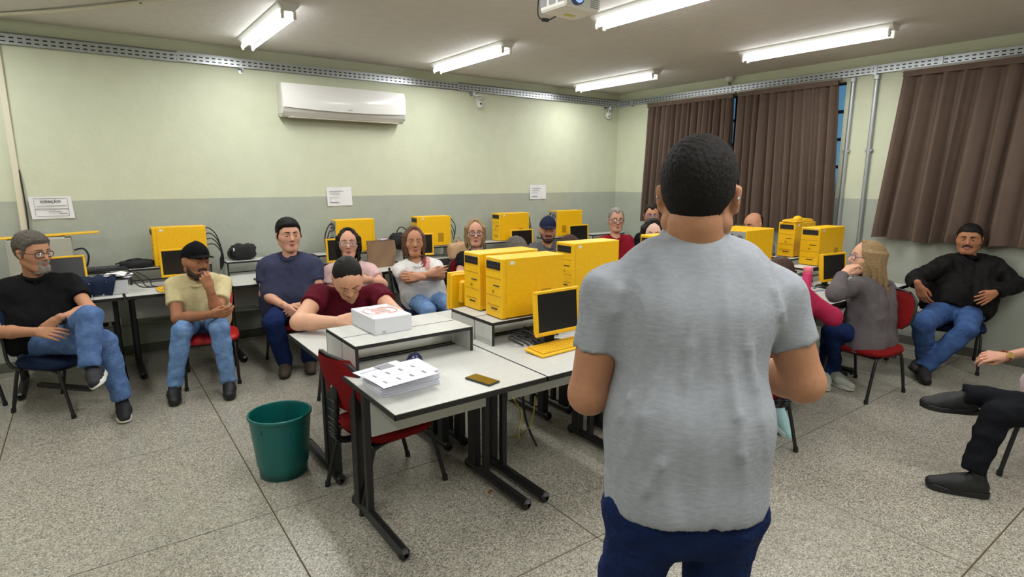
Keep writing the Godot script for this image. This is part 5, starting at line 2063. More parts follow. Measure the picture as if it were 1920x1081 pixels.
# s: joints as [pixel x, pixel y, depth in metres]; a is the picture's left arm and leg, b the right
func person(s: Dictionary) -> void:
	var neck := jt(s, "neck")
	var head := jt(s, "head")
	var hip := jt(s, "hip")
	var sa := jt(s, "sa")
	var sb := jt(s, "sb")
	var size: float = s.get("size", 1.0)
	var wide: float = s.get("wide", 1.0)
	var belly: float = s.get("belly", 1.0)
	var female: bool = s.get("female", false)
	var cell: float = s.get("cell", 0.0125)
	var root := thing("person", s.label, "person", Vector3(hip.x, 0, hip.z), 0.0, "")
	var o := root.position
	var skin := skin_mat(s.skin[0], s.skin[1])
	var u := (sb - sa).normalized()
	var spine := (neck - hip).normalized()
	var front := u.cross(spine).normalized()
	if front.dot(EYE - neck) < 0 and not s.get("away", false):
		front = -front
	if s.get("away", false) and front.dot(EYE - neck) > 0:
		front = -front
	var hw := (sb - sa).length() / 2.0
	var tw: float = s.get("torso_w", 1.0)
	var long: bool = s.get("long", false)
	var arms := []
	for e in ["a", "b"]:
		if s.has("e" + e):
			arms.append([e, sa if e == "a" else sb, jt(s, "e" + e), jt(s, "w" + e)])
	if pose_check:
		for a in arms:
			print(s.label.left(30), " arm", a[0], " ", snappedf((a[2] - a[1]).length(), 0.01), " ", snappedf((a[3] - a[2]).length(), 0.01))
	# ---- head frame ----
	var to_eye := EYE - head
	to_eye.y = 0
	var f0 := to_eye.normalized().rotated(Vector3.UP, deg_to_rad(s.yaw))
	var right := Vector3.UP.cross(f0).normalized()
	var fb := f0.rotated(right, deg_to_rad(s.get("pitch", 0.0)))   # positive looks down
	var upv := fb.cross(right).normalized()
	upv = upv.rotated(fb, deg_to_rad(s.get("roll", 0.0)))
	right = upv.cross(fb).normalized()
	var hs: Vector3 = s.get("head_size", Vector3(1.06, 1.08, 1.06)) * size
	var ht := Transform3D(Basis(right * hs.x, upv * hs.y, fb * hs.z), head)
	# ---- skin ----
	var nk: float = s.get("neck_r", 0.9 if female else 1.03)
	var P := []
	P.append([0, neck - spine * 0.03 - front * 0.005, ht * Vector3(0, -0.055, -0.022), 0.058 * size * nk, 0.055 * size * nk, 0.02])
	P.append([0, neck - spine * 0.10 - u * hw * 0.6, neck - spine * 0.10 + u * hw * 0.6, 0.04, 0.04, 0.04])
	P.append([0, neck - spine * 0.02, neck - spine * 0.2, 0.055, 0.05, 0.03])
	if not s.get("away", false):
		P.append([0, neck - spine * 0.03 + front * 0.02, neck - spine * 0.12 + front * 0.05, 0.055, 0.045, 0.03])
	for a in arms:
		var ra: float = 0.047 * size * s.get("arm", 1.0)
		if not long:
			P.append([0, a[1], a[2], ra * 1.08, ra * 0.9, 0.02])
			P.append([0, a[2], a[2].lerp(a[3], 0.35), ra * 0.9, ra * 0.92, 0.02])
			P.append([0, a[2].lerp(a[3], 0.3), a[3], ra * 0.9, ra * 0.60, 0.02])
		else:
			P.append([0, neck - spine * 0.12, a[1], 0.05, 0.04, 0.03])
			P.append([0, a[1], a[2], 0.036, 0.034, 0.02])
			P.append([0, a[2], a[3], 0.034, 0.027, 0.02])
	var mb := MB.new()
	sdf_job(P, minf(cell, 0.011), mb)
	var hd: MB = head_f if female else head_m
	var fit := [[hd, ht]]
	for a in arms:
		var key: String = "h" + a[0]
		if not s.has(key):
			continue
		# [pose, finger direction x y z in (picture right, up, towards camera), palm direction, "R" or "L"]
		var h: Array = s[key]
		var fd := cam_dir(h[1]).normalized()
		var pd := cam_dir(h[2])
		pd = (pd - fd * pd.dot(fd)).normalized()
		var xd := fd.cross(pd)
		if h[3] == "L":
			xd = -xd
		var hm: MB = hands[h[0]]
		var sc: float = s.get("hand", 1.0) * size
		fit.append([hm, Transform3D(Basis(xd * sc, fd * sc, pd * sc), a[3])])
	var body := MeshInstance3D.new()
	body.name = "body"
	body.material_override = skin
	root.add_child(body)
	var body_mb := mb
	after.append(func() -> void:
		for q in fit:
			body_mb.add(q[0].v, q[0].n, q[0].i, q[1])
		body.mesh = body_mb.mesh(o))
	# ---- shirt ----
	if s.has("shirt"):
		P = []
		var c28 := neck.lerp(hip, 0.30)
		var c65 := neck.lerp(hip, 0.68)
		var c95 := neck.lerp(hip, 0.94)
		var rc := 0.108 * wide * size
		var td: float = s.get("trap_drop", 0.025)
		var tr_: float = s.get("trap_r", 0.055)
		var wst: float = s.get("waist", 0.45)
		var fwd65: float = s.get("belly_fwd", 0.02 * belly)
		P.append([0, neck - spine * td + u * 0.03, sb - spine * 0.005, tr_, 0.058, 0.05])
		P.append([0, neck - spine * td - u * 0.03, sa - spine * 0.005, tr_, 0.058, 0.05])
		P.append([0, neck - spine * 0.085 - u * hw * 0.4 - front * 0.01, neck - spine * 0.085 + u * hw * 0.4 - front * 0.01, 0.068, 0.068, 0.06])
		P.append([0, c28 - u * hw * 0.62 * tw, c28 + u * hw * 0.62 * tw, rc, rc, 0.07])
		P.append([0, c65 - u * hw * wst * belly * tw + front * fwd65, c65 + u * hw * wst * belly * tw + front * fwd65, rc * 1.04 * belly, rc * 1.04 * belly, 0.09])
		var cw: float = 0.085 * wide * belly * s.get("hem_w", 1.0)
		P.append([0, c95 - u * cw, c95 + u * cw, rc * s.get("hem_r", 1.08) * belly, rc * s.get("hem_r", 1.08) * belly, 0.09])
		for q in [-1.0, 1.0]:
			P.append([0, c28 + u * q * hw * 0.55 * tw, c65 + u * q * hw * wst * 0.9 * belly * tw + front * fwd65, rc * 0.98, rc * belly, 0.06])
			P.append([0, c65 + u * q * hw * wst * 0.9 * belly * tw + front * fwd65, c95 + u * q * cw * 0.9, rc * belly, rc * belly, 0.06])
		P.append([0, neck - front * 0.028 - spine * 0.07, neck - front * 0.022 + spine * s.get("nape", 0.006), 0.05, 0.046, 0.04])
		if s.has("skirt"):
			P.append([0, hip - spine * 0.05 - u * 0.09 + front * 0.03, hip - spine * 0.05 + u * 0.09 + front * 0.03, s.skirt, s.skirt, 0.06])
			P.append([0, hip - spine * 0.14 - u * 0.09 + front * 0.02, hip - spine * 0.14 + u * 0.09 + front * 0.02, s.skirt, s.skirt, 0.06])
		if female:
			for q in [-1.0, 1.0]:
				P.append([0, neck.lerp(hip, 0.42) + u * q * 0.075 + front * 0.07 * wide, neck.lerp(hip, 0.40) + u * q * 0.07 + front * 0.06 * wide, 0.062 * wide, 0.055 * wide, 0.05])
		for a in arms:
			var rs: float = (0.064 if not long else 0.060) * size * s.get("arm", 1.0) * s.get("sleeve_r", 1.0)
			if long:
				P.append([0, a[1], a[2], rs * 1.08, rs * 0.95, 0.035])
				P.append([2, a[2], a[3].lerp(a[2], 0.03), rs * 0.95, rs * 0.72, 0.03])
			else:
				var f: float = s.get("sleeve", 0.58)
				P.append([2, a[1], a[1].lerp(a[2], f), rs * 1.06, rs * 1.04, 0.03])
		# neck opening
		var no: float = s.get("neck_open", 0.066)
		P.append([1, neck + spine * s.get("neck_up", 0.022) + front * s.get("neck_fwd", 0.014), neck + spine * 0.16 + front * 0.03, no * size, no * 1.25 * size, 0.006])
		if s.has("vee"):
			P.append([1, neck + front * 0.075 + spine * 0.02, neck + front * 0.115 - spine * s.vee, 0.045, 0.006, 0.004])
		P.append([6, hip - spine * s.get("hem", 0.075), -spine, 0, 0, 0.001])
		if s.has("more"):
			# ridges of cloth: lines of pixels laid on the surface built so far
			var base := P.slice(0, P.size() - 2)
			for ln in s.more:
				var prev := Vector3.INF
				for q in ln:
					var p := trace(base, q[0], q[1])
					var c: Vector3 = p + ray(q[0], q[1]).normalized() * (q[2] - q[3])
					if prev != Vector3.INF:
						P.insert(P.size() - 2, [0, prev, c, q[2], q[2], 0.013])
					prev = c
		mb = MB.new()
		var shirt_mb := mb
		sdf_job(P, cell, mb, s.get("folds", 0.007), s.get("fold_scale", Vector3(9, 6, 9)), s.get("seed", 1.0) * 13.7)
		var sh := MeshInstance3D.new()
		sh.name = s.get("shirt_name", "shirt")
		sh.material_override = s.shirt
		root.add_child(sh)
		after.append(func() -> void:
			for pr in s.get("prints", []):
				# flat print on the cloth: [name, pixel x, y, half width px, half height px, material]
				var pm := MB.new()
				shell(shirt_mb, func(p: Vector3) -> float:
					var rel := p - EYE
					var dz := rel.dot(cam_f)
					var qx := 960.0 + FOCAL * rel.dot(cam_r) / dz
					var qy := 540.5 - FOCAL * rel.dot(cam_u) / dz
					return 0.002 if absf(qx - pr[1]) < pr[3] and absf(qy - pr[2]) < pr[4] else -1.0
					, Transform3D(), pm)
				if pm.v.size() > 3:
					var pn := MeshInstance3D.new()
					pn.name = pr[0]
					pn.mesh = pm.mesh(o)
					pn.material_override = pr[5]
					sh.add_child(pn, true)
			sh.mesh = shirt_mb.mesh(o))
		if s.has("inner"):
			var I := []
			I.append([0, c28 - u * hw * 0.5, c28 + u * hw * 0.5, rc * 0.9, rc * 0.9, 0.05])
			I.append([0, neck - spine * 0.05 - u * 0.05, neck - spine * 0.05 + u * 0.05, 0.055, 0.055, 0.05])
			I.append([0, c65 - u * hw * 0.3, c65 + u * hw * 0.3, rc * 0.98, rc * 0.98, 0.08])
			I.append([1, neck + spine * 0.012 + front * 0.03, neck + spine * 0.16 + front * 0.06, 0.07, 0.09, 0.006])
			var im := MB.new()
			sdf_job(I, cell, im)
			var inn := MeshInstance3D.new()
			inn.name = "undershirt"
			inn.material_override = s.inner
			root.add_child(inn)
			after.append(func() -> void: inn.mesh = im.mesh(o))
		if not s.has("collar") and not s.get("no_collar", false):
			s["collar"] = s.shirt
			s["collar_w"] = 0.008
			s["collar_up"] = 0.012
			s["collar_dip"] = 0.055
		if s.has("collar"):
			var cm := MB.new()
			var ring := PackedVector3Array()
			var cr: float = s.get("collar_r", 0.070) * size
			for k in 33:
				var a := PI * 2.0 * k / 32 + 0.0
				var dn := 0.5 + 0.5 * cos(a)
				ring.append(neck + spine * (s.get("collar_up", 0.03) - s.get("collar_dip", 0.06) * pow(dn, 1.5)) + front * (cos(a) * (cr + 0.012) + 0.016 + 0.03 * pow(dn, 2.0)) + u * sin(a) * cr)
			cm.tube(ring, s.get("collar_w", 0.013), 8, false, -1.0, 0.45)
			var cn := MeshInstance3D.new()
			cn.name = "collar"
			cn.mesh = cm.mesh(o)
			cn.material_override = s.collar
			root.add_child(cn)
	# ---- trousers, socks and shoes ----
	if s.has("trousers"):
		P = []
		var hj: float = 0.085 * wide
		var hu := u
		hu.y *= 0.3
		hu = hu.normalized()
		var ja := hip - hu * hj
		var jb := hip + hu * hj
		var rt: float = 0.088 * size * s.get("thigh", wide)
		P.append([0, ja, jb, rt * 1.25, rt * 1.25, 0.05])
		P.append([0, hip, hip.lerp(neck, 0.16), rt * 1.15, rt * 1.1, 0.06])
		for e in ["a", "b"]:
			if not s.has("k" + e):
				continue
			var j: Vector3 = ja if e == "a" else jb
			if s.get("swap_legs", false):
				j = jb if e == "a" else ja
			var kn := jt(s, "k" + e)
			var an := jt(s, "n" + e)
			if pose_check:
				print(s.label.left(30), " leg", e, " ", snappedf((kn - j).length(), 0.01), " ", snappedf((an - kn).length(), 0.01), " ankle y ", snappedf(an.y, 0.01), " knee y ", snappedf(kn.y, 0.01), " hip y ", snappedf(hip.y, 0.01))
			P.append([0, j, kn, rt * 1.05, rt * 0.78, 0.035])
			P.append([0, kn, kn.lerp(an, 0.35), rt * 0.76, rt * 0.72, 0.02])
			P.append([2, kn.lerp(an, 0.3), an, rt * 0.72, rt * s.get("cuff", 0.62), 0.02])
		mb = MB.new()
		var tr_mb := mb
		sdf_job(P, cell, mb, s.get("trouser_folds", 0.007), Vector3(8, 11, 8), s.get("seed", 1.0) * 7.3 + 40)
		var tr := MeshInstance3D.new()
		tr.name = "trousers"
		after.append(func() -> void: tr.mesh = tr_mb.mesh(o))
		tr.material_override = s.trousers
		root.add_child(tr)
		for e in ["a", "b"]:
			if not s.has("t" + e):
				continue
			shoe(root, o, jt(s, "n" + e), jt(s, "t" + e), s, e)
	# ---- watches and bands: [arm, material of band, material of face or null]
	for w in s.get("bands", []):
		for a in arms:
			if a[0] != w[0]:
				continue
			var ax: Vector3 = (a[3] - a[2]).normalized()
			var wc: Vector3 = a[3] - ax * 0.015
			var e1 := ax.cross(Vector3.UP).normalized()
			var e2 := ax.cross(e1)
			var ring := PackedVector3Array()
			for k in 21:
				ring.append(wc + (e1 * cos(TAU * k / 20) + e2 * sin(TAU * k / 20)) * (0.030 * s.get("arm", 1.0)))
			mb = MB.new()
			mb.tube(ring, 0.005, 6, false, -1.0, 2.4)
			var bn := MeshInstance3D.new()
			bn.name = "wristband"
			bn.mesh = mb.mesh(o)
			bn.material_override = w[1]
			root.add_child(bn, true)
			if w[2] != null:
				mb = MB.new()
				var fn := (EYE - wc)
				fn = (fn - ax * fn.dot(ax)).normalized()
				mb.tube(arr([wc + fn * 0.026, wc + fn * 0.040]), 0.020, 18)
				var wf := MeshInstance3D.new()
				wf.name = "watch_face"
				wf.mesh = mb.mesh(o)
				wf.material_override = w[2]
				bn.add_child(wf)
	# ---- hair and face ----
	face(root, o, ht, s, hd)

func trace(P: Array, x: float, y: float) -> Vector3:
	# where the ray through a pixel meets the bones in P
	var dir := ray(x, y).normalized()
	var t := 0.6
	for n in 60:
		var p := EYE + dir * t
		var d := 10.0
		for q in P:
			if q[0] != 0 and q[0] != 2:
				continue
			var ba: Vector3 = q[2] - q[1]
			var pa: Vector3 = p - q[1]
			var h := clampf(pa.dot(ba) / maxf(ba.length_squared(), 1e-9), 0, 1)
			var e := (pa - ba * h).length() - lerpf(q[3], q[4], h)
			var kk: float = q[5]
			var w := maxf(kk - absf(d - e), 0.0) / kk
			d = minf(d, e) - w * w * kk * 0.25
		t += d
		if absf(d) < 0.0005 or t > 4.0:
			break
	return EYE + dir * t

func cam_dir(q: Vector3) -> Vector3:
	# (right, up, towards the camera) as seen in the picture
	var f := Vector3(cam_f.x, 0, cam_f.z).normalized()
	return cam_r * q.x + Vector3.UP * q.y - f * q.z

func shoe(root: Node3D, o: Vector3, ankle: Vector3, toe: Vector3, s: Dictionary, e: String) -> void:
	var d := (toe - ankle).normalized()
	var up: Vector3
	if s.has("shoe_up_" + e):
		up = cam_dir(s["shoe_up_" + e])
	else:
		up = Vector3.UP
		d.y = 0
		d = d.normalized()
	up = (up - d * up.dot(d)).normalized()
	var x := up.cross(d)
	var sc: float = s.get("shoe_size", 1.0)
	var org := ankle - up * 0.11 * sc
	if not s.has("shoe_up_" + e):
		org.y = 0.002
	var t := Transform3D(Basis(x * sc * (1.0 if e == "a" else -1.0), up * sc, d * sc), org)
	var mb := MB.new()
	mb.add(shoe_up.v, shoe_up.n, shoe_up.i, t)
	var up_m := MeshInstance3D.new()
	up_m.name = "shoe"
	up_m.mesh = mb.mesh(o)
	up_m.material_override = s.shoe
	root.add_child(up_m, true)
	mb = MB.new()
	mb.add(shoe_sole.v, shoe_sole.n, shoe_sole.i, t)
	var so := MeshInstance3D.new()
	so.name = "sole"
	so.mesh = mb.mesh(o)
	so.material_override = s.get("sole", mats["black_plastic"])
	up_m.add_child(so)
	mb = MB.new()
	for k in 4:
		var y := 0.098 - k * 0.011
		var z := 0.045 + k * 0.018
		mb.tube(arr([t * Vector3(-0.020, y - 0.004, z), t * Vector3(0, y + 0.006, z), t * Vector3(0.020, y - 0.004, z)]), 0.0035, 5)
	var lc := MeshInstance3D.new()
	lc.name = "laces"
	lc.mesh = mb.mesh(o)
	lc.material_override = s.get("lace", mats["dark_grey_plastic"])
	up_m.add_child(lc)
	# sock or ankle
	if s.has("no_sock_" + e):
		return
	mb = MB.new()
	mb.tube(arr([t * Vector3(0, 0.06, -0.03), t * Vector3(0, 0.17, -0.028)]), 0.034 * sc, 12)
	var sk := MeshInstance3D.new()
	sk.name = "sock"
	sk.mesh = mb.mesh(o)
	sk.material_override = s.get("sock", mats["dark_grey_plastic"])
	root.add_child(sk, true)

func hairline(p: Vector3, style: String) -> float:
	# how far inside the hair a point of the head lies (metres)
	var ph := atan2(absf(p.x), p.z + 0.01)
	var y := 0.0
	var fr := 0.072
	if style == "receding":
		fr = 0.092 - 0.012 * cos(ph * 5.0)
	if ph < 0.55:
		y = fr
	elif ph < 0.95:
		y = lerpf(fr, 0.05, (ph - 0.55) / 0.4)
	elif ph < 1.18:
		y = lerpf(0.05, -0.008, (ph - 0.95) / 0.23)
	elif ph < 1.55:
		y = lerpf(-0.022, 0.03, clampf((ph - 1.32) / 0.1, 0, 1))
	elif ph < 2.0:
		y = lerpf(0.03, -0.02, (ph - 1.55) / 0.45)
	else:
		y = lerpf(-0.02, -0.062, clampf((ph - 2.0) / 0.35, 0, 1))
	if style == "bald" and ph < 2.0:
		y = 0.2
	if style == "bald" and p.y > 0.04 + 0.02 * ph:
		return -0.01
	return p.y - y

func face(root: Node3D, o: Vector3, ht: Transform3D, s: Dictionary, hd: MB) -> void:
	var style: String = s.get("hair", "short")
	var hc: Material = s.get("hair_mat", mats["black_plastic"])
	var mb := MB.new()
	var sd: float = s.get("seed", 1.0) * 3.1
	var th: float = s.get("hair_thick", 0.016)
	var to_local := Transform3D(Basis(), -o) * ht
	var add_part := func(nm: String, m: MB, mt: Material, parent: Node3D) -> MeshInstance3D:
		var q := MeshInstance3D.new()
		q.name = nm
		q.mesh = m.mesh()
		q.material_override = mt
		parent.add_child(q, true)
		return q
	var shell_part := func(nm: String, thick: Callable, mt: Material, rough: float) -> void:
		var sm := MB.new()
		var node := MeshInstance3D.new()
		node.name = nm
		node.material_override = mt
		root.add_child(node, true)
		jobs.append(func() -> void: shell(hd, thick, to_local, sm, rough, sd))
		after.append(func() -> void:
			if sm.v.size() > 3:
				node.mesh = sm.mesh()
			else:
				root.remove_child(node)
				node.free())
	if style in ["short", "receding", "bald"]:
		shell_part.call("hair", func(p: Vector3) -> float:
			if absf(p.x) > 0.076 and p.y < 0.034 and p.z > -0.035 and p.z < 0.02:
				return -1.0
			var g := hairline(p, style)
			if g < -0.006:
				return -1.0
			var top := clampf((p.y - 0.02) / 0.08, 0.0, 1.0)
			return smoothstep(-0.006, 0.012, g) * lerpf(th * 0.42, th, top) + 0.0004
			, hc, 0.2)
	elif style == "cap":
		shell_part.call("hair", func(p: Vector3) -> float:
			var g := hairline(p, "short")
			if g < -0.004 or p.y > 0.075 or (absf(p.x) > 0.076 and p.y < 0.034 and p.z > -0.035):
				return -1.0
			return 0.006
			, hc, 0.3)
		cap(root, to_local, s)
	elif style in ["long", "tied", "bob"]:
		long_hair(root, o, ht, s, hc)
	# eyes
	for sg in [-1.0, 1.0]:
		mb = MB.new()
		var ball := PackedVector2Array()
		for k in 9:
			var a := PI * k / 8 - PI / 2
			ball.append(Vector2(0.0128 * cos(a), 0.0128 * sin(a)))
		mb.lathe(ball, 14, to_local * Vector3(sg * 0.0335, 0.0005, 0.0742), to_local.basis)
		var eb: MeshInstance3D = add_part.call("eye", mb, mat("eye_white", Color8(214, 206, 198), 0.25), root)
		mb = MB.new()
		var iris := PackedVector2Array()
		for k in 6:
			var a := k / 5.0
			iris.append(Vector2(0.0058 * (1.0 - a), 0.0004 + 0.0016 * a * (2.0 - a)))
		var gz: float = s.get("gaze", 0.0)
		mb.lathe(iris, 12, to_local * Vector3(sg * 0.0335 + gz, 0.0008 + s.get("gaze_y", 0.0), 0.0856), to_local.basis * Basis(Vector3(1, 0, 0), Vector3(0, 0, 1), Vector3(0, -1, 0)))
		add_part.call("iris", mb, mat("iris_dark", Color8(38, 24, 16), 0.15), eb)
	# eyebrows
	var bh := 0.0046 if not s.get("female", false) else 0.0032
	shell_part.call("eyebrows", func(p: Vector3) -> float:
		var x := absf(p.x)
		if p.z < 0.04 or x < 0.010 or x > 0.053:
			return -1.0
		var yc := 0.0268 + 0.0034 * sin((x - 0.010) / 0.043 * 2.9)
		var h := bh * (1.0 - 0.6 * maxf(0.0, (x - 0.03) / 0.023))
		return 0.0016 if absf(p.y - yc) < h else -1.0
		, s.get("brow_mat", hc), 0.3)
	# lips
	shell_part.call("lips", func(p: Vector3) -> float:
		var q := Vector2(p.x / 0.0225, (p.y + 0.0655) / (0.0115 * (1.0 - 0.35 * absf(p.x) / 0.02)))
		if p.z < 0.07 or q.length() > 1.0:
			return -1.0
		return 0.0006
		, s.get("lip", mat("lip_brown", Color8(150, 88, 78), 0.45)), 0.0)
	# beard
	if s.has("beard"):
		var kind: String = s.beard
		shell_part.call("beard", func(p: Vector3) -> float:
			var ph := atan2(absf(p.x), p.z + 0.01)
			var mouth := Vector2(p.x / 0.024, (p.y + 0.0655) / 0.012).length()
			if mouth < 1.0:
				return -1.0
			var moust := p.z > 0.07 and absf(p.x) < 0.034 and p.y < -0.043 and p.y > -0.064
			if kind == "moustache":
				return 0.003 if moust else -1.0
			if kind == "goatee":
				if p.y < -0.075 and absf(p.x) < 0.036 and p.z > 0.03:
					return 0.008
				return 0.004 if moust or (absf(p.x) < 0.036 and absf(p.x) > 0.024 and p.y < -0.05 and p.y > -0.08 and p.z > 0.05) else -1.0
			# full
			if moust:
				return 0.004
			if ph > 1.3:
				return -1.0
			var line := -0.076 + 0.044 * clampf((ph - 0.6) / 0.6, 0, 1)
			if p.y < line:
				return minf((line - p.y) * 0.3, 0.004) + 0.0005
			return -1.0
			, s.get("beard_mat", hc), 0.5)
	if s.has("glasses"):
		mb = MB.new()
		for sg in [-1.0, 1.0]:
			var ring := PackedVector3Array()
			for k in 21:
				var a := TAU * k / 20
				var ca := signf(cos(a)) * pow(absf(cos(a)), 0.6)
				var sn := signf(sin(a)) * pow(absf(sin(a)), 0.7)
				ring.append(to_local * Vector3(sg * 0.0345 + ca * 0.0265, -0.001 + sn * 0.0175, 0.1015 - 0.01 * absf(sg * 0.0345 + ca * 0.0265) / 0.06))
			mb.tube(ring, 0.0027, 5, false)
			mb.tube(arr([to_local * Vector3(sg * 0.060, 0.006, 0.092), to_local * Vector3(sg * 0.082, 0.010, 0.05), to_local * Vector3(sg * 0.0885, 0.012, -0.012), to_local * Vector3(sg * 0.086, -0.004, -0.03)]), 0.0021, 5)
		mb.tube(curve(arr([to_local * Vector3(-0.0085, 0.005, 0.1015), to_local * Vector3(0, 0.008, 0.106), to_local * Vector3(0.0085, 0.005, 0.1015)]), 6), 0.002, 5)
		var gl: MeshInstance3D = add_part.call("glasses", mb, s.glasses, root)
		mb = MB.new()
		for sg in [-1.0, 1.0]:
			var c := to_local * Vector3(sg * 0.0345, -0.001, 0.0965)
			var rim := PackedVector3Array()
			for k in 20:
				var a := TAU * k / 20
				var ca := signf(cos(a)) * pow(absf(cos(a)), 0.6)
				var sn := signf(sin(a)) * pow(absf(sin(a)), 0.7)
				rim.append(to_local * Vector3(sg * 0.0345 + ca * 0.0262, -0.001 + sn * 0.0172, 0.1012 - 0.01 * absf(sg * 0.0345 + ca * 0.0262) / 0.06))
			for k in 20:
				mb.tri(c + to_local.basis.z * 0.004, rim[k], rim[(k + 1) % 20])
		var gm := mat("spectacle_glass", Color(0.9, 0.95, 1.0, 0.12), 0.04)
		gm.transparency = BaseMaterial3D.TRANSPARENCY_ALPHA
		add_part.call("lenses", mb, gm, gl)

func cap(root: Node3D, t: Transform3D, s: Dictionary) -> void:
	var m: Material = s.cap_mat
	var mb := MB.new()
	var p := PackedVector3Array()
	for r in 11:
		var a := PI / 2 * r / 10.0
		for k in 30:
			var ph := TAU * k / 30
			var c := cos(a)
			p.append(t * Vector3(0.090 * c * sin(ph), 0.048 + 0.098 * sin(a) + 0.006 * cos(ph) - (0.022 * (1 - cos(ph)) * 0.5 * c), -0.006 + (0.112 * c) * cos(ph) + 0.0))
	mb.grid(p, 30, true)
	var q := MeshInstance3D.new()
	q.name = "cap"
	q.mesh = mb.mesh()
	q.material_override = m
	root.add_child(q)
	mb = MB.new()
	for side in [0, 1]:
		p = PackedVector3Array()
		for r in 7:
			var f := r / 6.0
			for k in 15:
				var u := k / 14.0 * 2 - 1
				var x := u * 0.082
				var z0 := -0.006 + 0.112 * sqrt(maxf(0.0, 1.0 - pow(x / 0.09, 2.0)))
				var reach := 0.075 * sqrt(maxf(0.0, 1.0 - pow(absf(u), 2.6)))
				p.append(t * Vector3(x, 0.060 - 0.020 * u * u - 0.008 * f - (0.003 if side == 1 else 0.0), z0 - 0.004 + reach * f))
		mb.grid(p, 15, false, side == 0)
	var b := MeshInstance3D.new()
	b.name = "brim"
	b.mesh = mb.mesh()
	b.material_override = m
	q.add_child(b)

func long_hair(root: Node3D, o: Vector3, ht: Transform3D, s: Dictionary, hc: Material) -> void:
	var style: String = s.hair
	var P := []
	var L: float = s.get("hair_len", 0.22)
	# modelled in the head's own frame: a skull cap and many locks that fall from the parting
	P.append([4, Vector3(0, 0.034, -0.016), Vector3(0.083, 0.096, 0.102), 0, 0, 0.01])
	if style != "tied":
		var fwd: float = s.get("hair_fwd", 0.02)
		var hb: float = s.get("hair_back", 0.0)
		var rng := RandomNumberGenerator.new()
		rng.seed = int(s.get("seed", 1.0) * 17)
		var nlock := 14
		for sg in [-1.0, 1.0]:
			for k in nlock:
				var f := float(k) / (nlock - 1)
				var az := lerpf(0.85, PI, f)                   # from the temple round to the back
				var dirv := Vector3(sin(az) * sg, 0, cos(az))
				var top := Vector3(sg * 0.012, 0.116 - 0.02 * f, lerpf(0.045, -0.07, f))
				var mid := Vector3(dirv.x * 0.088, 0.045, dirv.z * 0.100 - 0.016)
				var low := Vector3(dirv.x * (0.090 + 0.006 * sin(k * 2.3)), -0.045, dirv.z * (0.088 + 0.007 * sin(k * 1.7)) - 0.022 + fwd * 0.4 * (1.0 - f))
				var j := rng.randf_range(-1.0, 1.0)
				var end := low + Vector3(sg * 0.012 * (1 - f) * 0.6 + 0.012 * j - dirv.x * L * 0.10, -L * (0.72 + 0.28 * rng.randf()) , -0.012 - hb * (0.5 + 0.5 * f) + fwd * (1.0 - f) + 0.008 * rng.randf_range(-1.0, 1.0))
				P.append([0, top, mid, 0.012, 0.0135, 0.004])
				P.append([0, mid, low, 0.0135, 0.0145, 0.003])
				P.append([0, low, end, 0.0145, 0.004, 0.003])
		P.append([4, Vector3(0, -0.02, -0.045), Vector3(0.080, 0.075, 0.066), 0, 0, 0.02])
		P.append([0, Vector3(0, -0.03, -0.075), Vector3(0, -0.04 - L * 0.75, -0.085 - hb * 0.8), 0.042, 0.022, 0.02])
	else:
		P.append([4, Vector3(0, -0.01, -0.035), Vector3(0.080, 0.07, 0.075), 0, 0, 0.03])
		P.append([0, Vector3(0, 0.0, -0.115), Vector3(0, -0.01, -0.13), 0.03, 0.026, 0.012])
	P.append([5, Vector3(0, -0.045, 0.085), Vector3(0.064 if style != "tied" else 0.09, 0.118, 0.078), 0, 0, 0.008])
	if style == "tied":
		for sg in [-1.0, 1.0]:
			P.append([5, Vector3(sg * 0.085, -0.015, 0.005), Vector3(0.03, 0.045, 0.03), 0, 0, 0.008])
	var mb := MB.new()
	sdf_job(P, 0.006, mb, s.get("strand", 0.003), Vector3(60, 9, 60), s.get("seed", 1.0) * 5.0)
	var t := Transform3D(Basis(), -o) * ht
	var q := MeshInstance3D.new()
	q.name = "hair"
	q.material_override = hc
	root.add_child(q)
	after.append(func() -> void:
		var m2 := MB.new()
		m2.add(mb.v, mb.n, mb.i, t)
		q.mesh = m2.mesh())

func hair_mat(key: String, a: Color, b: Color, rough := 0.5) -> StandardMaterial3D:
	if mats.has(key):
		return mats[key]
	var m := mottled(key, a, b, 14.0, rough, 0.05)
	m.uv1_scale = Vector3(16, 3, 16)
	if cloth_normal == null:
		cloth_normal = noise_tex(0.12, true, 3.0, FastNoiseLite.TYPE_SIMPLEX, 2, 5, 256)
	m.normal_enabled = true
	m.normal_texture = cloth_normal
	m.normal_scale = 0.8
	m.metallic_specular = 0.3
	return m

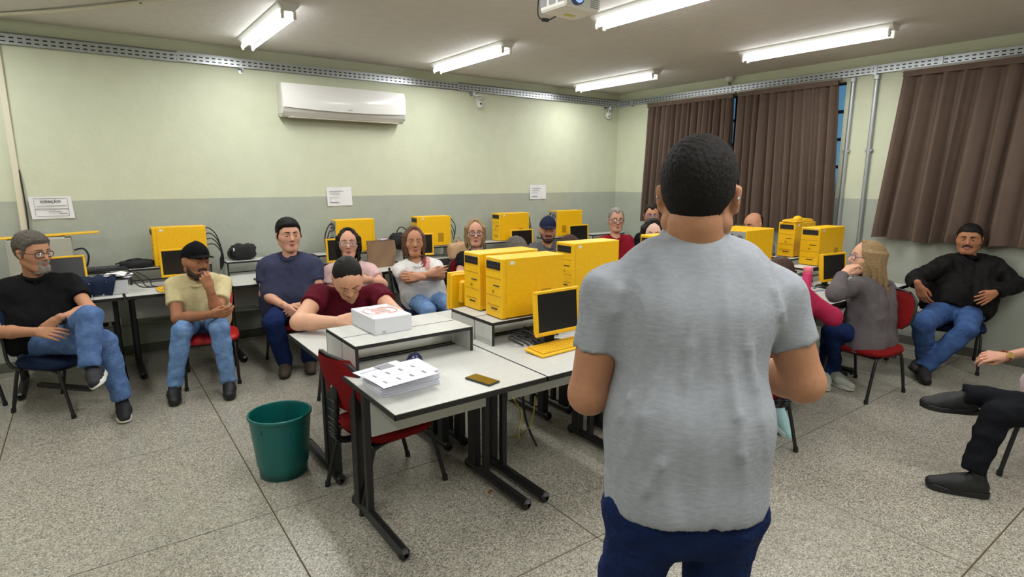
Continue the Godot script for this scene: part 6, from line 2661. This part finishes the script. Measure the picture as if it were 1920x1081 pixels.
func build_people() -> void:
	make_templates()
	var tan := ["skin_tan", Color8(190, 138, 108)]
	var fair := ["skin_fair", Color8(214, 166, 138)]
	var brown := ["skin_brown", Color8(164, 112, 82)]
	var pink := ["skin_pink", Color8(208, 156, 132)]
	var black_h := hair_mat("hair_black", Color8(16, 13, 12), Color8(30, 25, 23))
	var dark_h := hair_mat("hair_dark_brown", Color8(30, 22, 18), Color8(48, 36, 30))
	var grey_h := hair_mat("hair_grey", Color8(70, 64, 58), Color8(118, 110, 102))
	var white_h := hair_mat("hair_light_grey", Color8(120, 114, 106), Color8(160, 154, 146))
	var blond_h := hair_mat("hair_blond", Color8(108, 84, 56), Color8(182, 156, 116))
	var brown_h := hair_mat("hair_brown", Color8(74, 50, 36), Color8(112, 82, 60))
	var stubble := mat("stubble_dark", Color8(62, 44, 36), 0.9)
	var jeans := denim("jeans_mid", Color8(84, 110, 156))
	var jeans_l := denim("jeans_light", Color8(104, 134, 178))
	var jeans_d := denim("jeans_navy", Color8(26, 40, 80))
	var jeans_b := denim("jeans_blue", Color8(62, 88, 136))
	var black_g := mat("glasses_black", Color8(18, 16, 16), 0.3)
	var blk := mat("shoe_black", Color8(16, 16, 17), 0.6)
	var white_sole := mat("sole_white", Color8(214, 212, 204), 0.6)

	# man in the black polo, legs crossed
	person({"label": "grey-haired man with glasses and goatee in a black polo, sitting with legs crossed", "seed": 1, "skin": tan, "yaw": 38.0, "pitch": 4.0, "size": 1.0, "wide": 1.12, "belly": 1.08,
		"neck": [64, 519, 4.12], "head": [62, 474, 4.05], "hip": [90, 636, 4.16], "sa": [10, 541, 4.02], "sb": [132, 529, 4.26],
		"ea": [-2, 622, 3.92], "wa": [70, 622, 3.78], "eb": [168, 580, 4.12], "wb": [107, 600, 3.80], "ha": ["relaxed", Vector3(1, -0.02, 0.1), Vector3(0, -0.6, -0.8), "R"], "hb": ["relaxed", Vector3(-0.8, -0.55, 0.15), Vector3(-0.2, -0.5, -0.8), "L"],
		"swap_legs": true, "ka": [168, 594, 3.78], "na": [168, 688, 3.72], "ta": [152, 712, 3.50], "kb": [196, 640, 3.90], "nb": [229, 748, 3.98], "tb": [236, 772, 3.80],
		"shoe_up_a": Vector3(-0.35, 0.75, 0.3),
		"hair": "short", "hair_mat": grey_h, "hair_thick": 0.022, "beard": "goatee", "beard_mat": white_h, "glasses": black_g, "shirt": cloth("polo_black", Color8(20, 20, 22)), "vee": 0.07, "collar": cloth("polo_black", Color8(20, 20, 22)), "collar_w": 0.015, "collar_r": 0.068, "collar_up": 0.034, "collar_dip": 0.06, "bands": [["b", mat("strap_black", Color8(20, 20, 20), 0.6), mat("watch_dark", Color8(40, 44, 50), 0.3)]], "trousers": jeans, "shoe": mat("shoe_dark_navy", Color8(22, 22, 28), 0.7), "sole": white_sole, "lace": mat("lace_orange", Color8(190, 80, 50), 0.6), "sock": skin_mat(tan[0], tan[1])})
	# man in the beige shirt
	person({"label": "bearded man in a beige T-shirt and black cap with a fist at his mouth", "seed": 2, "skin": brown, "yaw": 34.0, "pitch": 2.0, "roll": -4.0, "wide": 1.0,
		"neck": [371, 518, 4.60], "head": [366, 490, 4.50], "hip": [382, 603, 4.72], "sa": [326, 536, 4.52], "sb": [418, 531, 4.62],
		"ea": [333, 597, 4.40], "wa": [398, 589, 4.28], "eb": [409, 588, 4.40], "wb": [393, 541, 4.30], "ha": ["grip", Vector3(1, 0.12, 0.1), Vector3(0, 0.3, -0.9), "R"], "hb": ["fist", Vector3(-0.28, 1, 0.05), Vector3(-0.5, 0, -0.9), "L"],
		"ka": [342, 620, 4.26], "na": [326, 722, 4.28], "ta": [322, 745, 4.10], "kb": [411, 615, 4.34], "nb": [429, 716, 4.40], "tb": [433, 740, 4.22],
		"hair": "cap", "hair_mat": black_h, "cap_mat": cloth("cap_black", Color8(17, 17, 20)), "beard": "full", "beard_mat": stubble, "shirt": cloth("tee_beige", Color8(206, 192, 148)), "trousers": jeans_l, "shoe": blk, "lace": mat("lace_black", Color8(28, 28, 30), 0.6)})
	# man in navy
	person({"label": "dark-haired man in a navy T-shirt sitting with clasped hands", "seed": 3, "skin": pink, "yaw": 14.0, "pitch": -3.0, "wide": 1.16, "belly": 1.14, "head_size": Vector3(1.12, 1.12, 1.1),
		"neck": [544, 476, 5.05], "head": [541, 442, 5.0], "hip": [549, 582, 5.12], "sa": [497, 499, 5.03], "sb": [590, 497, 5.08],
		"ea": [496, 551, 4.98], "wa": [536, 575, 4.80], "eb": [598, 548, 5.02], "wb": [566, 572, 4.82], "ha": ["relaxed", Vector3(0.75, -0.5, 0.35), Vector3(0.3, 0, -1), "R"], "hb": ["relaxed", Vector3(-0.75, -0.5, 0.35), Vector3(-0.3, 0, -1), "L"],
		"ka": [512, 604, 4.66], "na": [536, 682, 4.86], "ta": [530, 698, 4.70], "kb": [582, 606, 4.66], "nb": [580, 676, 4.95], "tb": [585, 690, 4.8],
		"hair": "short", "hair_mat": black_h, "hair_thick": 0.02, "shirt": cloth("tee_navy", Color8(58, 61, 84)), "trousers": jeans_d, "shoe": mat("boot_brown", Color8(70, 58, 46), 0.7)})
	# woman in pink
	person({"label": "woman with long dark curly hair and glasses in a pale pink blouse", "seed": 4, "skin": pink, "female": true, "yaw": 0.0, "pitch": -4.0, "wide": 1.0, "cell": 0.014, "head_size": Vector3(1.12, 1.14, 1.1),
		"neck": [655, 494, 5.40], "head": [653, 456, 5.36], "hip": [662, 566, 5.5], "sa": [622, 508, 5.36], "sb": [693, 506, 5.40],
		"ea": [618, 553, 5.30], "wa": [650, 560, 5.10], "eb": [718, 533, 5.30], "wb": [688, 524, 5.12], "ha": ["relaxed", Vector3(0.8, 0.1, 0.3), Vector3(0, -1, 0), "R"], "hb": ["relaxed", Vector3(-1, 0.1, 0.2), Vector3(0, -0.3, -1), "L"],
		"ka": [630, 600, 5.05], "na": [635, 680, 5.1], "kb": [690, 600, 5.05], "nb": [690, 680, 5.1],
		"hair": "long", "hair_len": 0.12, "strand": 0.010, "hair_mat": black_h, "glasses": mat("glasses_silver", Color8(150, 140, 140), 0.3, 0.6), "shirt": cloth("blouse_pink", Color8(206, 172, 172)), "trousers": jeans_d, "shirt_name": "blouse"})
	# woman in white
	person({"label": "woman with brown hair in a white T-shirt sitting with folded arms", "seed": 6, "skin": tan, "female": true, "yaw": 6.0, "wide": 1.02, "belly": 1.05, "cell": 0.014, "head_size": Vector3(1.10, 1.12, 1.1),
		"neck": [779, 488, 5.52], "head": [776, 452, 5.48], "hip": [797, 561, 5.62], "sa": [750, 506, 5.46], "sb": [816, 499, 5.55],
		"ea": [764, 523, 5.34], "wa": [806, 514, 5.24], "eb": [826, 516, 5.44], "wb": [788, 520, 5.22], "ha": ["relaxed", Vector3(1, 0.2, -0.2), Vector3(0, 0, -1), "R"], "hb": ["relaxed", Vector3(-1, 0.05, 0.1), Vector3(0, -0.3, -1), "L"],
		"ka": [803, 582, 5.14], "na": [806, 660, 5.1], "kb": [848, 574, 5.18], "nb": [850, 655, 5.15],
		"hair": "long", "hair_len": 0.11, "hair_mat": brown_h, "shirt": cloth("tee_white", Color8(218, 216, 214)), "trousers": jeans_l, "hem": 0.06, "prints": [["printed_figure", 795, 487, 5, 12, mat("print_maroon", Color8(130, 60, 66), 0.8)], ["printed_skin_tone", 802, 494, 4, 12, mat("print_rose", Color8(206, 150, 138), 0.8)]]})
	# woman in maroon leaning over the desk
	person({"label": "woman in a maroon T-shirt with tied-back black hair reading over the desk", "seed": 5, "skin": fair, "female": true, "yaw": 10.0, "pitch": 46.0, "roll": 5.0, "wide": 1.06, "head_size": Vector3(1.08, 1.10, 1.06), "cell": 0.012,
		"neck": [655, 548, 3.82], "head": [652, 521, 3.66], "hip": [668, 640, 4.12], "sa": [598, 553, 3.72], "sb": [706, 551, 3.86],
		"ea": [560, 604, 3.46], "wa": [632, 603, 3.40], "eb": [744, 590, 3.66], "wb": [705, 598, 3.50], "ha": ["relaxed", Vector3(1, 0.15, 0.05), Vector3(0, -0.5, -0.8), "R"], "hb": ["relaxed", Vector3(-1, 0.0, 0.1), Vector3(0, -1, 0), "L"],
		"sleeve": 0.42, "arm": 1.14,
		"gaze_y": -0.003, "hair": "tied", "hair_mat": black_h, "strand": 0.0015, "brow_mat": dark_h, "shirt": cloth("tee_maroon", Color8(88, 20, 36)), "trousers": jeans_d, "ka": [640, 665, 3.75], "na": [640, 750, 3.9], "kb": [720, 660, 3.8], "nb": [715, 745, 3.95]})
	# blonde woman in black
	person({"label": "blonde woman with dark glasses in a black T-shirt behind the yellow towers", "seed": 7, "skin": pink, "female": true, "yaw": 4.0, "cell": 0.015, "head_size": Vector3(1.08, 1.1, 1.08),
		"neck": [893, 471, 5.9], "head": [891, 436, 5.86], "hip": [900, 550, 6.0], "sa": [868, 484, 5.85], "sb": [922, 481, 5.92], "ea": [862, 515, 5.75], "wa": [880, 530, 5.55], "eb": [930, 512, 5.8], "wb": [905, 525, 5.55],
		"hair": "long", "hair_len": 0.12, "hair_mat": blond_h, "brow_mat": brown_h, "glasses": black_g, "shirt": cloth("tee_black", Color8(22, 22, 26)), "trousers": jeans_d, "ka": [885, 560, 5.5], "na": [885, 630, 5.5], "kb": [915, 560, 5.5], "nb": [915, 630, 5.5]})
	# man with navy cap
	person({"label": "man in a grey T-shirt and navy baseball cap looking down", "seed": 8, "skin": tan, "yaw": 8.0, "pitch": 8.0, "cell": 0.015, "head_size": Vector3(1.06, 1.08, 1.06),
		"neck": [1026, 456, 6.55], "head": [1027, 430, 6.48], "hip": [1030, 535, 6.65], "sa": [1000, 466, 6.5], "sb": [1052, 464, 6.56], "ea": [996, 494, 6.4], "wa": [1024, 492, 6.15], "eb": [1060, 492, 6.45], "wb": [1036, 488, 6.15], "ha": ["relaxed", Vector3(0.9, 0.2, 0.2), Vector3(0, -0.6, -0.8), "R"], "hb": ["relaxed", Vector3(-0.9, 0.2, 0.2), Vector3(0, -0.6, -0.8), "L"],
		"hair": "cap", "hair_mat": dark_h, "cap_mat": cloth("cap_navy", Color8(36, 42, 66)), "beard": "full", "beard_mat": stubble, "shirt": cloth("tee_grey_dark", Color8(92, 92, 94)), "trousers": jeans_d, "ka": [1015, 545, 6.2], "na": [1015, 610, 6.2], "kb": [1045, 545, 6.2], "nb": [1045, 610, 6.2]})
	# man in the red sweater
	person({"label": "grey-haired man with glasses in a dark red sweater near the corner", "seed": 9, "skin": pink, "yaw": 14.0, "long": true, "cell": 0.015, "wide": 1.05, "belly": 1.1, "head_size": Vector3(1.08, 1.12, 1.06),
		"neck": [1153, 443, 7.05], "head": [1155, 413, 7.0], "hip": [1160, 512, 7.15], "sa": [1130, 452, 7.0], "sb": [1177, 450, 7.08], "ea": [1126, 490, 6.95], "wa": [1150, 505, 6.75], "eb": [1188, 482, 7.0], "wb": [1170, 500, 6.8], "ha": ["relaxed", Vector3(0.9, -0.2, 0.2), Vector3(0, -1, 0), "R"], "hb": ["relaxed", Vector3(-0.9, -0.2, 0.2), Vector3(0, -1, 0), "L"],
		"hair": "receding", "hair_mat": white_h, "hair_thick": 0.014, "brow_mat": grey_h, "glasses": black_g, "shirt": cloth("sweater_red", Color8(132, 24, 38)), "shirt_name": "sweater", "trousers": jeans_d, "ka": [1145, 520, 6.7], "na": [1145, 580, 6.7], "kb": [1175, 520, 6.7], "nb": [1175, 580, 6.7]})
	# person in black behind the dark-haired woman
	person({"label": "man in black with purple-tinted glasses behind the dark-haired woman", "seed": 10, "skin": tan, "yaw": 4.0, "long": true, "cell": 0.016,
		"neck": [1222, 437, 7.1], "head": [1222, 405, 7.05], "hip": [1225, 505, 7.2], "sa": [1200, 446, 7.05], "sb": [1245, 446, 7.1], "ea": [1196, 480, 7.0], "wa": [1215, 495, 6.8], "eb": [1250, 480, 7.0], "wb": [1230, 495, 6.8],
		"hair": "receding", "hair_mat": dark_h, "glasses": mat("glasses_purple", Color8(90, 60, 140), 0.3), "shirt": cloth("jumper_black", Color8(20, 20, 24)), "shirt_name": "jumper"})
	# dark-haired woman in red
	person({"label": "pale woman with short black hair in a bright red top behind a tower", "seed": 11, "skin": ["skin_pale", Color8(224, 186, 168)], "female": true, "yaw": 8.0, "pitch": 8.0, "long": true, "cell": 0.016, "head_size": Vector3(1.12, 1.14, 1.1),
		"neck": [1222, 470, 5.75], "head": [1223, 437, 5.7], "hip": [1215, 550, 5.85], "sa": [1196, 480, 5.7], "sb": [1248, 480, 5.75], "ea": [1180, 486, 5.6], "wa": [1196, 500, 5.45], "eb": [1256, 512, 5.65], "wb": [1230, 520, 5.45],
		"hair": "bob", "hair_len": 0.02, "hair_mat": black_h, "shirt": cloth("top_red", Color8(190, 26, 30)), "shirt_name": "blouse"})
	# heads bent behind the towers
	person({"label": "grey-haired person bending down behind the pair of yellow towers", "seed": 12, "skin": tan, "yaw": 10.0, "pitch": 62.0, "cell": 0.016,
		"neck": [968, 494, 4.75], "head": [966, 477, 4.6], "hip": [968, 560, 4.95], "sa": [938, 504, 4.68], "sb": [996, 504, 4.74], "ea": [930, 530, 4.55], "wa": [955, 545, 4.4], "eb": [1004, 530, 4.6], "wb": [980, 545, 4.4],
		"hair": "short", "hair_mat": grey_h, "hair_thick": 0.02, "shirt": cloth("tee_brown", Color8(90, 80, 70))})
	person({"label": "brown-haired person bending down behind the single yellow tower", "seed": 13, "skin": tan, "yaw": 10.0, "pitch": 60.0, "cell": 0.016,
		"neck": [1068, 490, 5.1], "head": [1066, 472, 4.95], "hip": [1072, 550, 5.25], "sa": [1041, 500, 5.05], "sb": [1094, 499, 5.1], "ea": [1040, 520, 4.9], "wa": [1060, 535, 4.75], "eb": [1104, 518, 4.95], "wb": [1084, 535, 4.75],
		"hair": "short", "hair_mat": hair_mat("hair_reddish", Color8(52, 34, 26), Color8(74, 50, 40)), "hair_thick": 0.02, "shirt": cloth("tee_olive", Color8(70, 72, 60))})
	# bald man
	person({"label": "bald man seated behind the fan-plate tower by the curtain", "seed": 14, "skin": tan, "yaw": -40.0, "pitch": 10.0, "cell": 0.016,
		"neck": [1414, 450, 6.45], "head": [1412, 422, 6.4], "hip": [1418, 525, 6.55], "sa": [1389, 460, 6.4], "sb": [1438, 460, 6.45], "ea": [1384, 494, 6.35], "wa": [1402, 508, 6.15], "eb": [1444, 494, 6.35], "wb": [1426, 508, 6.15],
		"hair": "bald", "hair_mat": dark_h, "hair_thick": 0.008, "shirt": cloth("shirt_grey", Color8(130, 132, 134))})
	# man in the black jacket
	person({"label": "man in a black jacket and blue jeans sitting against the window wall", "seed": 18, "skin": brown, "yaw": -4.0, "wide": 1.22, "belly": 1.16, "long": true, "arm": 1.22, "head_size": Vector3(1.08, 1.04, 1.06),
		"neck": [1814, 479, 5.16], "head": [1817, 449, 5.08], "hip": [1792, 582, 5.06], "sa": [1768, 497, 5.06], "sb": [1864, 498, 5.02],
		"ea": [1716, 522, 5.00], "wa": [1722, 536, 4.80], "eb": [1902, 534, 4.95], "wb": [1864, 550, 4.80], "ha": ["relaxed", Vector3(0.35, -0.9, 0.2), Vector3(0.8, 0, -0.5), "R"], "hb": ["flat", Vector3(-0.85, -0.3, 0.3), Vector3(-0.2, -0.3, -0.9), "L"],
		"ka": [1730, 606, 4.66], "na": [1734, 672, 4.84], "ta": [1716, 684, 4.60], "kb": [1812, 618, 4.66], "nb": [1730, 690, 4.76], "tb": [1742, 704, 4.60],
		"shoe_up_a": Vector3(0.2, 0.8, 0.5), "thigh": 1.16, "hem": 0.02,
		"hair": "short", "hair_mat": black_h, "hair_thick": 0.012, "beard": "moustache", "beard_mat": stubble, "shirt": cloth("jacket_black", Color8(22, 21, 21), 0.7), "shirt_name": "jacket", "vee": 0.16, "folds": 0.012, "inner": cloth("tee_royal", Color8(26, 30, 66)), "collar": mats["cap_black"], "collar_w": 0.02, "collar_dip": 0.09, "trousers": jeans_b, "shoe": mat("shoe_worn_black", Color8(30, 26, 24), 0.7)})
	# woman in the grey cardigan
	person({"label": "woman with long blond hair and blue glasses in a grey cardigan, hand at her mouth", "seed": 16, "skin": fair, "female": true, "yaw": -72.0, "pitch": -6.0, "long": true, "wide": 1.06, "arm": 1.05, "folds": 0.008, "head_size": Vector3(1.08, 1.10, 1.08),
		"neck": [1636, 522, 4.50], "head": [1625, 484, 4.44], "hip": [1626, 628, 4.48], "sa": [1606, 536, 4.36], "sb": [1660, 540, 4.62],
		"ea": [1566, 550, 4.12], "wa": [1580, 514, 4.22], "eb": [1600, 562, 4.72], "wb": [1562, 568, 4.50], "bands": [["a", mats["strap_black"], null]], "ha": ["grip", Vector3(0.7, 0.75, 0.0), Vector3(0.6, -0.6, -0.3), "L"], "hb": ["relaxed", Vector3(-1, 0.05, 0.1), Vector3(0, -1, 0), "R"],
		"ka": [1560, 618, 4.35], "na": [1566, 690, 4.62], "ta": [1590, 704, 4.50], "kb": [1555, 622, 4.62], "nb": [1545, 700, 4.62], "tb": [1550, 712, 4.5],
		"hair": "long", "hair_len": 0.40, "hair_mat": blond_h, "hair_fwd": -0.03, "hair_back": 0.11, "hand": 0.88, "brow_mat": brown_h, "glasses": mat("glasses_blue", Color8(60, 60, 140), 0.3), "shirt": cloth("cardigan_grey", Color8(96, 90, 92)), "shirt_name": "cardigan", "skirt": 0.142, "thigh": 0.86, "hem": 0.15, "trousers": jeans_d, "shoe": mat("sneaker_pale", Color8(180, 184, 170), 0.7), "sole": white_sole, "lace": mat("lace_lime", Color8(180, 200, 60), 0.6)})
	# person in the pink sweater, mostly behind the speaker
	person({"label": "person with reddish hair in a raspberry pink sweater and pale blue trainers behind the speaker", "seed": 17, "skin": fair, "female": true, "away": true, "yaw": 172.0, "pitch": 10.0, "long": true, "cell": 0.015, "arm": 1.0,
		"neck": [1464, 554, 3.74], "head": [1462, 520, 3.78], "hip": [1452, 668, 3.70], "sa": [1420, 546, 3.78], "sb": [1500, 552, 3.72], "ea": [1416, 610, 3.75], "wa": [1440, 590, 3.95], "eb": [1560, 594, 3.74], "wb": [1526, 574, 3.95], "hb": ["relaxed", Vector3(-0.8, 0.4, -0.4), Vector3(0, -1, 0), "R"],
		"ka": [1440, 665, 4.08], "na": [1466, 764, 3.78], "ta": [1502, 812, 3.64], "kb": [1510, 668, 4.05], "nb": [1500, 740, 4.05],
		"shoe_up_a": Vector3(0.55, 0.8, 0.2), "hair": "tied", "hair_mat": mats["hair_reddish"], "shirt": cloth("sweater_pink", Color8(164, 40, 74)), "shirt_name": "sweater", "trousers": denim("jeans_grey", Color8(60, 66, 80)), "shoe": mat("sneaker_blue", Color8(160, 196, 200), 0.7), "sole": mat("sole_pale", Color8(190, 206, 204), 0.6), "lace": white_sole, "sock": skin_mat(fair[0], fair[1])})
	# person at the right edge in black trousers
	person({"label": "person in black trousers and black trainers with crossed legs at the room's right edge", "seed": 19, "skin": tan, "yaw": -60.0, "long": true, "wide": 1.0,
		"neck": [2090, 560, 3.35], "head": [2080, 500, 3.3], "hip": [2044, 756, 3.12], "sa": [2040, 590, 3.15], "sb": [2140, 590, 3.45], "ea": [2010, 690, 3.1], "wa": [1990, 760, 3.0], "eb": [2150, 690, 3.4], "wb": [2060, 750, 3.2],
		"ka": [1962, 768, 3.0], "na": [1806, 737, 3.12], "ta": [1752, 730, 3.16], "kb": [1868, 778, 2.98], "nb": [1822, 884, 3.0], "tb": [1730, 905, 3.10], "swap_legs": true,
		"shoe_up_a": Vector3(0.1, 1.0, 0.1), "no_sock_a": true, "thigh": 1.0, "cuff": 0.66, "trouser_folds": 0.009,
		"hair": "short", "hair_mat": black_h, "shirt": mats["polo_black"], "trousers": cloth("trousers_black", Color8(18, 19, 24)), "shoe": blk, "lace": mats["lace_black"]})
	# person in pink beyond, resting a forearm with a watch
	person({"label": "person in a hot pink top resting a forearm with a round gold watch", "seed": 20, "skin": pink, "female": true, "yaw": -50.0, "long": true, "cell": 0.014,
		"neck": [2060, 540, 3.95], "head": [2050, 490, 3.9], "hip": [2030, 668, 3.9], "sa": [2020, 570, 3.75], "sb": [2090, 570, 4.05], "ea": [1962, 652, 3.7], "wa": [1882, 668, 3.66], "eb": [2090, 650, 4.0], "wb": [2020, 680, 3.9], "ha": ["grip", Vector3(-1, 0.05, 0.0), Vector3(-0.1, -0.7, -0.6), "R"], "bands": [["a", mat("strap_brown", Color8(120, 60, 30), 0.6), mat("watch_gold", Color8(226, 190, 110), 0.3, 0.4)]],
		"hair": "long", "hair_mat": brown_h, "shirt": cloth("top_hot_pink", Color8(216, 40, 104)), "ka": [1940, 715, 3.75], "na": [1935, 800, 3.8], "kb": [1955, 720, 4.0], "nb": [1950, 800, 4.0], "trousers": cloth("trousers_pale_pink", Color8(206, 184, 190))})
	speaker(tan, black_h, jeans_d)
	run_jobs()

func denim(key: String, c: Color) -> StandardMaterial3D:
	if mats.has(key):
		return mats[key]
	var m := mottled(key, Color(c.r * 0.84, c.g * 0.86, c.b * 0.9), Color(minf(c.r * 1.2, 1), minf(c.g * 1.17, 1), minf(c.b * 1.1, 1)), 1.6, 0.85, 0.03, 8)
	if cloth_normal == null:
		cloth_normal = noise_tex(0.12, true, 3.0, FastNoiseLite.TYPE_SIMPLEX, 2, 5, 256)
	bumpy(m, cloth_normal, 1.6, 0.4)
	m.metallic_specular = 0.2
	return m

func speaker(skin: Array, hair: Material, jeans: Material) -> void:
	var hip := at_depth(1282, 952, 1.36)
	var side := Vector3(cam_r.x, 0, cam_r.z).normalized()
	var ahead := Vector3(cam_f.x, 0, cam_f.z).normalized()
	var base := Vector3(hip.x, 0, hip.z)
	var tee := mottled("tee_heather_grey", Color8(148, 151, 158), Color8(163, 166, 173), 3.0, 0.95, 0.06)
	tee.metallic_specular = 0.15
	bumpy(tee, noise_tex(0.02, true, 6.0, FastNoiseLite.TYPE_SIMPLEX, 4, 21, 512), 3.0, 0.3)
	tee.uv1_scale = Vector3(2.2, 6.0, 2.2)
	# folds of the cloth: [pixel x, pixel y, radius, height above the cloth]
	var folds := []
	for ln in [
		[[1246, 590], [1238, 640], [1226, 710], [1204, 780], [1178, 850], [1160, 890]],
		[[1196, 650], [1190, 700], [1180, 745], [1164, 780], [1152, 800]],
		[[1300, 590], [1292, 650], [1284, 710], [1280, 760]],
		[[1386, 590], [1400, 650], [1414, 720], [1426, 790], [1432, 850]],
		[[1358, 640], [1370, 700], [1382, 780], [1388, 850], [1392, 900]],
		[[1170, 505], [1160, 545], [1150, 585], [1142, 620]],
		[[1436, 505], [1448, 545], [1460, 585], [1466, 620]],
		[[1262, 820], [1240, 870], [1215, 915], [1196, 945]],
	]:
		var row := []
		for k in ln.size():
			var e := sin(PI * k / (ln.size() - 1.0))
			row.append([ln[k][0], ln[k][1], 0.009, -0.011 + 0.0175 * e])
		folds.append(row)
	person({"label": "standing man in a plain grey T-shirt and dark jeans seen from behind", "seed": 14.5, "skin": ["skin_warm", Color8(180, 130, 100)], "away": true, "yaw": 174.0, "pitch": 5.0, "roll": 0.0, "wide": 1.02, "belly": 1.05, "cell": 0.0085, "head_size": Vector3(1.0, 1.03, 1.02),
		"neck": [1304, 437, 1.33], "head": [1309, 371, 1.31], "hip": hip, "sa": [1140, 547, 1.35], "sb": [1456, 550, 1.35], "torso_w": 0.50, "trap_drop": 0.052, "trap_r": 0.048, "nape": 0.0, "hem_w": 0.62, "waist": 0.58, "belly_fwd": 0.0, "hem_r": 1.03,
		"ea": [1104, 738, 1.38], "wa": [1190, 690, 1.60], "eb": [1506, 716, 1.38], "wb": [1414, 690, 1.60], "sleeve": 0.56, "arm": 1.10, "sleeve_r": 0.80, "ha": ["relaxed", Vector3(1, 0.1, -0.3), Vector3(0, 0, 1), "L"], "hb": ["relaxed", Vector3(-1, 0.1, -0.3), Vector3(0, 0, 1), "R"],
		"ka": base - side * 0.15 + Vector3(0, 0.45, 0) + ahead * 0.04, "na": base - side * 0.19 + Vector3(0, 0.10, 0), "ta": base - side * 0.24 + Vector3(0, 0.03, 0) + ahead * 0.2, "kb": base + side * 0.10 + Vector3(0, 0.45, 0) + ahead * 0.04, "nb": base + side * 0.12 + Vector3(0, 0.10, 0), "tb": base + side * 0.16 + Vector3(0, 0.03, 0) + ahead * 0.2,
		"hair": "short", "hair_mat": hair_mat("hair_cropped_black", Color8(20, 17, 16), Color8(34, 29, 27), 0.75), "hair_thick": 0.010, "neck_r": 1.12, "glasses": mat("glasses_grey", Color8(150, 156, 164), 0.3), "shirt": tee, "folds": 0.004, "fold_scale": Vector3(11, 3.5, 11), "more": folds, "trousers": jeans, "shoe": mats["shoe_black"], "hem": -0.005, "neck_open": 0.06, "neck_up": 0.07, "neck_fwd": 0.03, "thigh": 0.94,
		"collar": tee, "collar_r": 0.069, "collar_up": 0.020, "collar_dip": 0.05, "collar_w": 0.011})
